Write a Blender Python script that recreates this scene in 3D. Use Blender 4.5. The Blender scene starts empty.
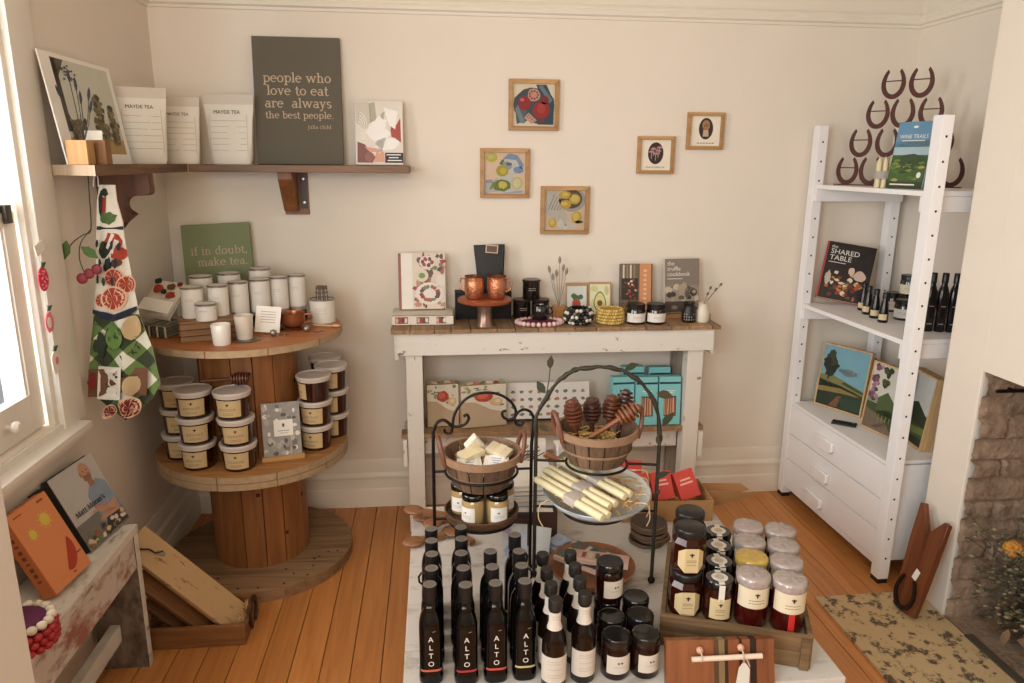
import bpy, bmesh, math, random
from mathutils import Vector, Matrix, Euler

C = bpy.context.scene.collection
PI = math.pi
rnd = random.Random(7)

# ------------------------------------------------------------------ camera
cam_data = bpy.data.cameras.new('camera')
cam_data.sensor_width = 36.0
cam_data.lens = 733.0 / 1024.0 * 36.0
cam_data.clip_start = 0.02
cam = bpy.data.objects.new('camera', cam_data)
C.objects.link(cam)
YAW, PITCH, ROLL = 0.10698, 0.24077, -0.00836
_f = Vector((math.sin(YAW) * math.cos(PITCH), math.cos(YAW) * math.cos(PITCH), -math.sin(PITCH)))
_r = Vector((math.cos(YAW), -math.sin(YAW), 0))
_d = _f.cross(_r)
_r2 = math.cos(ROLL) * _r + math.sin(ROLL) * _d
_d2 = -math.sin(ROLL) * _r + math.cos(ROLL) * _d
m = Matrix.Identity(4)
for i in range(3):
    m[i][0], m[i][1], m[i][2] = _r2[i], -_d2[i], -_f[i]
m[2][3] = 1.62
cam.matrix_world = m
bpy.context.scene.camera = cam

# ------------------------------------------------------------------ world, lights, exposure
world = bpy.data.worlds.new('overcast_sky')
bpy.context.scene.world = world
world.use_nodes = True
wn = world.node_tree.nodes
wn['Background'].inputs[0].default_value = (0.93, 0.96, 1.0, 1)
wn['Background'].inputs[1].default_value = 0.45


def area(name, loc, look, sx, sy, watts, col):
    l = bpy.data.lights.new(name, 'AREA')
    l.shape = 'RECTANGLE'
    l.size, l.size_y, l.energy, l.color = sx, sy, watts, col
    o = bpy.data.objects.new(name, l)
    C.objects.link(o)
    o.location = loc
    o.rotation_euler = (Vector(look) - Vector(loc)).to_track_quat('-Z', 'Y').to_euler()
    return o


# daylight through the side window and an unseen nearer one; an added warm fill behind the camera; the room's warm ceiling lamp
area('daylight_side_window', (-1.95, 1.55, 1.75), (0.6, 1.9, 1.3), 1.5, 1.5, 95, (1.0, 0.94, 0.92))
area('daylight_near_side_window', (-1.36, -.275, 1.6), (1.0, 2.2, 1.0), 1.2, 1.2, 78, (0.64, 0.86, 1.0))
area('rear_fill_light', (-0.3, -1.4, 1.8), (0.35, 2.5, 1.0), 1.35, 1.2, 56, (1.0, 0.85, 0.72))
lamp = bpy.data.lights.new('ceiling_lamp', 'POINT')
lamp.energy, lamp.color, lamp.shadow_soft_size = 5, (1.0, 0.80, 0.60), 0.11
lamp_o = bpy.data.objects.new('ceiling_lamp', lamp)
C.objects.link(lamp_o)
lamp_o.location = (-0.35, 0.9, 2.5)

vs = bpy.context.scene.view_settings
vs.view_transform = 'Standard'
vs.look = 'None'
vs.exposure = -0.13
vs.gamma = 1.0
vs.use_curve_mapping = False


# ------------------------------------------------------------------ materials
def lin(h):
    h = h.lstrip('#')
    v = [int(h[i:i + 2], 16) / 255 for i in (0, 2, 4)]
    return tuple(x / 12.92 if x <= 0.04045 else ((x + 0.055) / 1.055) ** 2.4 for x in v) + (1.0,)


MATS = {}


def _new(name):
    mt = bpy.data.materials.new(name)
    mt.use_nodes = True
    nt = mt.node_tree
    return mt, nt, nt.nodes['Principled BSDF']


def mat(col, rough=0.6, metal=0.0, var=0.06, scale=30.0, bump=0.0, spec=0.5, coat=0.0):
    """plain coloured material with a little mottling"""
    key = (col, rough, metal, var, scale, bump, spec, coat)
    if key in MATS:
        return MATS[key]
    mt, nt, b = _new('surface_' + col.strip('#'))
    c = lin(col)
    b.inputs['Roughness'].default_value = rough
    b.inputs['Metallic'].default_value = metal
    b.inputs['Specular IOR Level'].default_value = spec
    b.inputs['Coat Weight'].default_value = coat
    tc = nt.nodes.new('ShaderNodeTexCoord')
    nz = nt.nodes.new('ShaderNodeTexNoise')
    nz.inputs['Scale'].default_value = scale
    nz.inputs['Detail'].default_value = 4
    nt.links.new(tc.outputs['Object'], nz.inputs['Vector'])
    mx = nt.nodes.new('ShaderNodeMix')
    mx.data_type = 'RGBA'
    mx.inputs[6].default_value = tuple(x * (1 - var) for x in c[:3]) + (1,)
    mx.inputs[7].default_value = tuple(min(1, x * (1 + var)) for x in c[:3]) + (1,)
    nt.links.new(nz.outputs['Fac'], mx.inputs[0])
    nt.links.new(mx.outputs[2], b.inputs['Base Color'])
    if bump:
        bp = nt.nodes.new('ShaderNodeBump')
        bp.inputs['Strength'].default_value = bump
        bp.inputs['Distance'].default_value = 0.004
        nt.links.new(nz.outputs['Fac'], bp.inputs['Height'])
        nt.links.new(bp.outputs[0], b.inputs['Normal'])
    MATS[key] = mt
    return mt


def wood(c1, c2, axis='z', scale=1.0, rough=0.55, island=0.25, dark=None, bump=0.15):
    """grain streaks along one object axis; every loose board gets its own tone"""
    key = ('wood', c1, c2, axis, scale, rough, island, dark, bump)
    if key in MATS:
        return MATS[key]
    mt, nt, b = _new('wood_' + c1.strip('#'))
    N, L = nt.nodes.new, nt.links.new
    b.inputs['Roughness'].default_value = rough
    tc = N('ShaderNodeTexCoord')
    mp = N('ShaderNodeMapping')
    s = [38 * scale] * 3
    s['xyz'.index(axis)] = 2.2 * scale
    mp.inputs['Scale'].default_value = s
    L(tc.outputs['Object'], mp.inputs['Vector'])
    geo = N('ShaderNodeNewGeometry')
    cmb = N('ShaderNodeVectorMath')
    cmb.operation = 'ADD'
    sc = N('ShaderNodeVectorMath')
    sc.operation = 'SCALE'
    sc.inputs[0].default_value = (13.0, 17.0, 29.0)
    L(geo.outputs['Random Per Island'], sc.inputs['Scale'])
    L(mp.outputs[0], cmb.inputs[0])
    L(sc.outputs[0], cmb.inputs[1])
    nz = N('ShaderNodeTexNoise')
    nz.inputs['Scale'].default_value = 1.0
    nz.inputs['Detail'].default_value = 5
    nz.inputs['Roughness'].default_value = 0.65
    nz.inputs['Distortion'].default_value = 0.6
    L(cmb.outputs[0], nz.inputs['Vector'])
    rp = N('ShaderNodeValToRGB')
    rp.color_ramp.elements[0].position = 0.3
    rp.color_ramp.elements[0].color = lin(c2)
    rp.color_ramp.elements[1].position = 0.68
    rp.color_ramp.elements[1].color = lin(c1)
    if dark:
        e = rp.color_ramp.elements.new(0.22)
        e.color = lin(dark)
    L(nz.outputs['Fac'], rp.inputs[0])
    hsv = N('ShaderNodeHueSaturation')
    mr = N('ShaderNodeMapRange')
    mr.inputs['To Min'].default_value = 1 - island
    mr.inputs['To Max'].default_value = 1 + island * 0.6
    L(geo.outputs['Random Per Island'], mr.inputs['Value'])
    L(mr.outputs[0], hsv.inputs['Value'])
    L(rp.outputs[0], hsv.inputs['Color'])
    L(hsv.outputs[0], b.inputs['Base Color'])
    bp = N('ShaderNodeBump')
    bp.inputs['Strength'].default_value = bump
    bp.inputs['Distance'].default_value = 0.003
    L(nz.outputs['Fac'], bp.inputs['Height'])
    L(bp.outputs[0], b.inputs['Normal'])
    MATS[key] = mt
    return mt


def patchy(c1, c2, scale=14.0, cut=0.55, soft=0.04, rough=0.7, stretch=(1, 1, 1), bump=0.3, c3=None, detail=8.0):
    """worn paint: patches of c2 where the coat c1 has gone"""
    key = ('patchy', c1, c2, scale, cut, soft, rough, stretch, bump, c3, detail)
    if key in MATS:
        return MATS[key]
    mt, nt, b = _new('worn_' + c1.strip('#'))
    N, L = nt.nodes.new, nt.links.new
    b.inputs['Roughness'].default_value = rough
    tc = N('ShaderNodeTexCoord')
    mp = N('ShaderNodeMapping')
    mp.inputs['Scale'].default_value = [scale * x for x in stretch]
    L(tc.outputs['Object'], mp.inputs['Vector'])
    nz = N('ShaderNodeTexNoise')
    nz.inputs['Scale'].default_value = 1
    nz.inputs['Detail'].default_value = detail
    nz.inputs['Roughness'].default_value = 0.7
    L(mp.outputs[0], nz.inputs['Vector'])
    rp = N('ShaderNodeValToRGB')
    rp.color_ramp.elements[0].position = cut - soft
    rp.color_ramp.elements[0].color = lin(c1)
    rp.color_ramp.elements[1].position = cut + soft
    rp.color_ramp.elements[1].color = lin(c2)
    if c3:
        e = rp.color_ramp.elements.new(max(0.02, cut - 0.22))
        e.color = lin(c3)
        e2 = rp.color_ramp.elements.new(max(0.03, cut - 0.12))
        e2.color = lin(c1)
    L(nz.outputs['Fac'], rp.inputs[0])
    L(rp.outputs[0], b.inputs['Base Color'])
    bp = N('ShaderNodeBump')
    bp.inputs['Strength'].default_value = bump
    bp.inputs['Distance'].default_value = 0.004
    L(nz.outputs['Fac'], bp.inputs['Height'])
    L(bp.outputs[0], b.inputs['Normal'])
    MATS[key] = mt
    return mt


def glassy(col, alpha_mix=0.93, rough=0.03, name='glass'):
    """thin clear glass: see-through with a gloss on top"""
    key = ('glass', col, alpha_mix, rough)
    if key in MATS:
        return MATS[key]
    mt = bpy.data.materials.new(name)
    mt.use_nodes = True
    nt = mt.node_tree
    nt.nodes.clear()
    N, L = nt.nodes.new, nt.links.new
    out = N('ShaderNodeOutputMaterial')
    tr = N('ShaderNodeBsdfTransparent')
    tr.inputs[0].default_value = lin(col)
    gl = N('ShaderNodeBsdfGlossy')
    gl.inputs['Roughness'].default_value = rough
    mx = N('ShaderNodeMixShader')
    mx.inputs[0].default_value = 1 - alpha_mix
    L(tr.outputs[0], mx.inputs[1])
    L(gl.outputs[0], mx.inputs[2])
    L(mx.outputs[0], out.inputs[0])
    MATS[key] = mt
    return mt


# ------------------------------------------------------------------ mesh building
def xf(loc=(0, 0, 0), rot=(0, 0, 0), scale=(1, 1, 1)):
    return Matrix.LocRotScale(Vector(loc), Euler(rot), Vector(scale))


class MB:
    """collects shapes for one mesh object"""

    def __init__(s, smooth=35):
        s.bm = bmesh.new()
        s.mats = []
        s.smooth = smooth

    def mi(s, m):
        if m not in s.mats:
            s.mats.append(m)
        return s.mats.index(m)

    def face(s, vs, i):
        try:
            f = s.bm.faces.new(vs)
            f.material_index = i
            return f
        except ValueError:
            return None

    def poly(s, pts, m):
        return s.face([s.bm.verts.new(p) for p in pts], s.mi(m))

    def box(s, c, size, m, rot=(0, 0, 0), bev=0.0, taper=None):
        M = xf(c, rot)
        i = s.mi(m)
        hx, hy, hz = size[0] / 2, size[1] / 2, size[2] / 2
        v = []
        for z in (-hz, hz):
            k = taper if (taper and z > 0) else 1.0
            for x, y in ((-hx, -hy), (hx, -hy), (hx, hy), (-hx, hy)):
                v.append(s.bm.verts.new(M @ Vector((x * k, y * k, z))))
        fs = [s.face([v[a] for a in q], i) for q in ((3, 2, 1, 0), (4, 5, 6, 7), (0, 1, 5, 4), (1, 2, 6, 5), (2, 3, 7, 6), (3, 0, 4, 7))]
        if bev:
            es = list({e for f in fs for e in f.edges})
            bmesh.ops.bevel(s.bm, geom=es, offset=bev, segments=2, profile=0.7, affect='EDGES', material=-1)

    def lathe(s, prof, m, n=28, c=(0, 0, 0), a0=0.0, a1=2 * PI, M=None, sq=None, wave=None):
        """prof: (r, z) or (r, z, material) list; the material of a point colours the band above it"""
        full = abs(a1 - a0 - 2 * PI) < 1e-6
        M = (M or Matrix.Identity(4))
        rings = []
        for p in prof:
            r, z = p[0], p[1]
            if r < 1e-6 and full:
                rings.append([s.bm.verts.new(M @ Vector((c[0], c[1], c[2] + z)))])
                continue
            ring = []
            for k in range(n if full else n + 1):
                a = a0 + (a1 - a0) * k / n
                rr = r
                if sq:
                    q = abs(math.cos(a)) ** sq + abs(math.sin(a)) ** sq
                    rr = r * q ** (-1.0 / sq)
                if wave:
                    rr *= 1 + wave[0] * math.cos(wave[1] * a)
                ring.append(s.bm.verts.new(M @ Vector((c[0] + rr * math.cos(a), c[1] + rr * math.sin(a), c[2] + z))))
            rings.append(ring)
        for j in range(len(rings) - 1):
            A, B = rings[j], rings[j + 1]
            i = s.mi(prof[j][2] if len(prof[j]) > 2 else m)
            cnt = n
            for k in range(cnt):
                k2 = (k + 1) % n if full else k + 1
                if len(A) == 1 and len(B) == 1:
                    continue
                if len(A) == 1:
                    s.face([A[0], B[k2], B[k]], i)
                elif len(B) == 1:
                    s.face([A[k], A[k2], B[0]], i)
                else:
                    s.face([A[k], A[k2], B[k2], B[k]], i)

    def cyl(s, p0, p1, r0, m, r1=None, n=16):
        r1 = r0 if r1 is None else r1
        p0, p1 = Vector(p0), Vector(p1)
        d = p1 - p0
        M = Matrix.Translation(p0) @ d.to_track_quat('Z', 'Y').to_matrix().to_4x4()
        h = d.length
        s.lathe([(0, 0), (r0, 0), (r1, h), (0, h)], m, n=n, M=M)

    def tube(s, pts, r, m, n=8, closed=False, rfun=None):
        pts = [Vector(p) for p in pts]
        i = s.mi(m)
        N = len(pts)
        rings = []
        up = None
        for k, p in enumerate(pts):
            a = pts[(k - 1) % N] if (closed or k > 0) else p
            b = pts[(k + 1) % N] if (closed or k < N - 1) else p
            t = (b - a).normalized()
            if up is None:
                up = Vector((0, 0, 1)) if abs(t.z) < 0.9 else Vector((1, 0, 0))
            sd = t.cross(up)
            if sd.length < 1e-5:
                sd = t.orthogonal()
            sd.normalize()
            up = sd.cross(t).normalized()
            rr = r * (rfun(k / max(1, N - 1)) if rfun else 1)
            rings.append([s.bm.verts.new(p + sd * rr * math.cos(2 * PI * q / n) + up * rr * math.sin(2 * PI * q / n)) for q in range(n)])
        for k in range(N if closed else N - 1):
            A, B = rings[k], rings[(k + 1) % N]
            for q in range(n):
                s.face([A[q], A[(q + 1) % n], B[(q + 1) % n], B[q]], i)
        if not closed:
            s.face(rings[0][::-1], i)
            s.face(rings[-1], i)

    def prism(s, pts2, t0, t1, m, M=None, bev=0.0, side=None):
        """outline in the local xz plane, thickness along y from t0 to t1"""
        M = M or Matrix.Identity(4)
        i = s.mi(m)
        js = s.mi(side) if side else i
        A = [s.bm.verts.new(M @ Vector((x, t0, z))) for x, z in pts2]
        B = [s.bm.verts.new(M @ Vector((x, t1, z))) for x, z in pts2]
        fs = [s.face(A, i), s.face(B[::-1], i)]
        n = len(pts2)
        for k in range(n):
            fs.append(s.face([A[k], B[k], B[(k + 1) % n], A[(k + 1) % n]], js))
        if bev:
            es = list({e for f in fs if f for e in f.edges})
            bmesh.ops.bevel(s.bm, geom=es, offset=bev, segments=1, affect='EDGES', material=-1)

    def ball(s, c, r, m, seg=12, ring=8, sc=(1, 1, 1), M=None):
        M2 = (M or Matrix.Identity(4)) @ Matrix.Translation(Vector(c)) @ Matrix.Diagonal(Vector((sc[0], sc[1], sc[2], 1)))
        prof = [(r * math.sin(PI * k / ring), -r * math.cos(PI * k / ring)) for k in range(ring + 1)]
        prof[0] = (0, -r)
        prof[-1] = (0, r)
        s.lathe(prof, m, n=seg, M=M2)

    def flat(s, pts2, m, fn):
        """2-D outline mapped through fn(x, y) -> point"""
        return s.face([s.bm.verts.new(fn(x, y)) for x, y in pts2], s.mi(m))

    def fan(s, pts2, m, fn, rings=1):
        """convex outline as a fan from its middle, for curved carriers"""
        cx = sum(p[0] for p in pts2) / len(pts2)
        cy = sum(p[1] for p in pts2) / len(pts2)
        i = s.mi(m)
        c = s.bm.verts.new(fn(cx, cy))
        prev = None
        for q in range(1, rings + 1):
            k = q / rings
            ring = [s.bm.verts.new(fn(cx + (x - cx) * k, cy + (y - cy) * k)) for x, y in pts2]
            n = len(ring)
            for a in range(n):
                if prev is None:
                    s.face([c, ring[a], ring[(a + 1) % n]], i)
                else:
                    s.face([prev[a], ring[a], ring[(a + 1) % n], prev[(a + 1) % n]], i)
            prev = ring

    def mesh2d(s, verts, faces, m, fn):
        i = s.mi(m)
        v = [s.bm.verts.new(fn(x, y)) for x, y in verts]
        for f in faces:
            s.face([v[a] for a in f], i)

    def text(s, body, size, m, fn, align='CENTER', squeeze=1.0):
        vs_, fs_ = glyphs(body, align)
        s.mesh2d([(x * size * squeeze, y * size) for x, y in vs_], fs_, m, fn)

    def serif(s, body, size, m, fn, align='C', weight=0.1):
        for pl in serif_polys(body, align, weight):
            s.flat([(x * size, y * size) for x, y in pl], m, fn)

    def build(s, name, parent=None, loc=None, rz=None, rot=None):
        bmesh.ops.recalc_face_normals(s.bm, faces=[f for f in s.bm.faces if len(f.verts) > 2]) if s.smooth != 'raw' else None
        me = bpy.data.meshes.new(name)
        s.bm.to_mesh(me)
        s.bm.free()
        for mt in s.mats:
            me.materials.append(mt)
        if s.smooth not in (0, 'raw'):
            me.polygons.foreach_set('use_smooth', [True] * len(me.polygons))
            me.set_sharp_from_angle(angle=math.radians(s.smooth))
        o = bpy.data.objects.new(name, me)
        C.objects.link(o)
        if parent is not None:
            o.parent = parent
        if loc is not None:
            o.location = loc
        if rz is not None:
            o.rotation_euler = (0, 0, rz)
        if rot is not None:
            o.rotation_euler = rot
        return o


_GL = {}


def glyphs(body, align='CENTER'):
    if (body, align) in _GL:
        return _GL[(body, align)]
    cu = bpy.data.curves.new('lettering', 'FONT')
    cu.body = body
    cu.size = 1.0
    cu.align_x = align
    cu.resolution_u = 2
    o = bpy.data.objects.new('lettering', cu)
    C.objects.link(o)
    dg = bpy.context.evaluated_depsgraph_get()
    me = o.evaluated_get(dg).to_mesh()
    r = ([(v.co.x, v.co.y) for v in me.vertices], [tuple(p.vertices) for p in me.polygons])
    o.evaluated_get(dg).to_mesh_clear()
    bpy.data.objects.remove(o)
    bpy.data.curves.remove(cu)
    _GL[(body, align)] = r
    return r


# a small slab-serif lower-case face: stems, bowls and slabs as polygons (x-height 0.5)
def _arc(cx, cy, rx, ry, a0, a1, w, n=10):
    out = []
    for k in range(n):
        q = []
        for t, f in ((k, 1), (k + 1, 1), (k + 1, -1), (k, -1)):
            a = math.radians(a0 + (a1 - a0) * t / n)
            ww = w * (0.55 + 0.45 * abs(math.cos(a)))
            q.append((cx + (rx + f * ww / 2) * math.cos(a), cy + (ry + f * w * 0.62 / 2) * math.sin(a)))
        out.append(q)
    return out


def _bar(x0, y0, x1, y1):
    return [(x0, y0), (x1, y0), (x1, y1), (x0, y1)]


def _dia(x0, y0, x1, y1, w):
    return [(x0 - w / 2, y0), (x0 + w / 2, y0), (x1 + w / 2, y1), (x1 - w / 2, y1)]


def serif_glyph(ch, w):
    if ch == 'M':
        t = w * .62
        return [_bar(.1, 0, .1 + w * .7, .7), _bar(.68, 0, .68 + w, .7), _dia(.16, .7, .42, .05, w), _dia(.7, .7, .42, .05, w * .7), _bar(.02, 0, .26, t), _bar(.6, 0, .86, t), _bar(.02, .7 - t, .18, .7), _bar(.68, .7 - t, .86, .7)], .92
    if ch == "'":
        return [_dia(.06, .52, .1, .72, w * .7)], .2
    X, A, D, t = 0.5, 0.75, -0.22, w * 0.62
    P, adv = [], 0.3

    def stem(x, y0, y1, top='l', bot='b'):
        P.append(_bar(x - w / 2, y0, x + w / 2, y1))
        e = w * 0.75
        if top == 'l':
            P.append(_bar(x - w / 2 - e, y1 - t, x, y1))
        if top == 'b':
            P.append(_bar(x - w / 2 - e, y1 - t, x + w / 2 + e, y1))
        if bot == 'b':
            P.append(_bar(x - w / 2 - e, y0, x + w / 2 + e, y0 + t))
    if ch == 'o':
        P += _arc(.25, .25, .2, .23, 0, 360, w, 18); adv = .54
    elif ch == 'e':
        P += _arc(.25, .25, .2, .23, 0, 315, w, 16); P.append(_bar(.08, .25, .45, .25 + t)); adv = .52
    elif ch == 'c':
        P += _arc(.25, .25, .2, .23, 40, 320, w, 14); P += _arc(.38, .37, .03, .03, 0, 360, .05, 6); adv = .5
    elif ch in 'pbdq':
        sx = .13 if ch in 'pb' else .42
        cx = .31 if ch in 'pb' else .25
        P += _arc(cx, .25, .18, .23, 0, 360, w, 18)
        stem(sx, D if ch in 'pq' else 0, X if ch in 'pq' else A, 'l', 'b' if ch in 'pqd' else '')
        adv = .57
    elif ch == 'a':
        P += _arc(.22, .15, .15, .13, 0, 360, w, 14); stem(.38, 0, .36, '', '')
        P.append(_bar(.38, 0, .48, t)); P += _arc(.25, .34, .13, .14, 0, 160, w, 8); adv = .52
    elif ch in 'nhmu':
        stem(.13, 0 if ch != 'u' else .16, A if ch == 'h' else X, 'l', 'b' if ch != 'u' else '')
        if ch == 'u':
            P += _arc(.28, .18, .15, .16, 180, 360, w, 10); stem(.43, 0, X, 'l', ''); P.append(_bar(.43, 0, .55, t)); adv = .6
        else:
            P += _arc(.28, .32, .14, .16, 0, 150, w, 8); stem(.42, 0, .33, '', 'b'); adv = .6
            if ch == 'm':
                P += _arc(.57, .32, .14, .16, 0, 150, w, 8); stem(.71, 0, .33, '', 'b'); adv = .88
    elif ch in 'ilj':
        stem(.14, 0 if ch != 'j' else -.12, A if ch == 'l' else X, 'l', 'b' if ch != 'j' else '')
        if ch != 'l':
            P += _arc(.14, .66, .035, .035, 0, 360, .06, 8)
        if ch == 'j':
            P += _arc(.06, -.12, .08, .09, 200, 360, w, 6)
        adv = .29
    elif ch == 't':
        stem(.16, .1, .66, '', ''); P.append(_bar(.03, X - t, .32, X)); P += _arc(.27, .12, .11, .12, 180, 320, w, 7); adv = .37
    elif ch == 'f':
        stem(.16, 0, .6, '', 'b'); P.append(_bar(.03, X - t, .32, X)); P += _arc(.28, .6, .12, .13, 50, 180, w, 7); adv = .36
    elif ch == 'r':
        stem(.13, 0, X); P += _arc(.3, .3, .15, .17, 50, 150, w, 6); P += _arc(.37, .42, .03, .03, 0, 360, .06, 6); adv = .43
    elif ch == 's':
        P += _arc(.22, .36, .13, .12, 30, 270, w, 9); P += _arc(.22, .13, .14, .12, -150, 90, w, 9); adv = .42
    elif ch in 'vwyk':
        if ch == 'k':
            stem(.13, 0, A); P.append(_dia(.17, .22, .4, X, w * .7)); P.append(_dia(.44, 0, .24, .3, w))
            P.append(_bar(.3, X - t, .5, X)); P.append(_bar(.34, 0, .54, t)); adv = .56
        else:
            P.append(_dia(.26, 0, .1, X, w)); P.append(_dia(.24, 0, .42, X, w * .7))
            P.append(_bar(0, X - t, .2, X)); P.append(_bar(.33, X - t, .51, X)); adv = .53
            if ch == 'w':
                P.append(_dia(.58, 0, .42, X, w)); P.append(_dia(.56, 0, .74, X, w * .7)); P.append(_bar(.65, X - t, .84, X)); adv = .85
            if ch == 'y':
                P.append(_dia(.16, D, .25, 0.02, w * .7)); P += _arc(.1, D + .03, .04, .04, 0, 360, .07, 6)
    elif ch == '.':
        P += _arc(.1, .05, .035, .035, 0, 360, .06, 8); adv = .22
    elif ch == ',':
        P += _arc(.1, .05, .035, .035, 0, 360, .06, 8); P.append(_dia(.06, -.1, .12, .05, w * .6)); adv = .22
    return P, adv


def serif_polys(body, align, w):
    out, x = [], 0.0
    for ch in body:
        if ch == ' ':
            x += .3
            continue
        P, adv = serif_glyph(ch, w)
        for pl in P:
            out.append([(a + x, b) for a, b in pl])
        x += adv
    sh = -x / 2 if align == 'C' else (-x if align == 'R' else 0)
    return [[(a + sh, b) for a, b in pl] for pl in out]


# ------------------------------------------------------------------ scene bookkeeping
def tag(o, label, cat, group=None):
    o['label'] = label
    o['category'] = cat
    if group:
        o['group'] = group
    return o


def thing(name, label, cat, loc=(0, 0, 0), rz=0.0, group=None, rot=None):
    o = bpy.data.objects.new(name, None)
    C.objects.link(o)
    o.empty_display_size = 0.05
    o.location = loc
    o.rotation_euler = rot if rot else (0, 0, rz)
    return tag(o, label, cat, group)


def struct(name, mb, parent=None):
    o = mb.build(name, parent)
    if parent is None:
        o['kind'] = 'structure'
    return o


def dup(root, loc, rz=0.0, label=None, group=None, rot=None):
    r = root.copy()
    C.objects.link(r)
    r.location = loc
    r.rotation_euler = rot if rot else (0, 0, rz)
    if label:
        r['label'] = label
    if group:
        r['group'] = group
    for ch in list(root.children):
        c = ch.copy()
        C.objects.link(c)
        c.parent = r
        for g in list(ch.children):
            d = g.copy()
            C.objects.link(d)
            d.parent = c
    return r


def circ(cx, cy, rx, ry=None, n=20, a0=0.0, a1=360.0, rot=0.0):
    ry = rx if ry is None else ry
    out = []
    full = abs(a1 - a0) >= 359.9
    for k in range(n if full else n + 1):
        a = math.radians(a0 + (a1 - a0) * k / n)
        x, y = rx * math.cos(a), ry * math.sin(a)
        c, s_ = math.cos(rot), math.sin(rot)
        out.append((cx + x * c - y * s_, cy + x * s_ + y * c))
    return out


def rect(x0, y0, x1, y1):
    return [(x0, y0), (x1, y0), (x1, y1), (x0, y1)]


def blob(cx, cy, rx, ry, seed, n=14, j=0.2):
    r = random.Random(seed)
    return [(cx + rx * (1 + r.uniform(-j, j)) * math.cos(2 * PI * k / n), cy + ry * (1 + r.uniform(-j, j)) * math.sin(2 * PI * k / n)) for k in range(n)]


def smooth_pts(pts, n=4):
    out = []
    P = [Vector(p) for p in pts]
    for i in range(len(P) - 1):
        p0, p1, p2, p3 = P[max(0, i - 1)], P[i], P[i + 1], P[min(len(P) - 1, i + 2)]
        for k in range(n):
            q = k / n
            out.append(.5 * ((2 * p1) + (p2 - p0) * q + (2 * p0 - 5 * p1 + 4 * p2 - p3) * q * q + (3 * p1 - p0 - 3 * p2 + p3) * q ** 3))
    out.append(P[-1])
    return out


def dim(c, f):
    return '%02X%02X%02X' % tuple(int(int(c[i:i + 2], 16) * f) for i in (0, 2, 4))


class Art:
    """flat printed picture: layers of coloured shapes on a face; unit coordinates 0..1"""

    def __init__(s, mb, w, h, y, x0=None, z0=0.0, step=0.00005):
        s.mb, s.w, s.h, s.y = mb, w, h, y
        s.x0 = -w / 2 if x0 is None else x0
        s.z0 = z0
        s.k = 1
        s.step = step

    def fn(s, x, y):
        return Vector((s.x0 + x * s.w, s.y - s.k * s.step, s.z0 + y * s.h))

    def add(s, pts, m):
        s.mb.flat(pts, m, s.fn)

    def layer(s, *items):
        s.k += 1
        for pts, m in items:
            s.add(pts, m)

    def text(s, body, size, m, x, y, align='CENTER', squeeze=1.0):
        s.k += 1
        f = lambda a, b: Vector((s.x0 + x * s.w + a, s.y - s.k * s.step, s.z0 + y * s.h + b))
        s.mb.text(body, size, m, f, align, squeeze)

    def serif(s, body, size, m, x, y, align='C', weight=.1):
        s.k += 1
        f = lambda a, b: Vector((s.x0 + x * s.w + a, s.y - s.k * s.step, s.z0 + y * s.h + b))
        s.mb.serif(body, size, m, f, align, weight)


# ================================================================== THE ROOM
PLASTER = mat('E3D7C7', 0.75, var=0.035, scale=5.0, bump=0.25)
TRIMW = mat('E6DCCB', 0.45, var=0.03, scale=12)
CEIL = mat('E9E1D4', 0.8, var=0.02)
XL, XR, YB, YF, ZC, ZR = -1.13, 2.185, 3.31, -1.2, 2.75, 2.21

# floor: one layer of long boards with open joints
FLOORW = wood('CE8C4E', 'B27036', 'y', 0.9, 0.42, 0.12, dark='824A20', bump=0.08)
fl = MB(0)
fl.box(((XL + XR) / 2, (YB + YF) / 2, -0.045), (XR - XL + .5, YB - YF + .3, 0.05), mat('3A2412', 0.9))
x = -1.2795 + 0.0008
while x < XR + .1:
    x0, x1 = max(x + .0016, XL - .02), min(x + 0.0969, XR + .12)
    if x1 > x0:
        fl.box(((x0 + x1) / 2, (YB + YF) / 2, -0.01), (x1 - x0, YB - YF + .1, 0.02), FLOORW)
    x += 0.0985
struct('floor', fl)

w = MB(0)
w.box(((XL + XR) / 2, YB + .06, ZC / 2), (XR - XL + .4, .12, ZC), PLASTER)
struct('wall_back', w)

WY0, WY1, WZ0, WZ1 = 1.20, 2.245, 0.845, 2.25
w = MB(0)
w.box((XL - .075, (.35 + WY0) / 2, ZC / 2), (.15, WY0 - .35, ZC), PLASTER)
w.box((XL - .075, (YF - .9) / 2, ZC / 2), (.15, -.9 - YF, ZC), PLASTER)
w.box((XL - .075, -.275, WZ0 / 2), (.15, 1.25, WZ0), PLASTER)
w.box((XL - .075, -.275, (ZC + WZ1) / 2), (.15, 1.25, ZC - WZ1), PLASTER)
w.box((XL - .075, (YB + WY1) / 2, ZC / 2), (.15, YB - WY1, ZC), PLASTER)
w.box((XL - .075, (WY0 + WY1) / 2, WZ0 / 2), (.15, WY1 - WY0, WZ0), PLASTER)
w.box((XL - .075, (WY0 + WY1) / 2, (ZC + WZ1) / 2), (.15, WY1 - WY0, ZC - WZ1), PLASTER)
struct('wall_left', w)

w = MB(0)
w.box((XR + .2, (2.25 + YB) / 2, ZC / 2), (.4, YB - 2.25, ZC), PLASTER)
w.box((XR + .2, (YF + 1.0) / 2, ZC / 2), (.4, 1.0 - YF, ZC), PLASTER)
struct('wall_right', w)

w = MB(0)
for x0, x1, z0, z1 in ((XL - .15, -1.0, 0, ZC), (.4, XR + .2, 0, ZC), (-1.0, .4, 0, 1.1), (-1.0, .4, 2.4, ZC)):  # opening added so the rear fill light reaches the room
    w.box(((x0 + x1) / 2, YF - .06, (z0 + z1) / 2), (x1 - x0, .12, z1 - z0), PLASTER)
struct('wall_front', w)

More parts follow.
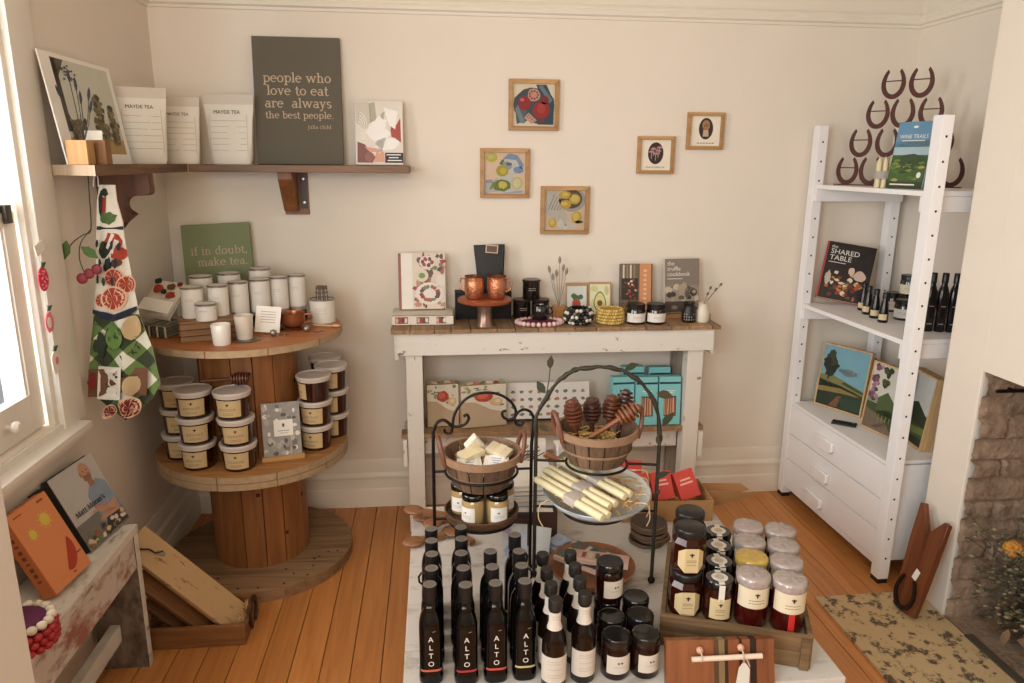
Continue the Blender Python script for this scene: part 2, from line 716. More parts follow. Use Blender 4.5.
w = MB(0)
w.box(((XL + XR) / 2, (YB + YF) / 2, ZC + .05), (XR - XL + .6, YB - YF + .4, .1), CEIL)
struct('ceiling', w)

# chimney breast with an open fireplace
XB = 1.842
w = MB(0)
w.box(((XB + XR) / 2 + .05, 2.295, 1.375), (XR - XB + .1, .18, 2.75), PLASTER, bev=.008)
w.box(((XB + XR) / 2 + .05, 1.63, 1.847), (XR - XB + .1, 1.16, 1.806), PLASTER)
w.box(((XB + XR) / 2 + .05, .8, 1.375), (XR - XB + .1, .5, 2.75), PLASTER)
struct('wall_chimney', w)

# rough brick lining of the fireplace, laid course by course with a broken surface


def brick_mat():
    mt, nt, b = _new('old_brick')
    N, L = nt.nodes.new, nt.links.new
    b.inputs['Roughness'].default_value = 0.95
    tc = N('ShaderNodeTexCoord')
    n1 = N('ShaderNodeTexNoise')
    n1.inputs['Scale'].default_value = 9
    n1.inputs['Detail'].default_value = 8
    n1.inputs['Roughness'].default_value = .7
    L(tc.outputs['Object'], n1.inputs['Vector'])
    rp = N('ShaderNodeValToRGB')
    rp.color_ramp.elements[0].position = .3
    rp.color_ramp.elements[0].color = lin('66503E')
    rp.color_ramp.elements[1].position = .72
    rp.color_ramp.elements[1].color = lin('B0957C')
    L(n1.outputs['Fac'], rp.inputs[0])
    L(rp.outputs[0], b.inputs['Base Color'])
    n2 = N('ShaderNodeTexNoise')
    n2.inputs['Scale'].default_value = 60
    n2.inputs['Detail'].default_value = 6
    L(tc.outputs['Object'], n2.inputs['Vector'])
    bp = N('ShaderNodeBump')
    bp.inputs['Strength'].default_value = .8
    bp.inputs['Distance'].default_value = .008
    L(n2.outputs['Fac'], bp.inputs['Height'])
    L(bp.outputs[0], b.inputs['Normal'])
    return mt


BRICK = brick_mat()


def brick_sheet(mb, fn, w_, h_, seed, mtl):
    nx, nz = int(w_ / .011), int(h_ / .011)
    r = random.Random(seed)
    jit = {}
    g = []
    for j in range(nz + 1):
        row = []
        for i in range(nx + 1):
            a, z = w_ * i / nx, h_ * j / nz
            c = int(z / .078)
            off = .115 if c % 2 else 0
            bi = int((a + off) / .23)
            if (c, bi) not in jit:
                jit[(c, bi)] = (r.uniform(0, .014), r.uniform(-.006, .006))
            dz = (z + jit[(c, bi)][1]) % .078
            da = (a + off) % .23
            joint = min(dz, .078 - dz, da, .23 - da) < .008
            d = (-.009 if joint else jit[(c, bi)][0]) + r.uniform(-.004, .004)
            row.append(mb.bm.verts.new(fn(a, z, d)))
        g.append(row)
    k = mb.mi(mtl)
    for j in range(nz):
        for i in range(nx):
            mb.face([g[j][i], g[j][i + 1], g[j + 1][i + 1], g[j + 1][i]], k)


w = MB(60)
brick_sheet(w, lambda a, z, d: Vector((XB + .004 + a, 2.188 - d, z)), .47, .955, 3, BRICK)
brick_sheet(w, lambda a, z, d: Vector((XB + .46 - d, 2.21 - a, z)), 1.17, .955, 5, BRICK)
brick_sheet(w, lambda a, z, d: Vector((XB + .004 + a, 1.055 + d, z)), .47, .955, 8, BRICK)
w.box((XB + .24, 1.63, .006), (.46, 1.14, .012), BRICK)
struct('wall_fireplace', w)

# picture rails and skirting


def rail(name, p0, p1, nrm, prof):
    mb = MB(20)
    p0, p1, nrm = Vector(p0), Vector(p1), Vector(nrm)
    a = [mb.bm.verts.new(p0 + nrm * d + Vector((0, 0, z))) for d, z in prof]
    b = [mb.bm.verts.new(p1 + nrm * d + Vector((0, 0, z))) for d, z in prof]
    i = mb.mi(TRIMW)
    for k in range(len(prof) - 1):
        mb.face([a[k], a[k + 1], b[k + 1], b[k]], i)
    mb.face(a, i)
    mb.face(b[::-1], i)
    return struct(name, mb)


RP = [(0, 0), (.006, .002), (.009, .012), (.02, .018), (.024, .03), (.018, .042), (.022, .05), (.026, .055), (0, .06)]
rail('trim_1', (XL, YB, ZR), (XR, YB, ZR), (0, -1, 0), RP)
rail('trim_2', (XL, 2.45, ZR), (XL, YB, ZR), (1, 0, 0), RP)
rail('trim_3', (XR, 2.39, ZR), (XR, YB, ZR), (-1, 0, 0), RP)
BP = [(0, 0), (.022, 0), (.022, .078), (.019, .088), (.013, .094), (.013, .14), (.018, .146), (.018, .156), (.012, .166), (.008, .172), (.008, .226), (.005, .235), (0, .237)]
rail('baseboard_back', (XL, YB, 0), (XR, YB, 0), (0, -1, 0), BP)
rail('baseboard_left', (XL, YF, 0), (XL, YB, 0), (1, 0, 0), BP)

# sash window in the side wall
WT = mat('E2DACD', 0.4, var=0.02)
wd = MB(25)
for y0, y1, z0, z1 in ((2.215, 2.345, .82, 2.36), (1.07, 1.215, .82, 2.36), (1.07, 2.345, 2.24, 2.37)):
    wd.box((XL + .006, (y0 + y1) / 2, (z0 + z1) / 2), (.022, y1 - y0, z1 - z0), WT, bev=.006)
for y in (WY1 - .01, WY0 + .01):
    wd.box((XL - .075, y, (WZ0 + WZ1) / 2), (.15, .02, WZ1 - WZ0), WT)
wd.box((XL - .075, (WY0 + WY1) / 2, WZ1 - .01), (.15, WY1 - WY0, .02), WT)
# staff bead down the reveal
wd.box((XL - .012, WY1 - .035, (WZ0 + WZ1) / 2), (.02, .03, WZ1 - WZ0), WT, bev=.006)
win = struct('window_1', wd)


def sash(x, z0, z1, bot, top, nm):
    s = MB(25)
    ya, yb = WY0 + .02, WY1 - .05
    for y in (ya + .03, yb - .03):
        s.box((x, y, (z0 + z1) / 2), (.034, .06, z1 - z0), WT, bev=.005)
    s.box((x, (ya + yb) / 2, z0 + bot / 2), (.034, yb - ya - .12, bot), WT, bev=.004)
    s.box((x, (ya + yb) / 2, z1 - top / 2), (.034, yb - ya - .12, top), WT, bev=.004)
    for y in (ya + .064, yb - .064):
        s.box((x + .004, y, (z0 + bot + z1 - top) / 2), (.016, .012, z1 - z0 - bot - top), WT, bev=.004)
    o = s.build(nm, win)
    p = MB(0)
    p.box((x - .004, (ya + yb) / 2, (z0 + z1) / 2 + (bot - top) / 2), (.004, yb - ya - .12, z1 - z0 - bot - top), glassy('FFFFFF', name='window_glass'))
    p.build('pane', o)
    return o


sash(XL - .045, .85, 1.475, .11, .04, 'lower_sash')
sash(XL - .085, 1.44, 2.23, .04, .06, 'upper_sash')
s = MB(30)
s.box((XL + .0, 1.68, .808), (.11, 1.25, .03), WT, bev=.012)
s.box((XL - .06, 1.71, .832), (.14, 1.04, .02), WT)
s.box((XL + .01, 1.68, .778), (.03, 1.19, .03), WT, bev=.006)
s.build('window_sill', win)
s = MB(30)
DKM = mat('4A4238', 0.4, 0.6)
s.box((XL - .04, 2.13, 1.485), (.03, .05, .02), DKM, bev=.003)
s.box((XL - .02, 2.145, 1.47), (.012, .03, .05), DKM, bev=.003)
s.build('latch', win)
s = MB(30)
s.lathe([(0, 0), (.006, 0), (.006, .012), (.015, .02), (.018, .03), (.012, .038), (0, .04)], WT, 16, M=xf((XL - .03, 2.0, .91), (0, PI / 2, 0)))
s.build('knob', win)

# the unseen second window, nearer the camera, and a frame added around the rear fill
for nm, M_, hw, z0, z1 in (('window_2', xf((XL - .06, -.275, 0), (0, 0, PI / 2)), .625, WZ0, WZ1), ('window_3', xf((-.3, YF - .06, 0)), .7, 1.1, 2.4)):
    s = MB(0)
    for x_ in (-hw + .03, hw - .03):
        s.box(M_ @ Vector((x_, 0, (z0 + z1) / 2)), (.06, .06, z1 - z0), WT)
    for z in (z0 + .03, (z0 + z1) / 2, z1 - .03):
        s.box(M_ @ Vector((0, 0, z)), (2 * hw - .12, .04, .05) if nm[-1] == '3' else (.04, 2 * hw - .12, .05), WT)
    struct(nm, s)

# paper fruit garland hung down the window frame
g = thing('fruit_garland', 'pink paper fruit garland hanging down the white window frame', 'garland', (XL + .022, 2.19, 1.36))
PK, PK2, PGR, PW = mat('C8384F', .7), mat('E07A86', .7), mat('35513A', .7), mat('E9DDCF', .7)
s = MB(0)
s.tube([(0, 0, .02), (.001, .001, -.12), (0, -.001, -.25), (0, 0, -.36)], .0012, mat('D9CDBB', .8), 6)
s.build('string', g)
s = MB(0)
s.box((.003, .005, .012), (.004, .05, .03), PW, rot=(.3, 0, 0))
s.build('paper_tag', g)
for k, (zz, kind) in enumerate(((-.075, 'r'), (-.2, 'a'), (-.32, 'p'))):
    s = MB(30)
    if kind == 'r':
        s.prism(circ(0, 0, .027, .034, 18), -.0015, .0015, PK, xf((.004, 0, zz), (0, 0, PI / 2)))
        rr = random.Random(3)
        for q in range(26):
            a, b = rr.uniform(-.02, .02), rr.uniform(-.026, .026)
            s.ball((.006, a, zz + b), .0028, PK2, 6, 4)
    elif kind == 'a':
        s.prism(blob(0, 0, .022, .03, 4, 16, .1), -.0015, .0015, PK2, xf((.004, 0, zz), (0, 0, PI / 2)))
        s.prism(circ(0, 0, .009, .016, 14), -.0015, .0015, PW, xf((.006, -.005, zz), (0, 0, PI / 2)))
    else:
        s.prism(blob(0, 0, .02, .034, 9, 16, .15), -.0015, .0015, PW, xf((.004, 0, zz), (0, 0, PI / 2)))
        s.prism(circ(0, .004, .008, .012, 14), -.0015, .0015, PK2, xf((.006, .006, zz), (0, 0, PI / 2)))
    f = s.build('paper_fruit', g)
    s = MB(0)
    s.prism([(0, 0), (.012, .012), (.028, .012), (.014, -.002)], -.0012, .0012, PGR, xf((.005, -.004, zz + .034), (0, 0, PI / 2)))
    s.tube([(.004, 0, zz + .03), (.004, .004, zz + .05)], .0012, PGR, 6)
    s.build('paper_leaf', f)


# ================================================================== WALL SHELF
SHELFW = wood('7E5836', '553A22', 'x', 1.0, 0.5, 0.1, dark='3E2413')
SHELFY = wood('7E5836', '553A22', 'y', 1.0, 0.5, 0.1, dark='3E2413')
CORB = wood('6E4222', '4A2A12', 'z', 1.0, 0.45, 0.05, dark='351A0A')
WHITE = mat('EFE9DF', 0.55, var=0.02)
PAPER = mat('E8DFD0', 0.75, var=0.03)
INK = mat('2B2724', 0.6, var=0.0)
BLACK = mat('171513', 0.45, var=0.1)


def arcp(cx, cz, r, a0, a1, n=8):
    return [(cx + r * math.cos(math.radians(a0 + (a1 - a0) * k / n)), cz + r * math.sin(math.radians(a0 + (a1 - a0) * k / n))) for k in range(n + 1)]


def corbel(mb, depth, height, thick, m):
    """scrolled bracket: x out from the wall, z down from 0"""
    d, h = depth, height
    p = [(0, 0), (d, 0), (d, -.2 * h)]
    p += arcp(d - .09 * d, -.3 * h, .1 * d, 0, -100, 6)
    p += [(d * .74, -.4 * h)]
    p += arcp(d * .66, -.56 * h, .17 * h, 95, 250, 8)[1:]
    p += [(d * .66, -.74 * h), (d * .42, -.9 * h), (d * .36, -h), (0, -h)]
    mb.prism(p, -thick / 2, thick / 2, m, bev=.002)


t = thing('wall_shelf', 'long brown timber shelf board along the wall above the console and drums', 'shelf', (0, YB, 1.57))
s = MB(0)
s.box((-.528, -.105, .0145), (.866, .21, .029), SHELFW, bev=.003)
s.build('shelf_board', t)
s = MB(0)
BRW = wood('8E5A31', '633A1C', 'z', 1.0, 0.5, 0.2, dark='3E2413')
s.box((-.585, -.009, -.09), (.1, .018, .18), BRW, bev=.002)
s.prism([(0, 0), (.13, 0), (.13, -.03), (.03, -.165), (0, -.165)], -.029, .029, BRW, xf((-.604, -.018, 0), (0, 0, -PI / 2)), bev=.002)
o = s.build('bracket', t)
s = MB(30)
for z in (-.03, -.13):
    s.lathe([(.009, 0), (.008, .004), (0, .006)], mat('8D867C', .3, .8), 10, M=xf((-.553, -.018, z), (PI / 2, 0, 0)))
s.box((-.553, -.0185, -.08), (.03, .001, .15), mat('35261B', .5))
s.build('plate', o)

t = thing('corner_shelf', 'short return shelf with pale sawn end beside the window', 'shelf', (XL, 2.7, 1.57))
s = MB(0)
s.mi(SHELFY)
pts = [(0, -.345), (.168, -.43), (.168, .39), (0, .39)]
A = [s.bm.verts.new((px, py, 0)) for px, py in pts]
B = [s.bm.verts.new((px, py, .03)) for px, py in pts]
s.face(A[::-1], 0)
s.face(B, 0)
for k in range(4):
    s.face([A[k], A[(k + 1) % 4], B[(k + 1) % 4], B[k]], s.mi(wood('C9B297', 'A98D70', 'z', 1, .6)) if k == 0 else 0)
s.build('shelf_board', t)
s = MB(25)
corbel(s, .172, .185, .045, CORB)
s.build('bracket', t, (.001, -.02, 0))

# ---- things on the shelves
SIGNB = mat('625B4D', 0.8, var=0.03)
CREAMINK = mat('C9AF93', 0.7, var=0.0)
t = thing('quote_sign', 'tall dark canvas sign about people who love to eat', 'sign', (-.548, 3.255, 1.5995), rot=(-math.radians(5), 0, 0))
s = MB(0)
s.box((0, -.01, .254), (.352, .02, .508), SIGNB, bev=.002)
s.build('canvas', t)
s = MB(0)
a = Art(s, .352, .508, -.0204)
a.serif('people who', .052, CREAMINK, .5, .648, weight=.1)
a.serif('love to eat', .052, CREAMINK, .5, .548, weight=.1)
a.serif('are  always', .052, CREAMINK, .5, .45, weight=.1)
a.serif('the best people.', .0385, CREAMINK, .51, .365, weight=.1)
a.serif('julia child', .021, CREAMINK, .87, .285, 'R', weight=.085)
s.build('lettering', t)


def pouch(mb, w, h, m, seal):
    """stand-up packet: gusseted foot, flat sealed top"""
    rows = [(0, .78, .30), (.05, .83, .33), (.14, .85, .33), (.26, .88, .29), (.38, .9, .25), (.5, .93, .2), (.62, .95, .14), (.74, .98, .08), (.86, 1.01, .02), (1, 1.03, .012)]
    rings = []
    n = 24
    r = random.Random(int(w * 1e4))
    for z, kw, kd in rows:
        ring = []
        for k in range(n):
            a = 2 * PI * k / n
            ca, sa = math.cos(a), math.sin(a)
            e = .7
            px = w / 2 * kw * math.copysign(abs(ca) ** e, ca)
            py = w / 2 * kd * math.copysign(abs(sa) ** e, sa) + (r.uniform(-.003, .003) if .1 < z < .7 else 0)
            ring.append(mb.bm.verts.new((px, py, h * z)))
        rings.append(ring)
    i, j2 = mb.mi(m), mb.mi(seal)
    for j in range(len(rings) - 1):
        for k in range(n):
            mb.face([rings[j][k], rings[j][(k + 1) % n], rings[j + 1][(k + 1) % n], rings[j + 1][k]], j2 if rows[j][0] > .84 else i)
    mb.face(rings[0][::-1], i)
    mb.face(rings[-1], j2)


PCH = mat('E2DACB', 0.5, var=0.03)
PSEAL = mat('D0C4B4', 0.5, var=0.03)
LINE = mat('9A9084', .7, var=0)


def tea_pouch(w, h, loc, rz, label, top):
    t = thing('tea_pouch', label, 'packet', loc, rz, 'white tea pouches on the high shelf')
    s = MB(50)
    pouch(s, w, h, PCH, PSEAL)
    s.build('packet', t)
    s = MB(0)
    fn = lambda x, y: Vector((x, -(w / 2 * (.335 if y < .1 * h else max(.024, .345 - .385 * (y / h - .1)))) - .0012, y))
    s.text('MAYDE TEA', .02 * w / .19, INK, lambda x, y: fn(x - .03 * w, y + h * .725), squeeze=.95)
    for q in range(6):
        y = h * (.2 + q * .085)
        for x0 in (-.36, -.18, 0, .18):
            s.flat(rect(x0 * w, y, (x0 + .17) * w, y + .0012), LINE, fn)
    for x0 in (-.38, .37):
        for q in range(8):
            s.flat(rect(x0 * w, h * (.15 + q * .07), x0 * w + .001, h * (.22 + q * .07)), LINE, fn)
    s.build('label_print', t)
    return t


tea_pouch(.17, .268, (-1.045, 2.90, 1.6008), .35, 'white tea pouch standing beside the framed tree print', 0)
tea_pouch(.155, .255, (-.995, 3.15, 1.6008), .2, 'white tea pouch in the shelf corner, behind another pouch', 0)
tea_pouch(.195, .272, (-.812, 3.19, 1.5995), -.05, 'white tea pouch standing beside the dark quote sign', 0)

# red and white cookbook


def book(name, label, w, h, th, cover, pages, loc, rot, cat='book', group=None, spine=None):
    """closed book on its foot: boards, page block; returns the thing and an Art for the front board"""
    t = thing(name, label, cat, loc, group=group, rot=rot)
    s = MB(0)
    b = .0022
    s.box((0, -b / 2, h / 2), (w, b, h), spine or cover)
    s.box((0, -th + b / 2, h / 2), (w, b, h), cover)
    s.box((-w / 2 + b / 2, -th / 2, h / 2), (b, th, h), spine or cover)
    s.build('cover', t)
    p = MB(0)
    p.box((.0, -th / 2, h / 2), (w - .008, th - 2 * b, h - .006), pages)
    p.build('pages', t)
    s = MB(0)
    return t, s, Art(s, w, h, -th)


PAGES = mat('E7DCC8', 0.8, var=0.08, scale=200)
t, s, a = book('cookbook', 'red and white swirl-patterned cookbook at the end of the high shelf', .2, .262, .022, mat('DDD5C8', .4), PAGES, (-.222, 3.25, 1.5995), (-math.radians(8), 0, -.03))
P1, P2, P3, P4, P5 = mat('EFEAE2', .4), mat('AFA793', .4), mat('A63A2C', .4), mat('7B4034', .4), mat('D59A7E', .4)
a.layer((rect(.03, .02, .97, .98), mat('DDD3C6', .4)))
a.layer(([(.03, .98), (.3, .98), (.36, .62), (.2, .55), (.03, .66)], mat('C9BFAE', .4)), ([(.3, .96), (.42, .98), (.46, .7), (.4, .52), (.33, .6)], P2), ([(.55, .8), (.63, .84), (.6, .7), (.52, .64)], P2),
        ([(.74, .55), (.8, .74), (.86, .62), (.95, .74), (.96, .35), (.84, .42), (.76, .44)], P3), ([(.05, .36), (.2, .32), (.42, .12), (.36, .03), (.04, .03)], P4), ([(.38, .04), (.62, .04), (.6, .2), (.45, .24)], P5))
a.layer((blob(.5, .5, .2, .26, 2, 16, .3), P1), (blob(.66, .32, .25, .1, 5, 14, .2), P1), ([(.6, .9), (.9, .84), (.84, .56), (.72, .62)], P1), ([(.2, .28), (.5, .25), (.6, .22), (.45, .2), (.3, .2)], P5),
        (circ(.3, .12, .1, .08), mat('8E5346', .4)))
for q in range(5):
    a.layer((circ(.05, .6, .05 + q * .04, .04 + q * .05, 14, -60, 70) + circ(.05, .6, .04 + q * .04, .03 + q * .05, 14, 70, -60), P1))
a.layer((rect(.62, .03, 1.0, .19), BLACK))
for q, (x0, x1) in enumerate(((.65, .95), (.7, .9), (.67, .97))):
    a.layer((rect(x0, .15 - q * .045, x1, .165 - q * .045), P1))
s.build('cover_print', t)

# framed tree print on the side wall
t = thing('art_print', 'unframed print of trees in a field leaning on the window-side wall', 'print', (-1.06, 2.56, 1.6005), rot=(-math.radians(8), 0, PI / 2))
s = MB(0)
s.box((0, -.002, .16), (.475, .004, .32), WHITE)
s.build('board', t)
s = MB(0)
a = Art(s, .475, .32, -.004, step=.00002)
SKY = mat('C9C8B8', .6, var=.06, scale=12)
TREE1, TREE2, TREE3, FIELD = mat('6E6244', .7, var=.3, scale=60), mat('4A4432', .7, var=.3, scale=60), mat('857A5A', .7, var=.3, scale=60), mat('B0935C', .7, var=.2, scale=40)
a.layer((rect(.13, .1, .94, .96), SKY))
a.layer((rect(.13, .1, .94, .25), FIELD), (rect(.13, .3, .19, .96), mat('4B4336', .7)), ([(.13, .96), (.3, .96), (.19, .8), (.13, .7)], mat('5A5040', .7)))
r2 = random.Random(5)
for k in range(90):
    q = r2.uniform(0, 1)
    a.layer((blob(.64 + r2.gauss(0, .055) * (1.2 - q), .24 + q * .42, .035, .03, k, 8, .4), (TREE1, TREE2, TREE3)[k % 3]))
for k in range(60):
    q = r2.uniform(0, 1)
    a.layer((blob(min(.9, .83 + r2.gauss(0, .03) * (1.2 - q)), .22 + q * .36, .03, .03, k + 200, 8, .4), (TREE1, TREE2, TREE3)[k % 3]))
for k in range(40):
    a.layer((blob(.26 + r2.uniform(-.07, .12), .24 + r2.uniform(0, .16), .03, .03, k + 60, 8, .4), (TREE2, TREE1)[k % 2]))
for k in range(14):
    a.layer((blob(.22 + r2.uniform(0, .2), .84 + r2.uniform(-.08, .08), .018, .01, k + 90, 7, .4), TREE2))
s.build('picture', t)

OAK = wood('C99A62', 'A97B45', 'z', 1.4, 0.55)
BROWNB = wood('9A6B3C', '6F4A27', 'z', 1.4, 0.55)


def stems(mb, pts, m, head, hr=.006, hl=.03, base=(0, 0, .05)):
    for k, (x, y, z) in enumerate(pts):
        p0, p1 = Vector(base), Vector((x, y, z))
        md = (p0 + p1) / 2 + Vector((x * .15, y * .15, .01))
        mb.tube([p0, md, p1], .0013, m, 5)
        d = (p1 - md).normalized()
        mb.tube([p1 - d * .004, p1 + d * hl * .3, p1 + d * hl * .7, p1 + d * hl], hr, head, 7, rfun=lambda q: (.4, 1, .8, .15)[int(round(q * 3))])


t = thing('bud_vase', 'pale oak block vase holding dark dried stems by the window', 'vase', (-1.022, 2.332, 1.6003))
s = MB(20)
s.box((0, 0, .035), (.058, .05, .07), OAK, bev=.003)
s.lathe([(.012, .0702), (.0, .0702)], BLACK, 12)
s.build('block', t)
s = MB(40)
stems(s, [(-.035, .0, .19), (-.01, .01, .235), (.012, -.005, .21), (.035, .012, .185), (.012, .015, .175), (.04, 0, .15)], mat('3A322A', .8), mat('2F2B33', .85, var=.3, scale=90), .0042, .034, (.012, 0, .06))
s.build('dried_stems', t)
t = thing('bud_vase', 'brown wooden block with a small white ticket beside the dried stems', 'vase', (-.992, 2.40, 1.6003))
s = MB(20)
s.box((0, 0, .036), (.042, .042, .072), BROWNB, bev=.003)
s.build('block', t)
s = MB(0)
s.box((-.012, -.012, .082), (.05, .002, .034), PAPER, rot=(-.12, 0, 0))
s.build('ticket', t)

# ---- printed tea towel hung from the shelf end, and a paper cherry sprig


def gingham():
    mt, nt, b = _new('green_gingham')
    N, L = nt.nodes.new, nt.links.new
    b.inputs['Roughness'].default_value = .85
    tc = N('ShaderNodeTexCoord')
    sp = N('ShaderNodeSeparateXYZ')
    mp = N('ShaderNodeMapping')
    mp.inputs['Rotation'].default_value = (0, math.radians(42), 0)
    mp.inputs['Scale'].default_value = (11, 11, 11)
    L(tc.outputs['Object'], mp.inputs[0])
    L(mp.outputs[0], sp.inputs[0])
    outs = []
    for ax in ('X', 'Z'):
        f = N('ShaderNodeMath')
        f.operation = 'FRACT'
        L(sp.outputs[ax], f.inputs[0])
        g = N('ShaderNodeMath')
        g.operation = 'GREATER_THAN'
        g.inputs[1].default_value = .5
        L(f.outputs[0], g.inputs[0])
        outs.append(g)
    ad = N('ShaderNodeMath')
    ad.operation = 'ADD'
    L(outs[0].outputs[0], ad.inputs[0])
    L(outs[1].outputs[0], ad.inputs[1])
    dv = N('ShaderNodeMath')
    dv.operation = 'MULTIPLY'
    dv.inputs[1].default_value = .5
    L(ad.outputs[0], dv.inputs[0])
    rp = N('ShaderNodeValToRGB')
    rp.color_ramp.interpolation = 'CONSTANT'
    rp.color_ramp.elements[0].color = lin('CFC8B4')
    rp.color_ramp.elements[1].position = .75
    rp.color_ramp.elements[1].color = lin('30361F')
    e = rp.color_ramp.elements.new(.25)
    e.color = lin('5C7238')
    L(dv.outputs[0], rp.inputs[0])
    L(rp.outputs[0], b.inputs['Base Color'])
    return mt


EDGE = [(185, 97, 112), (200, 95, 114), (220, 95, 120), (236, 95, 122), (265, 95, 128), (312, 94, 138), (343, 92, 151), (380, 92, 160), (395, 103, 153), (406, 115, 143), (415, 126, 133)]


def cl_edge(v):
    for (v0, a0, b0), (v1, a1, b1) in zip(EDGE, EDGE[1:]):
        if v <= v1:
            k = (v - v0) / (v1 - v0)
            return a0 + (a1 - a0) * k, b0 + (b1 - b0) * k
    return EDGE[-1][1:]


def cl(u, v, off=0.0):
    """printed cloth: design units to the hanging, softly folded sheet"""
    tt = (v - 185) / 230
    sc = 315 - 18 * tt / .84
    x = .966 * (-1.038 - .074 * tt / .84 + (u - 104) / sc)
    z = 1.62 - .966 * (1.62 - (1.537 - .77 * tt))
    a, b = cl_edge(v)
    k = (u - a) / max(1e-3, b - a)
    y = .012 * math.sin(k * 7.0 + 1) * (.35 + tt * .7) + .010 * math.sin(k * 13 + tt * 5) * tt - .05 * tt
    return Vector((x + 1.03, y - off, z - 1.54))


t = thing('tea_towel', 'long fruit-printed cloth hanging from the shelf end above the drums', 'tea towel', (-1.03, 2.43, 1.54))
s = MB(80)
CL_W, GING = mat('D3C8B6', .9, var=.1, scale=40), gingham()
NV, NU = 46, 16
for side in (0, 1):
    g = []
    for j in range(NV + 1):
        v = 185 + 230 * j / NV
        a, b = cl_edge(v)
        g.append([s.bm.verts.new(cl(a + (b - a) * i / NU, v, 0 if side == 0 else -.004)) for i in range(NU + 1)])
    for j in range(NV):
        v = 185 + 230 * (j + .5) / NV
        for i in range(NU):
            s.face([g[j][i], g[j][i + 1], g[j + 1][i + 1], g[j + 1][i]], s.mi(CL_W if v < 311 else GING))
    if side == 0:
        g0 = g
for j in range(NV):
    for i in (0, NU):
        s.face([g0[j][i], g0[j + 1][i], g[j + 1][i], g[j][i]], s.mi(CL_W))
s.build('cloth', t)
s = MB(0)
lay = [0]
lp = MB(40)
lp.tube(smooth_pts([(-.01, .0, -.006), (-.008, .004, .018), (0, .006, .0295), (.004, .004, .018), (.004, 0, -.006)]), .0016, PAPER, 6)
lp.build('hanging_loop', t)


def dec(pts, m, k=None):
    lay[0] += 1
    s.fan(pts, m, lambda u, v: cl(u, v, .0012 + .0002 * lay[0]), 3)


RED, RED2, RIND, NAVY, GRN, DGR, BRN, BEI = (mat(c, .85) for c in ('983422', '6E1A14', 'D2AA8C', '20222F', '48602F', '232B1C', '64412A', 'B2966E'))


def slice_(u, v, r, m=RED):
    dec(circ(u, v, r, r, 18), RIND)
    dec(circ(u, v, r * .86, r * .86, 18), m)
    for q in range(8):
        a = q * PI / 4 + .3
        dec([(u, v), (u + r * .84 * math.cos(a - .05), v + r * .84 * math.sin(a - .05)), (u + r * .84 * math.cos(a + .05), v + r * .84 * math.sin(a + .05))], RIND)


dec(blob(103, 192, 4, 4, 1), DGR)
dec(rect(99, 196, 105, 212), RED)
dec(blob(107, 216, 8, 6, 3), GRN)
dec(blob(99, 203, 2.5, 12, 4), DGR)
dec(rect(95.5, 224, 121, 227.5), NAVY)
dec(blob(112, 238, 8, 9, 5), RED)
dec(blob(104, 246, 6, 8, 6), DGR)
dec(blob(118, 250, 8, 7, 7), RED)
dec([(111, 230), (114, 232), (108, 246), (106, 244)], CL_W)
dec([(114, 236), (118, 238), (113, 250), (110, 249)], CL_W)
dec(blob(116, 259, 6, 4, 8), BRN)
dec(blob(108, 262, 4, 7, 9), DGR)
slice_(114, 273, 9.5)
slice_(126, 280, 9)
slice_(103, 295, 7)
slice_(115, 293, 12.5)
dec([(94.5, 304), (104, 309), (118, 311), (130, 307), (136.5, 301), (137.2, 304), (130, 311), (117, 315), (104, 313), (94.5, 308)], NAVY)
dec(blob(133, 322, 8, 12, 11, 16, .08), BEI)
for q, (u, v) in enumerate(((103, 332), (107, 336), (111, 330), (99, 340), (104, 345), (114, 336))):
    dec(blob(u, v, 3, 7, 20 + q, 10, .2), DGR)
dec(circ(117, 332, 9, 11, 16), mat('5F7A38', .85))
dec(rect(93, 363, 148, 391), BRN)
dec(rect(102, 360, 126, 393), CL_W)
for q in range(12):
    dec(blob(106 + (q * 7) % 17, 365 + (q * 11) % 24, 2.2, 1.4, 40 + q, 8, .3), (RED, DGR, BRN)[q % 3])
dec(blob(135, 379, 8, 10, 12, 14, .1), BEI)
dec(blob(97, 376, 4, 9, 13), RED2)
slice_(133, 402, 11, RED2)
for q in range(26):
    u, v = 97 + (q * 37) % 50, 318 + (q * 23) % 44
    a_, b_ = cl_edge(v)
    if a_ + 3 < u < b_ - 3:
        an = q * 1.3
        dec([(u, v), (u + 5 * math.cos(an) + .7, v + 5 * math.sin(an)), (u + 8 * math.cos(an), v + 8 * math.sin(an) + .8), (u + 5 * math.cos(an) - .7, v + 5 * math.sin(an) + .6)], (DGR, BLACK)[q % 2])
for q in range(10):
    u, v = 99 + (q * 13) % 24, 240 + (q * 17) % 50
    a_, b_ = cl_edge(v)
    if a_ + 3 < u < b_ - 3:
        dec(blob(u, v, 1.6, 4.5, 70 + q, 8, .3), (DGR, NAVY)[q % 2])
slice_(115, 405, 6, RED2)
s.build('fruit_print', t)

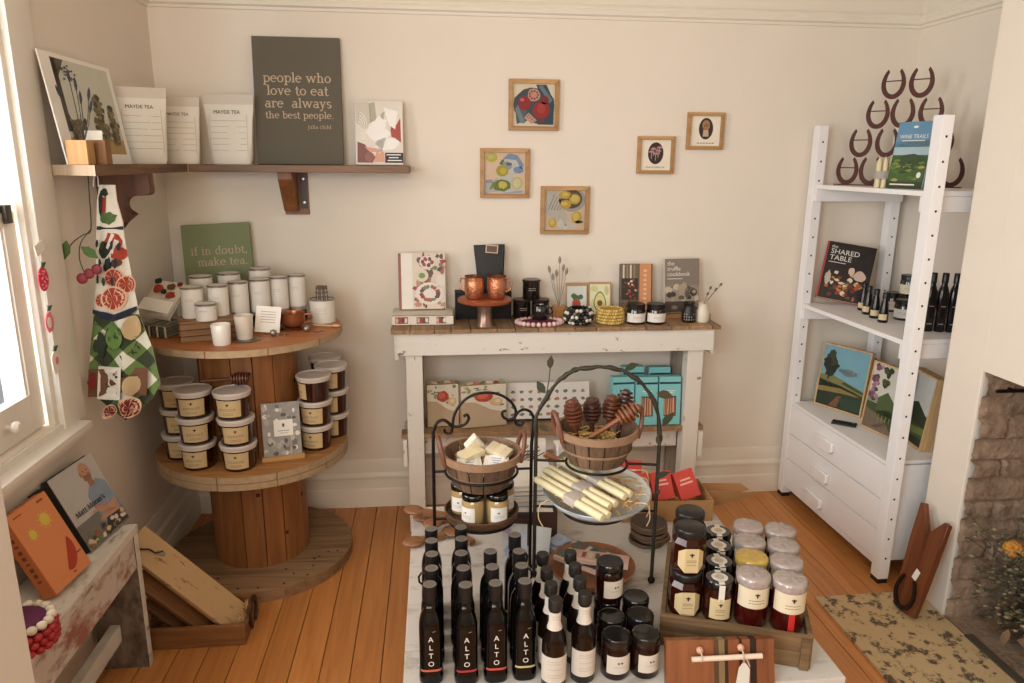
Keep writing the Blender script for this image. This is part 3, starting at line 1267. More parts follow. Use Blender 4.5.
t = thing('cherry_sprig', 'paper cherries on a wire stem beside the hanging fruit towel', 'ornament', (-1.055, 2.36, 1.36))
s = MB(40)
s.tube(smooth_pts([(.028, .012, .2098), (.026, .01, .16), (.022, .0, .05), (.0, 0, .035), (-.03, 0, .015), (-.048, 0, -.005)]), .0016, DGR, 6)
s.tube(smooth_pts([(.022, 0, .05), (-.012, 0, .01), (-.022, 0, -.04), (-.012, 0, -.085)]), .0014, DGR, 6)
s.build('wire_stem', t)
for (x, z, r_) in ((-.022, -.1, .017), (.0, -.085, .016), (.024, -.072, .016)):
    s = MB(40)
    s.ball((x, 0, z), r_, mat('7E2730', .6, var=.25, scale=80), 14, 10, (1, .45, 1))
    s.build('cherry', t)
for (x, z, a) in ((-.057, -.012, .2), (.012, -.02, -.9)):
    s = MB(0)
    s.prism([(0, .03), (.013, .012), (.014, -.006), (0, -.03), (-.014, -.006), (-.013, .012)], -.001, .001, GRN, xf((x, -.004, z), (0, a, 0)))
    s.build('leaf', t)

# ---- five small framed pictures on the wall
FRM = wood('BE925E', '9A7042', 'x', 1.0, .45, .15)


def frame(label, cx, cz, w, h, depth=.022, bar=.018, tilt=0.0, matc='E6DAC6'):
    t = thing('picture_frame', label, 'picture', (cx, YB, cz), rot=(0, tilt, 0))
    s = MB(0)
    o_, i_ = (w / 2, h / 2), (w / 2 - bar, h / 2 - bar)
    for pts in ([(-o_[0], o_[1]), (o_[0], o_[1]), (i_[0], i_[1]), (-i_[0], i_[1])], [(-o_[0], -o_[1]), (-i_[0], -i_[1]), (i_[0], -i_[1]), (o_[0], -o_[1])],
                [(-o_[0], -o_[1]), (-o_[0], o_[1]), (-i_[0], i_[1]), (-i_[0], -i_[1])], [(o_[0], -o_[1]), (i_[0], -i_[1]), (i_[0], i_[1]), (o_[0], o_[1])]):
        s.prism(pts, -depth, 0, FRM, bev=.0012)
    s.build('frame', t)
    s = MB(0)
    s.box((0, -.006, 0), (w - 2 * bar, .008, h - 2 * bar), mat(matc, .7))
    pw, ph = w - 2 * bar, h - 2 * bar
    a = Art(s, pw, ph, -.0102, z0=-ph / 2)
    return t, s, a


FR = lambda c: mat(dim(c, .82), .6, var=.12, scale=60)
t, s, a = frame('framed painting of red pomegranates on blue cloth, highest of five', .4405, 1.858, .219, .212, matc='CDBFA5')
a.layer((blob(.52, .5, .5, .42, 3, 18, .1), FR('3E4A55')))
a.layer(([(.55, .98), (.8, .98), (.98, .6), (.98, .04), (.6, .04), (.75, .5)], FR('2F4656')), (blob(.2, .3, .16, .25, 4, 12, .3), FR('55636B')))
a.layer(([(.6, .95), (.7, .97), (.95, .62), (.88, .55)], FR('6C8390')), ([(.05, .4), (.12, .5), (.3, .1), (.2, .06)], FR('7E8C90')))
a.layer((circ(.28, .54, .15, .17), FR('9E1B1E')), (circ(.68, .38, .21, .2), FR('A5201F')), (circ(.76, .62, .1), FR('8E1517')), (blob(.5, .74, .16, .15, 8, 16, .1), FR('D8A489')))
a.layer((circ(.68, .42, .1, .12), FR('C03A2E')), (blob(.22, .62, .05, .04, 2), FR('D7705C')), ([(.27, .2), (.38, .32), (.58, .14), (.46, .05)], FR('D9AC95')), (blob(.7, .12, .1, .05, 4), FR('6A3A30')))
for q in range(9):
    a.layer((circ(.5 + .1 * math.cos(q * .7), .74 + .09 * math.sin(q * .7), .025), FR('A62B22')))
for q in range(4):
    a.layer(([(.31 + q * .06, .2 - q * .03), (.33 + q * .06, .2 - q * .03), (.41 + q * .045, .27 - q * .045), (.39 + q * .045, .28 - q * .045)], FR('A62B22')))
s.build('painting', t)

t, s, a = frame('framed painting of limes and lemons on a pale blue cloth', .316, 1.5695, .218, .213, matc='C9AE93')
a.layer(([(.3, .1), (.55, .98), (.85, .95), (1, .6), (.7, .45), (.95, .02), (.3, .02)], FR('D7D5CC')), ([(.0, .0), (.02, .25), (.35, .4), (.3, .05)], FR('C8C3C4')))
a.layer(([(.45, .85), (.6, .98), (.8, .94), (.97, .7), (.9, .6), (.78, .82)], FR('8AA0BC')), (blob(.84, .58, .12, .09, 3), FR('7F9CC0')), (blob(.55, .68, .12, .1, 6), FR('9AA7B7')), ([(.4, .02), (.95, .08), (.9, .02)], FR('9FB0C2')), (blob(.12, .3, .1, .05, 7), FR('A99BB5')))
a.layer((blob(.18, .88, .15, .11, 4, 14, .12), FR('C8C23C')), (circ(.44, .56, .15, .14), FR('B6A92C')), (blob(.42, .2, .22, .15, 5, 16, .1), FR('6E8230')), (circ(.8, .26, .14, .16), FR('D6C682')))
a.layer((blob(.18, .9, .09, .06, 9), FR('DCD57A')), (circ(.46, .56, .08), FR('D9C43E')), (blob(.45, .22, .13, .09, 8, 14, .25), FR('E0C95A')), (circ(.8, .26, .1, .12), FR('E4DBA8')), (blob(.6, .72, .07, .04, 5), FR('6B6257')), ([(.36, .72), (.42, .82), (.5, .85), (.44, .7)], FR('5E7A3A')), ([(.12, .1), (.2, .28), (.3, .3), (.2, .12)], FR('7D9440')))
s.build('painting', t)

t, s, a = frame('framed painting of lemons in a dark bowl with striped cloth, lowest', .588, 1.409, .22, .212, matc='BCA68C')
a.layer(([(.0, .45), (.02, .95), (.3, .98), (.62, .2), (.45, .15)], FR('CFC6B6')), (circ(.68, .76, .33, .3), FR('B3AAA0')))
a.layer((circ(.66, .78, .27, .24), FR('5B4D45')), ([(.3, .12), (.5, .0), (.6, .05), (.4, .3)], FR('E0D8C9')), ([(.55, .25), (.8, .1), (.75, .04), (.5, .12)], FR('D7CEC0')))
for q in range(5):
    a.layer(([(.08 + q * .07, .5), (.1 + q * .07, .5), (.26 + q * .06, .9 - q * .05), (.24 + q * .06, .9 - q * .05)], FR('8C857B')))
LEM, LEM2 = FR('D3AE3C'), FR('E6CB6A')
a.layer((blob(.5, .88, .16, .1, 2, 14, .08), LEM), (circ(.74, .78, .14, .13), LEM), (blob(.52, .65, .14, .11, 4, 14, .08), LEM), (circ(.8, .32, .13, .15), LEM), (circ(.2, .18, .1, .12), LEM), (blob(.86, .2, .1, .04, 5), FR('5B4D45')))
a.layer((circ(.74, .79, .1, .09), LEM2), (blob(.5, .9, .08, .05, 6), LEM2), (circ(.78, .34, .08, .1), LEM2), (circ(.19, .2, .06, .08), LEM2), (blob(.5, .66, .07, .05, 3), LEM2))
s.build('painting', t)

t, s, a = frame('small framed print of pink mushrooms on a dark oval', .994, 1.653, .168, .163, bar=.0155)
a.layer((circ(.5, .56, .26, .36, 24), FR('3A2723')))
for q, (x, y) in enumerate(((.42, .68), (.58, .62), (.36, .58), (.62, .72), (.5, .52))):
    a.layer((circ(x, y, .1, .07, 12, 0, 180), FR('D79A98')), (rect(x - .012, y - .2, x + .012, y), FR('C9B29E')))
a.text('PINK MUSHROOM', .0105, INK, .5, .07)
s.build('print', t)
t, s, a = frame('small framed print of one pale morel on a dark oval, highest mushroom', 1.216, 1.759, .168, .16, bar=.0155)
a.layer((circ(.52, .58, .24, .36, 24), FR('3B2C20')))
a.layer((blob(.52, .7, .13, .17, 3, 16, .08), FR('C58E63')), ([(.44, .56), (.6, .56), (.62, .32), (.42, .32)], FR('E3C7A4')))
for q in range(5):
    a.layer((circ(.46 + .03 * q, .66 + .04 * (q % 3), .02, .03), FR('8F5F3C')))
for q in range(6):
    a.layer((rect(.24 + q * .1, .085, .31 + q * .1, .11), INK))
s.build('print', t)


# ================================================================== CABLE DRUMS
DX, DY, DR = -.735, 2.885, .362
DRW = wood('B07C46', '85562C', 'x', .8, .6, .2, dark='54351B')
DRS = wood('A86F3C', '7A4A24', 'z', .7, .5, .22, dark='4A2A14')
DRD = wood('A3835F', '775738', 'x', .8, .65, .25, dark='352213')
ORW = wood('B87440', '8E532B', 'x', .8, .5, .15, dark='6A3B1C')
RIM = mat('A58C6B', .75, var=.35, scale=40)
NAIL = mat('3A302A', .5, .6)


def disc(mb, r, z0, z1, m, n=6, ang=0.0, gap=.003, rim=None):
    """round flange sawn from boards; edge strip segments round it"""
    c, s_ = math.cos(ang), math.sin(ang)
    for k in range(n):
        y0, y1 = -r + 2 * r * k / n + gap / 2, -r + 2 * r * (k + 1) / n - gap / 2
        pts = []
        q0, q1 = math.asin(max(-1, y0 / r)), math.asin(min(1, y1 / r))
        for j in range(9):
            a = q0 + (q1 - q0) * j / 8
            pts.append((r * math.cos(a), r * math.sin(a)))
        for j in range(9):
            a = q1 + (q0 - q1) * j / 8
            pts.append((-r * math.cos(a), r * math.sin(a)))
        A = [mb.bm.verts.new((x * c - y * s_, x * s_ + y * c, z0)) for x, y in pts]
        B = [mb.bm.verts.new((x * c - y * s_, x * s_ + y * c, z1)) for x, y in pts]
        i = mb.mi(m)
        mb.face(A[::-1], i)
        mb.face(B, i)
        for j in range(len(pts)):
            mb.face([A[j], A[(j + 1) % len(pts)], B[(j + 1) % len(pts)], B[j]], i)
    if rim:
        for k in range(11):
            a0, a1 = 2 * PI * k / 11 + .006, 2 * PI * (k + 1) / 11 - .006
            mb.lathe([(r + .0005, z0 + .001), (r + .004, z0 + .001), (r + .004, z1 - .001), (r + .0005, z1 - .001)], rim, n=6, a0=a0, a1=a1)


def drum(label, z, col_h, base_t, top_t, top_m, base_m, seed, stave_r):
    t = thing('cable_drum', label, 'table', (DX, DY, z))
    s = MB(30)
    disc(s, DR, 0, base_t, base_m, 6, -.15, rim=RIM if seed else DRD)
    s.build('base_disc', t)
    s = MB(20)
    n = 15
    r = random.Random(seed)
    for k in range(n):
        a0, a1 = 2 * PI * k / n, 2 * PI * (k + 1) / n - .02
        ro = stave_r + r.uniform(-.002, .002)
        for (A0, A1) in ((a0, a1),):
            P = [(ro * math.cos(A0), ro * math.sin(A0)), (ro * 1.004 * math.cos((A0 + A1) / 2), ro * 1.004 * math.sin((A0 + A1) / 2)), (ro * math.cos(A1), ro * math.sin(A1)),
                 ((ro - .02) * math.cos(A1), (ro - .02) * math.sin(A1)), ((ro - .02) * math.cos(A0), (ro - .02) * math.sin(A0))]
            lo = [s.bm.verts.new((x, y, base_t)) for x, y in P]
            hi = [s.bm.verts.new((x, y, base_t + col_h)) for x, y in P]
            i = s.mi(DRS)
            s.face(lo[::-1], i)
            s.face(hi, i)
            for j in range(5):
                s.face([lo[j], lo[(j + 1) % 5], hi[(j + 1) % 5], hi[j]], i)
    s.lathe([(stave_r - .019, base_t), (stave_r - .019, base_t + col_h)], mat('1B120B', .9), 24)
    for k in range(5):
        a = -1.9 + k * .55
        zz = base_t + (.05, .3, .12, .24, .09)[k] * col_h / .4
        s.lathe([(.009, 0), (.006, .001), (0, .0012)], mat('3A2010', .8), 10, M=xf((stave_r * 1.001 * math.cos(a), stave_r * 1.001 * math.sin(a), zz), (0, PI / 2, a)))
    s.build('column', t)
    s = MB(30)
    disc(s, DR, base_t + col_h, base_t + col_h + top_t, top_m, 5, .1, rim=RIM)
    s.build('top_disc', t)
    if seed == 0:
        s = MB(0)
        for k in range(16):
            a, q = r.uniform(-2.6, -.2), r.uniform(.24, .345)
            s.lathe([(.005, base_t), (.005, base_t + .0008), (0, base_t + .001)], NAIL, 8, c=(q * math.cos(a), q * math.sin(a), 0))
        s.build('nail_heads', t)
    return t


drum('wooden cable drum standing on the floor, lower of the two', 0, .415, .045, .026, DRW, DRD, 0, .186)
drum('wooden cable drum with an orange-brown top, stacked upper one', .4868, .4412, .026, .026, ORW, DRW, 4, .186)
M1 = .5131      # top of the middle discs
DZ = .9803      # top of the upper drum

# ---- honey tubs
HONEY = mat('2E0F0A', .12, var=.2, scale=25, coat=.6)
TUBLID = mat('CBBFB2', .35, var=.05)
LABEL = mat('C4AA7C', .7, var=.06)
LABINK = mat('5B4A33', .7, var=0)


def cyl_fn(r, zc, a_mid=-PI / 2):
    return lambda x, y: Vector((r * math.cos(a_mid + x / r), r * math.sin(a_mid + x / r), zc + y))


def bee(mb, fn, s_=.006, y=0.0):
    mb.fan(circ(0, y, s_ * .45, s_, 8), INK, fn)
    mb.fan(circ(-s_ * .6, y + s_ * .3, s_ * .5, s_ * .3, 8), INK, fn)
    mb.fan(circ(s_ * .6, y + s_ * .3, s_ * .5, s_ * .3, 8), INK, fn)


def lines(mb, fn, w_, ys, m, h_=.0016, n=6):
    for y in ys:
        for k in range(n):
            mb.flat(rect(-w_ / 2 + w_ * k / n, y, -w_ / 2 + w_ * (k + .8) / n, y + h_), m, fn)


def tub_proto():
    t = thing('honey_tub', 'x', 'tub', (0, 0, 0), group='honey tubs on the lower drum')
    s = MB(40)
    s.lathe([(0, 0), (.052, 0), (.055, .003), (.0605, .088), (0, .088)], HONEY, 32)
    s.build('tub', t)
    s = MB(40)
    s.lathe([(.0606, .08), (.0635, .08), (.0642, .087), (.066, .088), (.067, .0905), (.067, .098), (.065, .1002), (.061, .1002), (.0605, .097), (0, .0965)], TUBLID, 32)
    s.build('lid', t)
    s = MB(40)
    a0, a1 = -PI / 2 - .80, -PI / 2 + .80
    s.lathe([(.0562, .012), (.0602, .074)], LABEL, 14, a0=a0, a1=a1)
    f = lambda x, y: Vector(((.0566 + (y - .012) * .0655) * math.cos(-PI / 2 + x / .058), (.0566 + (y - .012) * .0655) * math.sin(-PI / 2 + x / .058), y))
    bee(s, lambda x, y: f(x, y + .058), .006)
    lines(s, lambda x, y: f(x, y), .06, (.042, .037), LABINK)
    lines(s, lambda x, y: f(x, y), .038, (.026, .021), LABINK)
    s.build('paper_label', t)
    return t


tub = tub_proto()
ORD3 = ('bottom', 'middle', 'top')
stacks = (((-.972, 2.752), .25, 'three-high stack by the fruit towel'), ((-.875, 2.645), .1, 'second three-high stack along from the fruit towel'), ((-.733, 2.62), .05, 'three-high stack with a honey dipper on it'),
          ((-.475, 2.80), -.15, 'three-high stack behind the photo placard'), ((-.425, 2.935), -.3, 'three-high stack near the wall, behind the placard stack'), ((-.475, 3.075), .3, 'three-high stack hard against the back wall'))
first = True
for (x, y), rz, nm in stacks:
    for k in range(3):
        lab = '%s honey tub of the %s' % (ORD3[k], nm)
        loc = (x + rnd.uniform(-.005, .005), y + rnd.uniform(-.004, .004), M1 + .1003 * k)
        if first:
            tub.location, tub.rotation_euler = loc, (0, 0, rz)
            tub['label'] = lab
            first = False
        else:
            dup(tub, loc, rz + rnd.uniform(-.15, .15) - (.9 if (nm.startswith('three-high stack behind') and k == 2) else 0), lab)

# ---- honey dippers
DIPW = wood('6E3B22', '482313', 'z', 2.0, .4, .05)


def dipper(name_label, loc, rot, m, L=.17, group=None, k_=1.0, hd=.055):
    t = thing('honey_dipper', name_label, 'honey dipper', loc, rot=rot, group=group)
    s = MB(40)
    s.lathe([(0, 0), (.0055 * k_, .001), (.0065 * k_, .01), (.005 * k_, .03), (.005 * k_, L - hd - .005), (.0065 * k_, L - hd + .003), (0, L - hd + .005)], m, 12)
    s.build('handle', t)
    s = MB(25)
    prof = [(0, L - hd)]
    n = 6
    for k in range(n):
        z = L - hd + hd * k / n
        r = k_ * (.0105 + .0085 * math.sin(PI * (k + .7) / (n + .4)))
        e = hd / .055
        prof += [(r * .62, z), (r * .98, z + .0008 * e), (r, z + .003 * e), (r * .98, z + .0055 * e), (r * .6, z + .0062 * e)]
    prof += [(.006 * k_, L), (0, L + .003)]
    s.lathe(prof, m, 18)
    s.build('ridged_head', t)
    return t


dipper('dark wooden honey dipper lying on a tub lid by the placard', (-.85, 2.645, M1 + .3265), (0, math.radians(88), .03), DIPW, .17, None, 1.35, .06)

# ---- photo placard on the drum
t = thing('placard', 'honeycomb photo placard in a small pine stand beside the tubs', 'placard', (-.585, 2.69, M1), rot=(0, 0, .22))
s = MB(0)
s.box((0, -.012, .009), (.155, .03, .018), wood('C59A63', 'A77A45', 'x', 1, .5), bev=.002)
s.build('stand', t)
s = MB(0)
TLT = math.radians(12)
Rm = xf((0, -.018, .014), (-TLT, 0, 0))
w_, h_ = .138, .205
A = [Rm @ Vector(p) for p in ((-w_ / 2, 0, 0), (w_ / 2, 0, 0), (w_ / 2, 0, h_), (-w_ / 2, 0, h_))]
s.box(Rm @ Vector((0, .0016, h_ / 2)), (w_, .003, h_), WHITE, rot=(-TLT, 0, 0))
a = Art(s, w_, h_, 0)
base_fn = a.fn
a.fn = lambda x, y: Rm @ Vector((a.x0 + x * a.w, a.y - a.k * a.step, a.z0 + y * a.h))
a.layer((rect(0, 0, 1, 1), mat('8C867E', .4, var=.3, scale=60)))
r2 = random.Random(9)
for k in range(48):
    c = r2.choice(('DAD2C4', '6A625B', 'B4A996', '4E4843', 'A39C92', 'D9D4CA'))
    a.layer((blob(r2.uniform(.06, .94), r2.uniform(.05, .95), r2.uniform(.04, .08), r2.uniform(.03, .06), k, 8, .3), mat(c, .4)))
a.layer((rect(.3, .38, .8, .68), mat('E3DCD0', .4)))
a.layer((circ(.55, .58, .03, .035), INK), (rect(.4, .47, .7, .485), LINE), (rect(.44, .43, .66, .44), LINE))
s.build('photo', t)

# ================================================================== ON THE UPPER DRUM
t = thing('tea_sign', 'green canvas sign about making tea, behind the white tins', 'sign', (-.905, 3.215, DZ), rot=(-math.radians(9), math.radians(-3.0), 0))
s = MB(0)
s.box((0, -.009, .188), (.282, .018, .376), mat('7D8663', .8, var=.04), bev=.002)
s.build('canvas', t)
s = MB(0)
a = Art(s, .282, .376, -.0182)
a.serif('if in doubt,', .047, CREAMINK, .53, .655, weight=.09)
a.serif('make tea.', .047, CREAMINK, .57, .53, weight=.09)
s.build('lettering', t)

TIN = mat('DDD5C8', .45, var=.02)
TINLID = mat('A39A8F', .28, .9, var=.05)


def tin(r, h, loc, label, lid=True, rz=0.0):
    t = thing('candle_tin', label, 'tin', loc, rz, 'white tins on the upper drum')
    s = MB(40)
    s.lathe([(0, 0), (r, 0), (r, h), (0, h)], TIN, 30)
    s.build('tin', t)
    s = MB(40)
    s.lathe([(r + .0002, h - .006), (r + .0016, h - .006), (r + .0018, h), (r - .002, h + .001), (r - .004, h - .001), (0, h - .002)], TINLID, 30)
    s.build('lid', t)
    s = MB(0)
    f = cyl_fn(r + .0006, 0)
    lines(s, f, r * .75, (h * .62, h * .57), LINE, .0012, 5)
    s.build('print', t)
    return t


# slatted crates used as risers
CRW = wood('9A7048', '6E4A2B', 'x', 1.1, .6, .2)


def riser(label, loc, rz, L, W, H):
    t = thing('riser_crate', label, 'crate', loc, rz)
    s = MB(0)
    n = 3
    for y in (-W / 2 + .005, W / 2 - .005):
        for k in range(n):
            z0 = H * k / n + .001
            s.box((0, y, z0 + H / n / 2 - .001), (L, .009, H / n - .003), CRW)
    for x in (-L / 2 + .012, L / 2 - .012):
        s.box((x, 0, H / 2), (.009, W - .02, H - .002), CRW)
    s.build('sides', t)
    s = MB(0)
    for k in range(4):
        s.box((0, -W / 2 + W * (k + .5) / 4, H + .003), (L, W / 4 - .003, .006), CRW)
    s.build('deck', t)
    return t


riser('small slatted wooden crate under the white tins by the folded towels', (-.83, 2.737, DZ), .38, .2, .12, .068)
riser('long dark riser crate under the back row of white tins', (-.80, 3.045, DZ), .42, .32, .1, .095)
RZ1, RZ2 = DZ + .0745, DZ + .1015
tin(.038, .112, (-.885, 2.755, RZ1), 'white lidded tin at the crate corner by the folded towels')
tin(.0365, .06, (-.823, 2.701, RZ1), 'short white tin standing at the front edge of the slatted crate')
tin(.036, .112, (-.802, 2.79, RZ1), 'white lidded tin on the slatted crate behind the short tin')
tin(.043, .095, (-.91, 2.955, RZ2), 'wide white tin on the riser, first below the green sign')
tin(.043, .1, (-.815, 3.0, RZ2), 'wide white tin on the riser, below the middle of the green sign')
tin(.043, .108, (-.71, 3.065, RZ2), 'wide white tin beside the edge of the green sign')
tin(.036, .125, (-.75, 2.876, DZ + .06), 'tall white tin between the slatted crate and the long row')
tin(.0385, .126, (-.683, 2.93, DZ + .0605), 'tall white tin behind the small white card')
tin(.037, .126, (-.622, 2.985, DZ + .0605), 'tall white tin behind the copper teacup')
tin(.035, .126, (-.559, 3.034, DZ + .0605), 'tall white tin at the end of the row toward the spoon holder')

# low dark jars that the front tins stand on
DJ = mat('1C1916', .25, var=.1)


def dark_jar(label, loc, r, h):
    t = thing('dark_jar', label, 'jar', loc, 0, 'dark jars under the white tins')
    s = MB(40)
    s.lathe([(0, 0), (r - .002, 0), (r, .004), (r, h * .72), (r - .002, h * .76), (0, h * .76)], DJ, 26)
    s.build('jar', t)
    s = MB(40)
    s.lathe([(0, h * .762), (r + .001, h * .762), (r + .001, h - .002), (r - .001, h), (0, h)], mat('B8AEA2', .35, .5), 26)
    s.build('lid', t)


dark_jar('dark jar with pale lid under the tin beside the glass', (-.75, 2.876, DZ), .0365, .0595)
dark_jar('dark jar with pale lid behind the small white card', (-.683, 2.93, DZ), .038, .06)
dark_jar('dark jar with pale lid behind the copper teacup', (-.622, 2.985, DZ), .036, .06)
dark_jar('dark jar with pale lid beside the spoon holder', (-.559, 3.034, DZ), .0345, .06)
tin(.026, .1, (-.475, 3.13, DZ), 'slim white tin behind the spoon holder')

# spoon holder
t = thing('spoon_holder', 'white tin holding small dark metal spoons at the drum edge', 'tin', (-.455, 2.99, DZ))
s = MB(40)
s.lathe([(0, 0), (.05, 0), (.05, .094), (.0485, .094), (.0485, .003), (0, .003)], TIN, 32)
s.build('tin', t)
s = MB(40)
s.lathe([(.0495, .09), (.0515, .0915), (.0515, .0955), (.0475, .0955), (.0475, .09)], TINLID, 32)
s.build('rim', t)
s = MB(0)
lines(s, cyl_fn(.0506, 0), .05, (.06, .052, .04), LINE, .0014, 6)
s.build('print', t)
SPN = mat('857A70', .3, .85)
for k in range(6):
    t = thing('small_spoon', 'dark metal spoon, %s of six standing in the white tin' % ('first', 'second', 'third', 'fourth', 'fifth', 'last')[k], 'spoon', (-.487 + k * .0125, 2.985 + .012 * (k % 2), DZ + .0045), rot=(.06, .1 - k * .04, .3), group='spoons in the white tin')
    s = MB(40)
    s.box((0, 0, .085), (.0055, .0022, .095), SPN, bev=.0008)
    s.box((0, 0, .138), (.009, .0024, .016), SPN, bev=.001)
    s.build('handle', t)
    s = MB(40)
    s.ball((0, 0, .024), .009, SPN, 10, 8, (.85, .3, 2.2))
    s.build('bowl', t)

# white tumbler, glass on a coaster, card, copper teacup and saucer, tea strainers
t = thing('tumbler', 'small plain white ceramic tumbler in front of the slatted crate', 'cup', (-.755, 2.622, DZ))
s = MB(50)
s.lathe([(0, 0), (.028, 0), (.03, .003), (.0335, .072), (.032, .0745), (.0305, .072), (.0275, .008), (0, .006)], mat('E6E0D5', .3, var=.02, coat=.3), 30)
s.build('cup', t)
t = thing('coaster', 'small tarnished metal coaster under the tall glass', 'coaster', (-.685, 2.68, DZ))
s = MB(40)
s.lathe([(0, 0), (.044, 0), (.047, .003), (.045, .004), (.04, .003), (0, .003)], mat('8E7C6C', .3, .8), 28)
s.build('dish', t)
t = thing('drinking_glass', 'tall frosted glass standing on a metal coaster', 'glass', (-.692, 2.69, DZ + .0035))
s = MB(50)
s.lathe([(0, 0), (.026, 0), (.028, .003), (.0335, .088), (.032, .088), (.0265, .006), (0, .005)], mat('D6CCBC', .25, var=.03, coat=.4), 28)
s.build('glass', t)
t = thing('price_card', 'small white card propped against the dark jars', 'card', (-.632, 2.775, DZ + .006), rot=(-math.radians(22), math.radians(6), .1))
s = MB(0)
s.box((0, -.001, .05), (.09, .0016, .1), WHITE)
s.build('card', t)
s = MB(0)
a = Art(s, .09, .1, -.0018)
for y in (.78, .68, .58, .48, .38):
    a.layer((rect(.2, y, .8, y + .02), LINE))
s.build('print', t)
COP = mat('9A5A38', .28, .55, var=.12, coat=.3)
t = thing('saucer', 'brown glazed saucer under the copper teacup', 'saucer', (-.545, 2.865, DZ))
s = MB(50)
s.lathe([(0, .003), (.03, 0), (.035, .002), (.06, .01), (.061, .012), (.035, .006), (0, .006)], COP, 30)
s.build('saucer', t)
t = thing('teacup', 'wide copper-brown teacup on its saucer', 'cup', (-.55, 2.865, DZ + .0066))
s = MB(50)
s.lathe([(0, 0), (.025, 0), (.04, .012), (.046, .03), (.044, .052), (.046, .058), (.044, .058), (.041, .05), (.043, .03), (.036, .014), (0, .006)], COP, 30)
s.build('bowl', t)
s = MB(50)
s.tube([(.044, 0, .048), (.062, 0, .052), (.072, 0, .038), (.066, 0, .022), (.042, 0, .016)], .0045, COP, 8)
s.build('handle', t)
for k, (lx, ly, lab) in enumerate(((-.49, 2.80, 'wire tea strainer with chain lying before the teacup'), (-.60, 2.735, 'small wire tea strainer lying beside the white card'))):
    t = thing('tea_strainer', lab, 'tea strainer', (lx, ly, DZ), .4 * k)
    s = MB(40)
    s.ball((0, 0, .0135), .013, mat('9A8F85', .3, .8, var=.3, scale=300), 14, 10)
    s.build('mesh_ball', t)
    s = MB(40)
    pts = [(.013 + .05 * q / 12, .014 * math.sin(q * .8), .002) for q in range(13)]
    s.tube(pts, .0017, mat('9A8F85', .3, .8), 6)
    s.build('chain', t)
t = thing('spoon', 'pale wooden scoop lying near the drum edge', 'spoon', (-.432, 2.888, DZ), -.25)
s = MB(40)
s.tube([(-.05, 0, .005), (0, 0, .005), (.03, 0, .005)], .0035, mat('C9A57A', .5), 8)
s.ball((.045, 0, .006), .012, mat('C9A57A', .5), 12, 8, (1.4, 1, .5))
s.build('scoop', t)

# folded towels beside the crate


def folded(mb, w_, d_, h_, m, seed, layers=4):
    r = random.Random(seed)
    for k in range(layers):
        th = h_ / layers
        z = th * k
        ww, dd = w_ * r.uniform(.92, 1.0), d_ * r.uniform(.92, 1.0)
        prof = []
        nx, ny = 10, 8
        top, bot = [], []
        for j in range(ny + 1):
            rt, rb = [], []
            for i in range(nx + 1):
                x, y = ww * (i / nx - .5), dd * (j / ny - .5)
                e = min(i, nx - i, j, ny - j)
                up = th * (.92 if e > 0 else .5) + r.uniform(-.0012, .0012) + .004 * math.sin(i * .9 + k) * (k == layers - 1)
                rt.append(mb.bm.verts.new((x, y, z + up)))
                rb.append(mb.bm.verts.new((x, y, z + th * (.0 if e > 0 else .45))))
            top.append(rt)
            bot.append(rb)
        q = mb.mi(m)
        for j in range(ny):
            for i in range(nx):
                mb.face([top[j][i], top[j][i + 1], top[j + 1][i + 1], top[j + 1][i]], q)
                mb.face([bot[j][i], bot[j + 1][i], bot[j + 1][i + 1], bot[j][i + 1]], q)
        for j in range(ny):
            mb.face([top[j][0], top[j + 1][0], bot[j + 1][0], bot[j][0]], q)
            mb.face([top[j][nx], bot[j][nx], bot[j + 1][nx], top[j + 1][nx]], q)
        for i in range(nx):
            mb.face([top[0][i], bot[0][i], bot[0][i + 1], top[0][i + 1]], q)
            mb.face([top[ny][i], top[ny][i + 1], bot[ny][i + 1], bot[ny][i]], q)


t = thing('folded_towel', 'green and grey striped cloth folded at the drum edge, under another', 'tea towel', (-1.008, 2.80, DZ), -.35)
s = MB(60)
STR1, STR2 = mat('8A8672', .9, var=.2, scale=80), mat('C4BBA8', .9, var=.1)
folded(s, .12, .12, .048, STR1, 4)
s.build('cloth', t)
s = MB(0)
for q in range(7):
    s.flat(rect(-.055 + q * .017, -.058, -.047 + q * .017, .05), (STR2, mat('55573F', .9))[q % 2], lambda x, y: Vector((x, y, .0535)))
    s.flat(rect(-.055 + q * .017, .002, -.047 + q * .017, .044), (STR2, mat('55573F', .9))[q % 2], lambda x, y: Vector((x, -.0615, y)))
s.build('stripes', t)
t = thing('folded_towel', 'fruit-printed cloth folded with a blank white paper band', 'tea towel', (-1.0, 2.82, DZ + .124), rot=(.85, .1, -.4))
s = MB(60)
folded(s, .13, .15, .026, CL_W, 6, 2)
s.build('cloth', t)
s = MB(0)
for q, (x, y, r_, m_) in enumerate(((-.03, .03, .022, RED), (.02, .045, .018, BRN), (.035, .01, .02, RED), (-.045, .06, .016, DGR), (.0, .02, .013, NAVY), (.05, .06, .012, RED2))):
    s.flat(blob(x, y, r_, r_ * .8, q, 12, .2), m_, lambda a, b, q=q: Vector((a, b, .0315 + q * .0002)))
s.build('fruit_print', t)
s = MB(0)
s.box((0, -.04, .033), (.134, .05, .0012), WHITE)
s.box((0, -.078, .016), (.134, .0012, .03), WHITE)
s.build('paper_band', t)


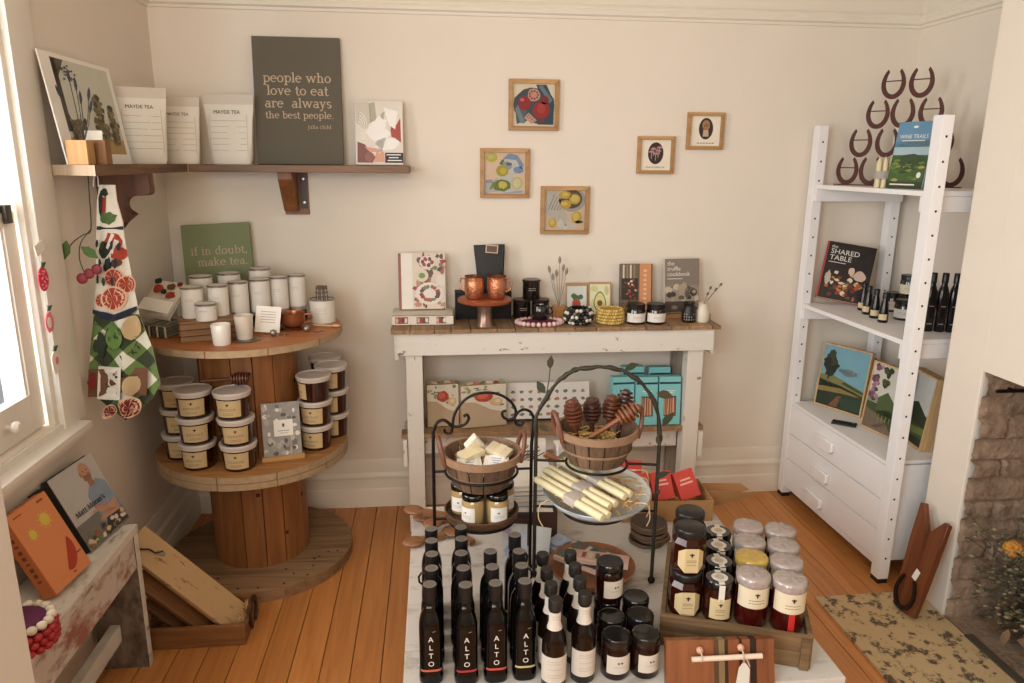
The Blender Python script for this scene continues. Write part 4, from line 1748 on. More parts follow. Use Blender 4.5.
# ================================================================== CONSOLE TABLE AGAINST THE BACK WALL
TZ = .935
WORN = patchy('DCD5C9', '7E6A56', 34, .64, .02, .7, (1, 1, .5), .3)
WORNX = patchy('DCD5C9', '7E6A56', 34, .64, .02, .7, (.5, 1, 1), .3)
TOPW = wood('A5845F', '795A3E', 'y', 1.1, .6, .3, dark='4A3220')
GREYW = wood('A69A8C', '7C7064', 'z', 1, .7, .1)
t = thing('console_table', 'narrow white worn console table with dark plank top under the small pictures', 'table', (.525, 3.0, 0))
s = MB(0)
xx = -.712
r = random.Random(3)
while xx < .705:
    wd_ = min(r.uniform(.07, .12), .712 - xx)
    if .712 - xx - wd_ < .03:
        wd_ = .712 - xx
    sk = r.uniform(-.004, .004)
    s.box((xx + wd_ / 2, .139 + r.uniform(-.003, .003), TZ - .0085), (wd_ - .003, .29, .017), TOPW, bev=.0015)
    xx += wd_
s.build('plank_top', t)
s = MB(0)
s.box((0, .018, TZ - .0655), (1.375, .018, .095), WORNX, bev=.002)
s.build('front_rail', t)
for sx in (-1, 1):
    s = MB(0)
    s.box((sx * .6885, .15, TZ - .075), (.018, .25, .115), WORN, bev=.002)
    s.build('side_rail', t)
for sx in (-1, 1):
    for y, m_ in ((.062, WORN), (.245, GREYW)):
        s = MB(0)
        s.box((sx * .617, y, (TZ - .018) / 2), (.07, .07 if y < .1 else .045, TZ - .018), m_, bev=.003)
        s.build('leg', t)
s = MB(0)
for k in range(3):
    s.box((0, .07 + k * .072, .4505), (1.36 if k == 0 else 1.16, .069, .019), TOPW, bev=.0015)
s.build('lower_shelf', t)
s = MB(0)
s.box((0, .115, .39), (1.16, .018, .1), WORNX, bev=.002)
s.build('lower_rail', t)
for sx in (-1, 1):
    s = MB(0)
    s.box((sx * .664, .14, .38), (.018, .25, .12), WORN, bev=.002)
    s.build('lower_side_rail', t)

# ---- recipe books with a floral cover
FLB = mat('DCD2C2', .5)


def floral(a, seed, n=34, x0=.04, x1=.96):
    r2 = random.Random(seed)
    cs = ('8E3B33', '6B4A3C', 'A65A48', '7A7A52', 'C9B8A0', '5E4A44', 'B98572', 'A33A3A')
    for k in range(n):
        a.layer((blob(r2.uniform(x0, x1), r2.uniform(.04, .96), r2.uniform(.03, .08), r2.uniform(.03, .07), seed + k, 9, .35), mat(r2.choice(cs), .5)))


t = thing('cookbook', 'thick floral-patterned cookbook lying flat at the end of the console', 'book', (-.053, 3.095, TZ))
s = MB(0)
for z, h_ in ((.0015, .003), (.0405, .003)):
    s.box((0, .085, z), (.262, .17, h_), FLB)
s.box((0, .0015, .021), (.262, .003, .042), FLB)
s.build('cover', t)
s = MB(0)
s.box((0, .086, .021), (.254, .164, .035), PAGES)
s.build('pages', t)
s = MB(0)
a = Art(s, .262, .042, -.0001)
a.layer((rect(.02, .04, .98, .96), FLB))
for k, (x0, x1) in enumerate(((.05, .26), (.4, .6), (.72, .88))):
    a.layer((rect(x0, .15, x1, .85), mat(('8E4B3F', '6B6258', '7A4A40')[k], .5)))
    for q in range(4):
        a.layer((blob(x0 + (x1 - x0) * (.15 + .23 * q), .5, .025, .3, q + k, 8, .3), mat(('C9A88F', 'A33A3A', '55463C', 'D8CDBB')[q], .5)))
s.build('spine_print', t)
t, s, a = book('cookbook', 'floral-patterned cookbook standing upright on another flat floral book', .205, .245, .03, FLB, PAGES, (-.055, 3.235, TZ + .0445), (-math.radians(8), 0, .02))
a.layer((rect(.0, 0, .06, 1), mat('8E5548', .5)), (rect(.3, 0, 1, 1), mat('D8C8B6', .5)))
a.layer((rect(.06, 0, .3, 1), mat('E4DED2', .5)))
floral(a, 11, 60, .34, .96)
a.layer((circ(.62, .84, .17, .12), mat('D8CFC2', .4)), (circ(.66, .28, .3, .2), mat('DAD2C6', .4)), (circ(.5, .6, .14, .11), mat('CFC9AE', .4)), (circ(.9, .5, .1, .12), mat('D8CFC2', .4)))
for k in range(16):
    an = k * 2.4
    a.layer((blob(.66 + .18 * math.cos(an), .28 + .12 * math.sin(an), .05, .035, k + 5, 8, .3), mat(('8E3B33', '5E4A44', '7A7A52', 'A65A48')[k % 4], .5)))
for k in range(6):
    a.layer((blob(.62 + .1 * math.cos(k), .84 + .06 * math.sin(k), .04, .04, k, 8, .3), mat(('A33A3A', '6B3A36')[k % 2], .5)))
a.layer((circ(.5, .6, .07, .05), mat('7E8A4A', .5)))
s.build('cover_print', t)

# ---- black box, cake stand, copper mugs, black pouch
t = thing('black_box', 'plain black box behind the copper cake stand', 'box', (.215, 3.235, TZ))
s = MB(20)
s.box((0, 0, .058), (.25, .075, .116), mat('181513', .65, var=.2, spec=.25), bev=.003)
s.build('box_body', t)
s = MB(20)
s.box((0, 0, .119), (.252, .077, .006), mat('1B1816', .6, spec=.25), bev=.002)
s.build('lid', t)
CKW = wood('A4552F', '7A3B1E', 'x', 1.2, .35, .1)
t = thing('cake_stand', 'round copper-brown cake stand holding two copper mugs', 'cake stand', (.212, 3.075, TZ))
s = MB(40)
s.lathe([(0, .1), (.105, .1), (.115, .106), (.116, .116), (.112, .119), (0, .117)], CKW, 40)
s.build('plate', t)
s = MB(40)
s.lathe([(0, 0), (.043, 0), (.041, .006), (.034, .02), (.031, .06), (.034, .095), (.05, .1), (0, .1)], mat('8C7264', .3, .75, var=.15), 28)
s.build('pedestal', t)
HCOP = mat('D08C68', .25, .85, var=.25, scale=120, bump=.6)


def mug(label, loc, rz):
    t = thing('copper_mug', label, 'mug', loc, rz, 'copper mugs on the cake stand')
    s = MB(50)
    s.lathe([(0, 0), (.03, 0), (.036, .006), (.0415, .035), (.041, .07), (.0385, .092), (.0395, .095), (.037, .095), (.039, .07), (.039, .035), (.034, .01), (0, .008)], HCOP, 32)
    s.build('body', t)
    s = MB(50)
    s.tube([(.038, 0, .082), (.056, 0, .084), (.063, 0, .065), (.058, 0, .04), (.04, 0, .03)], .004, HCOP, 8)
    s.build('handle', t)
    s = MB(50)
    s.lathe([(.0387, .0935), (.041, .0945), (.041, .097), (.0375, .097)], mat('5A3A2A', .3, .8), 32)
    s.build('rim', t)


mug('hammered copper mug whose handle faces the floral books', (.166, 3.065, TZ + .1193), PI - .3)
mug('hammered copper mug whose handle faces the candle jars', (.262, 3.06, TZ + .1193), -.2)
t = thing('coffee_pouch', 'black pouch with a copper label standing on the black box', 'packet', (.25, 3.235, TZ + .1275), rot=(-.06, -.04, -.12))
s = MB(40)
pouch(s, .135, .2, mat('1F1B18', .5, var=.25, scale=40, spec=.3), mat('1F1B18', .5, var=.25, scale=40, spec=.3))
s.build('packet', t)
s = MB(0)
s.box((.012, -.02, .181), (.055, .0016, .036), mat('C9A88A', .5), rot=(-.22, .1, 0))
s.box((.012, -.0215, .181), (.045, .0016, .027), mat('5A4032', .5), rot=(-.22, .1, 0))
s.build('label', t)

# ---- black candle jars, mug, beads
CJ = mat('1D1817', .15, var=.15, coat=.5)


def candle_jar(label, loc):
    t = thing('candle_jar', label, 'candle', loc, rnd.uniform(-.2, .2), 'black candle jars on the console')
    s = MB(40)
    s.lathe([(0, 0), (.037, 0), (.039, .003), (.039, .076), (0, .076)], CJ, 30)
    s.build('jar', t)
    s = MB(40)
    s.lathe([(.0395, .076), (.041, .078), (.041, .086), (.039, .088), (0, .087)], mat('4A3B36', .3, .6), 30)
    s.build('lid', t)
    s = MB(0)
    f = cyl_fn(.0394, 0)
    s.flat(rect(-.022, .026, .022, .06), mat('3A211E', .4), f)
    f2 = cyl_fn(.0397, 0)
    lines(s, f2, .034, (.05, .042), mat('CFC3B4', .5, var=0), .0018, 5)
    s.build('label', t)


candle_jar('black candle jar beside the cake stand, under another jar', (.388, 3.215, TZ))
candle_jar('black candle jar behind the small black mug, under another jar', (.472, 3.21, TZ))
candle_jar('black candle jar balanced on top of two others', (.43, 3.213, TZ + .0884))
t = thing('enamel_mug', 'small black mug among the pink beads', 'mug', (.455, 3.105, TZ + .0172))
s = MB(50)
s.lathe([(0, 0), (.03, 0), (.034, .004), (.035, .06), (.033, .062), (.032, .058), (.031, .006), (0, .004)], CJ, 28)
s.build('body', t)
s = MB(50)
s.tube([(.033, 0, .05), (.05, 0, .05), (.055, 0, .03), (.034, 0, .014)], .004, CJ, 8)
s.build('handle', t)


def bead_ring(mb, rx, ry, n, r_, mats, z=None, ph=0.0, c=(0, 0)):
    for k in range(n):
        a = 2 * PI * k / n + ph
        mb.ball((c[0] + rx * math.cos(a), c[1] + ry * math.sin(a), r_ if z is None else z), r_, mats[k % len(mats)], 10, 7)


t = thing('bead_necklace', 'ring of pale pink beads with plum cord around a small black mug', 'necklace', (.45, 3.083, TZ))
s = MB(60)
bead_ring(s, .098, .066, 26, .0105, (mat('D9B3AE', .4), mat('E2C6BF', .4), mat('D4A5A6', .4)))
s.build('beads', t)
s = MB(60)
s.lathe([(0, .001), (.07, .001), (.074, .006), (.068, .013), (.05, .0165), (0, .017)], mat('5A2233', .7, var=.3, scale=60), 28, M=xf((.0, .004, 0), (0, 0, 0), (1.1, .72, 1)))
s.build('plum_mat', t)

# ---- wooden vase with dried stems and two greeting cards
t = thing('bud_vase', 'wooden block vase with dried grey seed heads beside the candle jars', 'vase', (.555, 3.2, TZ))
s = MB(20)
s.lathe([(0, 0), (.036, 0), (.038, .003), (.04, .05), (.034, .054), (0, .053)], wood('C08A4E', '96622F', 'z', 1.3, .5), 4, M=xf((0, 0, 0), (0, 0, PI / 4), (1.15, 1, 1)))
s.build('block', t)
s = MB(40)
stems(s, [(-.045, .0, .21), (-.028, .0, .175), (.0, .01, .25), (.016, .01, .215), (.028, 0, .2), (-.012, .01, .19)], mat('8E7C66', .8), mat('8F8475', .85, var=.3, scale=80), .0075, .03, (0, 0, .05))
s.build('dried_stems', t)


def card(name, label, w_, h_, loc, rz, tilt, cat='card', group=None, thick=.003, base=None):
    t = thing(name, label, cat, loc, group=group, rot=(-math.radians(tilt), 0, rz))
    s = MB(0)
    s.box((0, -thick / 2, h_ / 2), (w_, thick, h_), base or WHITE)
    s.build('card', t)
    s = MB(0)
    return s, Art(s, w_, h_, -thick), t


KRAFT = mat('B08A62', .8, var=.05)
s, a, t = card('greeting_card', 'greeting card with a painted strawberry behind the dried stems', .1, .148, (.648, 3.262, TZ), 0, 9, base=KRAFT)
a.layer((rect(.06, .03, .96, .9), mat('CFD3CB', .7)))
a.layer((blob(.5, .36, .2, .15, 3, 14, .1), mat('B4503A', .7)), (blob(.4, .58, .16, .09, 4, 10, .3), mat('4E6A45', .7)), (blob(.66, .55, .14, .08, 5, 10, .3), mat('4E6A45', .7)))
s.build('print', t)
s, a, t = card('greeting_card', 'greeting card with a painted avocado half', .105, .15, (.757, 3.262, TZ), -.04, 9, base=KRAFT)
a.layer((rect(.06, .03, .94, .94), mat('DDD6B0', .7)))
a.layer((blob(.25, .8, .18, .1, 3, 10, .2), mat('C8C890', .7)), (blob(.8, .75, .1, .14, 4, 10, .2), mat('B9BE84', .7)), (blob(.2, .35, .1, .14, 6, 10, .2), mat('C8C890', .7)))
a.layer(([(.5 + .27 * math.cos(q * PI / 12) * (1 - .25 * math.sin(q * PI / 12)), .42 + .3 * math.sin(q * PI / 12)) for q in range(24)], mat('5A6A34', .7)))
a.layer(([(.5 + .23 * math.cos(q * PI / 12) * (1 - .25 * math.sin(q * PI / 12)), .42 + .26 * math.sin(q * PI / 12)) for q in range(24)], mat('D2CB8A', .7)))
a.layer((circ(.5, .36, .12, .09), mat('7A4B28', .6)))
s.build('print', t)

# ---- beaded bowls
t = thing('beaded_bowl', 'round black and white beaded bowl on the console edge', 'bowl', (.622, 3.085, TZ))
s = MB(50)
s.lathe([(0, 0), (.046, 0), (.054, .02), (.054, .05), (.045, .07), (.04, .07), (.048, .05), (.048, .02), (.04, .006), (0, .005)], BLACK, 28)
s.build('bowl', t)
s = MB(60)
BW = (mat('1A1715', .35), mat('DAD0C2', .4), mat('1A1715', .35), mat('6A6258', .4), mat('DAD0C2', .4), mat('1A1715', .35), mat('1A1715', .35))
for q, (rr, zz) in enumerate(((.052, .01), (.058, .023), (.06, .037), (.058, .051), (.05, .064))):
    n = 20
    for k in range(n):
        a_ = 2 * PI * (k + .5 * (q % 2)) / n
        s.ball((rr * math.cos(a_), rr * math.sin(a_), zz), .0085, BW[(k * 3 + q * 2) % 7], 8, 6)
s.build('beadwork', t)
t = thing('beaded_bowl', 'yellow beaded bowl of three stacked rings', 'bowl', (.763, 3.085, TZ))
t.scale = (.94, .94, .97)
s = MB(50)
s.lathe([(0, 0), (.05, 0), (.054, .02), (.054, .06), (.05, .066), (.03, .062), (0, .06)], mat('A8862F', .7), 28)
s.build('bowl', t)
s = MB(60)
YL = (mat('C9A75A', .6), mat('D4B870', .6), mat('BC984A', .6))
for q, (rr, zz) in enumerate(((.058, .009), (.06, .023), (.0605, .037), (.059, .051), (.054, .063))):
    bead_ring(s, rr, rr, 30, .0072, YL, zz, q * .1)
s.build('beadwork', t)

# ---- two dark spread jars, books, small vases
SJ = mat('241310', .12, var=.2, coat=.5)
BLID = mat('1E1B19', .35, .3, var=.1)


def spread_jar(label, loc, group, r=.042, h=.088, lab='DDD6CC', rz=0.0):
    t = thing('spread_jar', label, 'jar', loc, rz, group)
    s = MB(40)
    s.lathe([(0, 0), (r - .003, 0), (r, .004), (r, h * .68), (r * .92, h * .76), (0, h * .76)], SJ, 28)
    s.build('glass_jar', t)
    s = MB(40)
    s.lathe([(0, h * .765), (r * .96, h * .765), (r * .97, h * .98), (r * .93, h), (0, h * .995)], BLID, 28)
    s.build('lid', t)
    s = MB(40)
    s.lathe([(r + .0006, h * .12), (r + .0006, h * .56)], mat(lab, .7, var=.03), 26, a0=-PI / 2 - 1.3, a1=-PI / 2 + 1.3)
    f = cyl_fn(r + .001, 0)
    lines(s, f, r * 1.0, (h * .38, h * .31), LINE, .0016, 5)
    s.build('paper_label', t)
    return t


spread_jar('black-lidded jar with white label in front of the market cookbook', (.874, 3.075, TZ), 'black-lidded jars on the console')
spread_jar('black-lidded jar with white label between two cookbooks', (.964, 3.07, TZ), 'black-lidded jars on the console')
t, s, a = book('cookbook', 'cookbook with a fruit-stall photo and orange strip standing on the console', .15, .235, .02, mat('5A4A3A', .4), PAGES, (.92, 3.25, TZ), (-math.radians(8), 0, -.02))
a.layer((rect(.0, 0, .58, 1), mat('6B5A48', .4)), (rect(.6, 0, .96, 1), mat('C98A5C', .45)))
r2 = random.Random(21)
for k in range(4):
    a.layer((rect(.08 + k * .11, .72, .13 + k * .11, .98), mat(('CFC4B0', '8E7C66')[k % 2], .5)))
a.layer((rect(.04, .3, .56, .72), mat('2E2620', .5)))
for k in range(40):
    y = r2.uniform(.1, .68)
    a.layer((blob(r2.uniform(.08, .52), y, r2.uniform(.025, .05), r2.uniform(.015, .03), k, 8, .3), mat(r2.choice(('A33A28', 'C2522F', '3E5230', 'D8C8A8', '2B2622', '8E2A22') if y > .3 else ('5A3A4A', '3E2E2A', '7A6A34', 'A6802F')), .5)))
for k in range(9):
    a.layer((rect(.72, .12 + k * .09, .82, .17 + k * .09), mat('E0B48C', .5)))
s.build('cover_print', t)
t, s, a = book('cookbook', 'grey-brown cookbook about truffles standing near the console end', .168, .242, .028, mat('7E7264', .45), PAGES, (1.128, 3.235, TZ + .0165), (-math.radians(8), 0, .1), spine=mat('CFC3B0', .5))
a.layer((rect(0, 0, 1, 1), mat('83766A', .45)))
CW = mat('E6DFD4', .5, var=0)
a.layer((rect(.0, .0, 1, .2), mat('4A4038', .5)), (rect(0, .2, 1, .5), mat('978878', .5)))
for k in range(26):
    a.layer((blob(r2.uniform(.05, .95), r2.uniform(.08, .5), r2.uniform(.05, .13), r2.uniform(.03, .08), k + 3, 10, .25), mat(r2.choice(('BFAE98', '5E5448', '8A7A68', '3E362F', 'A6957F')), .5)))
a.text('the', .027, CW, .06, .88, 'LEFT')
a.text('truffle', .027, CW, .06, .78, 'LEFT')
a.text('cookbook', .027, CW, .06, .68, 'LEFT')
a.layer((rect(.06, .62, .5, .632), CW))
s.build('cover_print', t)
t = thing('book_ledge', 'narrow pine ledge under the truffle cookbook', 'stand', (1.13, 3.205, TZ), .1)
s = MB(0)
s.box((0, 0, .005), (.19, .075, .01), wood('C49A66', 'A07442', 'x', 1, .5), bev=.002)
s.box((0, -.035, .011), (.19, .008, .014), wood('C49A66', 'A07442', 'x', 1, .5), bev=.002)
s.build('ledge', t)
t = thing('small_vase', 'small black patterned vase in front of the truffle cookbook', 'vase', (1.118, 3.085, TZ))
s = MB(50)
s.lathe([(0, 0), (.026, 0), (.031, .006), (.032, .045), (.024, .062), (.022, .08), (.026, .085), (.02, .085), (.018, .064), (0, .06)], BLACK, 28)
s.build('body', t)
s = MB(0)
for q in range(14):
    s.fan(circ(-.03 + .011 * (q % 6), .015 + .012 * (q // 5), .003, .004, 8), mat('8E8577', .5), cyl_fn(.0325, 0))
s.build('pattern', t)
t = thing('small_vase', 'small cream vase with sparse dried sprigs at the console end', 'vase', (1.182, 3.085, TZ))
s = MB(50)
s.lathe([(0, 0), (.026, 0), (.03, .006), (.0295, .045), (.022, .062), (.021, .08), (.024, .085), (.019, .085), (.017, .064), (0, .06)], mat('D9CFBA', .5, var=.06), 28)
s.build('body', t)
s = MB(40)
stems(s, [(.05, 0, .14), (.075, .01, .16), (.03, .01, .145), (.015, 0, .12)], mat('8A7A5E', .8), mat('6A6054', .8, var=.3), .006, .014, (0, 0, .075))
s.build('dried_sprigs', t)
t = thing('pebble_cup', 'tiny clay cup at the very end of the console', 'cup', (1.223, 3.138, TZ))
s = MB(50)
s.lathe([(0, 0), (.014, 0), (.017, .004), (.017, .024), (.014, .026), (.012, .02), (0, .018)], mat('B98A66', .6), 20)
s.build('cup', t)

# ================================================================== LOWER SHELF OF THE CONSOLE
SZ = .4602


def gift(label, loc, rz, w_, h_, seed):
    t = thing('gift_box', label, 'box', loc, rot=(-.1, 0, rz), group='kraft gift boxes on the lower shelf')
    s = MB(0)
    s.box((0, -.022, h_ / 2), (w_, .044, h_), mat('B39B7C', .75, var=.05), bev=.002)
    s.build('box_body', t)
    s = MB(0)
    a = Art(s, w_, h_, -.0442)
    r2 = random.Random(seed)
    a.layer(([(0, .62), (.3, .6), (.62, .42), (1, .3), (1, 1), (0, 1)], mat('D2C7B2', .7)))
    for k in range(22):
        x_ = r2.uniform(.04, .96)
        y_ = r2.uniform(.66 - .3 * x_ + .08, .96)
        a.layer((blob(x_, y_, r2.uniform(.03, .07), r2.uniform(.015, .04), seed + k, 9, .4), mat(r2.choice(('6F7A4A', '8C8F5E', '4F5A3C', 'B9A98A', '8A8F70')), .7)))
    a.layer((blob(.5, .72, .2, .13, seed, 14, .12), mat('A6402F', .7)), (blob(.78, .58, .14, .1, seed + 1, 12, .15), mat('C9A878', .7)))
    a.layer((blob(.46, .74, .12, .08, seed + 3, 12, .2), mat('C2604A', .7)), (blob(.8, .6, .07, .05, seed + 4, 10, .2), mat('D8C3A0', .7)))
    s.build('floral_sleeve', t)
    s = MB(30)
    for k in range(7):
        x_ = -w_ / 2 + w_ * (k + .5) / 7
        s.flat([(x_ - .014, 0), (x_ + .014, 0), (x_ + .02, .012), (x_, .022), (x_ - .012, .014)], mat(('8C8F5E', 'B9A98A', 'A65A48')[k % 3], .7), lambda a_, b_: Vector((a_, -.02 + .012 * math.sin(a_ * 90), h_ - .003 + b_ * .8)))
    s.build('tissue_edge', t)


gift('kraft gift box with a red flower sleeve beside the console leg', (.025, 3.16, SZ), .1, .14, .19, 4)
gift('kraft gift box with a pale and red flower sleeve beside the white chart card', (.205, 3.14, SZ), .16, .205, .19, 17)
s, a, t = card('chart_card', 'wide white card printed with rows of tiny fruit behind the twig basket', .385, .175, (.51, 3.16, SZ + .0045), 0, 10, 'card', base=mat('DDD5CB', .6))
r2 = random.Random(2)
for i in range(9):
    for j in range(4):
        a.layer((blob(.08 + i * .105, .16 + j * .2, .028, .045, i * 5 + j, 9, .35), mat(('8C6A5E', '6E7464', 'A77B6E', '77706A', '8E8A5E')[(i * 3 + j) % 5], .7)))
s.build('print', t)
s = MB(0)
s.box((0, .006, .004), (.385, .02, .008), BLACK)
s.build('foot', t)

TEAL = mat('7CC0C0', .5, var=.04)
NVY = mat('1F3442', .5)


def snack(label, loc, rz, h_=.222):
    t = thing('snack_box', label, 'box', loc, rot=(-.08, 0, rz), group='teal snack boxes on the lower shelf')
    w_, d_ = .1, .05
    s = MB(0)
    s.box((0, -d_ / 2, h_ / 2), (w_, d_, h_), TEAL, bev=.0015)
    s.build('carton', t)
    s = MB(0)
    s.box((w_ / 2 + .0003, -d_ / 2, h_ / 2), (.0006, d_ - .004, h_ - .004), NVY)
    s.box((0, -d_ - .0003, h_ * .87), (w_ - .003, .0006, .009), NVY)
    s.build('navy_band', t)
    s = MB(0)
    a = Art(s, w_, h_, -d_ - .0002)
    a.layer((rect(.24, .18, .8, .6), mat('2A2420', .4)))
    for q in range(8):
        x_ = .27 + q * .065
        a.layer(([(x_, .2), (x_ + .05, .2), (x_ + .05 + .02 * ((q % 3) - 1), .58), (x_ + .02 * ((q % 3) - 1), .58)], mat(('C79A78', 'B5734E', 'D2B79A', 'A65C40')[q % 4], .5)))
    a.layer((rect(.3, .7, .74, .715), CW), (rect(.36, .665, .68, .677), CW))
    s.build('window_print', t)


snack('teal snack box in the front trio, beside the twig basket', (.835, 3.115, SZ), .06)
snack('teal snack box in the middle of the front trio', (.942, 3.105, SZ), .0)
snack('teal snack box in the front trio, against the console leg', (1.05, 3.105, SZ), -.03)
snack('taller teal snack box standing behind the gap of the first pair', (.905, 3.20, SZ), .0, .245)
snack('taller teal snack box behind, next to the rear console leg', (1.03, 3.20, SZ), -.02, .24)


# ================================================================== LOW WHITEWASHED DISPLAY TABLE
LZ = .40
LOWT = patchy('C9C1B6', '94877A', 14, .62, .09, .7, (.5, 1, 1), .2)
TX0, TX1, TY0, TY1 = -.092, .985, 1.45, 2.46
t = thing('display_table', 'low whitewashed table holding the bottles, stands and jam jars', 'table', ((TX0 + TX1) / 2, (TY0 + TY1) / 2, 0))
s = MB(0)
for k in range(5):
    y0 = TY0 + (TY1 - TY0) * k / 5
    s.box((0, y0 + (TY1 - TY0) / 10 - (TY0 + TY1) / 2, LZ - .02), (TX1 - TX0, (TY1 - TY0) / 5 - .0015, .04), LOWT, bev=.003)
s.build('table_top', t)
s = MB(0)
for sx in (-1, 1):
    s.box((sx * .46, 0, LZ - .075), (.02, .86, .07), LOWT)
for sy in (-1, 1):
    s.box((0, sy * .43, LZ - .075), (.9, .02, .07), LOWT)
s.build('apron_rail', t)
for sx in (-1, 1):
    for sy in (-1, 1):
        s = MB(0)
        s.box((sx * .46, sy * .43, (LZ - .04) / 2), (.06, .06, LZ - .04), LOWT, bev=.003)
        s.build('leg', t)

# ---- black oil bottles
OILG = mat('0B0908', .12, var=.1, spec=.35)
OILCAP = mat('171412', .35, var=.1, spec=.4)
INKW = mat('E6DED4', .5, var=0)


def oil_bottle(band):
    t = thing('oil_bottle', 'x', 'bottle', group='black oil bottles on the low table')
    s = MB(50)
    s.lathe([(0, 0), (.0275, 0), (.0292, .003), (.0292, .022), (.0275, .026), (.0275, .145), (.027, .154), (.024, .17), (.018, .184), (.0155, .193), (.0165, .196), (.0165, .199), (.0145, .201), (.014, .219), (0, .219)], OILG, 32, sq=3.2)
    s.build('bottle', t)
    s = MB(50)
    s.lathe([(.0142, .212), (.0172, .214), (.0172, .249), (.0165, .2525), (.0162, .2535, mat('6E675F', .35, .1)), (.012, .2538, mat('645D55', .35, .1)), (0, .2533)], OILCAP, 26)
    s.build('cap', t)
    s = MB(0)
    R_ = .0281
    f = lambda x, y: Vector((x, -R_, y))
    for ch, y in (('A', .117), ('L', .095), ('T', .073), ('O', .051)):
        s.text(ch, .019, INKW, lambda a, b, y=y: f(a, b + y))
    s.flat(rect(.004, .141, .012, .1425), mat('8A8378', .5), lambda x, y: f(x, y + x * .3))
    s.build('lettering', t)
    s = MB(50)
    s.lathe([(.0279, .036), (.0279, .0415)], band, 20, a0=-PI / 2 - .85, a1=-PI / 2 + .85, sq=3.6)
    s.build('colour_band', t)
    return t


bands = (mat('C0604C', .5), mat('A8303A', .5), mat('C8503C', .5), mat('BFB080', .5))
rows = (('in the row along the bare table edge', (-.021,), (1.549, 1.619, 1.686, 1.754, 1.818)), ('in the second row in from the bare table edge', (.058,), (1.539, 1.613, 1.684, 1.757, 1.82)),
        ('in the short third row of oil bottles', (.132,), (1.54, 1.612, 1.686)), ('in the row beside the paper-necked bottles', (.204,), (1.542, 1.611, 1.68, 1.765)))
ordn = ('front', 'second from front', 'third from front', 'fourth from front', 'hindmost')
for q, (nm, (bx,), ys) in enumerate(rows):
    proto = None
    for k, by in enumerate(ys):
        on = 'hindmost' if k == len(ys) - 1 else ordn[k]
        lab = '%s black oil bottle %s' % (on, nm)
        loc, rz_ = (bx + rnd.uniform(-.003, .003), by, LZ), rnd.uniform(-.05, .05)
        if proto is None:
            proto = oil_bottle(bands[q])
            proto.location, proto.rotation_euler = loc, (0, 0, rz_)
            proto['label'] = lab
            o = proto
        else:
            o = dup(proto, loc, rz_, lab)
        if (q, k) in ((0, 2), (3, 2), (3, 3)):
            s = MB(50)
            sg = -1 if q == 0 else 1
            s.tube([(sg * .0155, 0, .2), (sg * .028, 0, .2), (sg * .034, 0, .19), (sg * .033, 0, .175), (sg * .026, 0, .168), (sg * .0245, 0, .172)], .0028, OILG, 8)
            s.build('ring_handle', o)

# ---- paper-necked vinegar bottles
VING = mat('130A07', .12, var=.2, spec=.4)
VLAB = mat('CBBFB0', .75, var=.04)


def vinegar():
    t = thing('vinegar_bottle', 'x', 'bottle', group='paper-necked bottles on the low table')
    s = MB(50)
    s.lathe([(0, 0), (.027, 0), (.0295, .003), (.0298, .108), (.029, .125), (.025, .143), (.0175, .16), (.0135, .175), (.012, .2), (.012, .22), (0, .22)], VING, 30)
    s.build('bottle', t)
    s = MB(50)
    s.lathe([(.0122, .21), (.0165, .212), (.0165, .234), (.015, .2385), (0, .239)], mat('1B1815', .4, var=.1), 24)
    s.build('cap', t)
    s = MB(50)
    s.lathe([(.0184, .160), (.0143, .176), (.0142, .206)], VLAB, 24)
    f = lambda x, y: Vector((.0147 * math.cos(-PI / 2 + x / .0147), .0147 * math.sin(-PI / 2 + x / .0147), y))
    lines(s, f, .02, (.195, .188), LINE, .0014, 4)
    s.build('neck_label', t)
    s = MB(50)
    s.lathe([(.0302, .022), (.0304, .095)], VLAB, 28, a0=-PI / 2 - 1.5, a1=-PI / 2 + 1.5)
    f2 = cyl_fn(.0309, 0)
    lines(s, f2, .04, (.082, .075, .06, .045, .038), LINE, .0012, 6)
    s.build('body_label', t)
    return t


vb = vinegar()
vb.scale = (1, 1, .965)
firstv = True
for q, (bx, ys, nm) in enumerate(((.268, (1.5, 1.564, 1.63, 1.702), 'beside the black oil bottles'), (.342, (1.517, 1.58, 1.642, 1.706), 'beside the squat dark jars'))):
    for k, by in enumerate(ys):
        lab = '%s paper-necked dark bottle in the row %s' % (('front', 'second', 'third', 'hindmost')[k], nm)
        if firstv:
            vb.location, vb['label'], firstv = (bx, by, LZ), lab, False
        else:
            dup(vb, (bx, by, LZ), rnd.uniform(-.25, .25), lab)

# ---- squat dark jars with glossy black lids
GBL = mat('171513', .16, .2, var=.1, coat=.4)


def squat():
    t = thing('jam_jar', 'x', 'jar', group='dark jam jars with glossy black lids')
    s = MB(50)
    s.lathe([(0, 0), (.032, 0), (.0355, .005), (.0355, .074), (.033, .084), (.031, .088), (0, .088)], mat('1E0906', .12, var=.2, spec=.4), 30)
    s.build('glass_jar', t)
    s = MB(40)
    s.lathe([(.031, .088), (.035, .0885), (.0355, .091), (.0355, .104), (.0335, .108), (.031, .109), (.0295, .1075), (.012, .1065), (0, .1068)], GBL, 30)
    s.build('lid', t)
    s = MB(40)
    s.lathe([(.036, .02), (.036, .068)], VLAB, 24, a0=-PI / 2 - .95, a1=-PI / 2 + .95)
    f = cyl_fn(.0364, 0)
    for sx in (-1, 1):
        s.fan(circ(sx * .004, .05, .0028, .0028, 8), INK, f)
    lines(s, f, .034, (.038,), LINE, .0014, 5)
    s.build('paper_label', t)
    return t


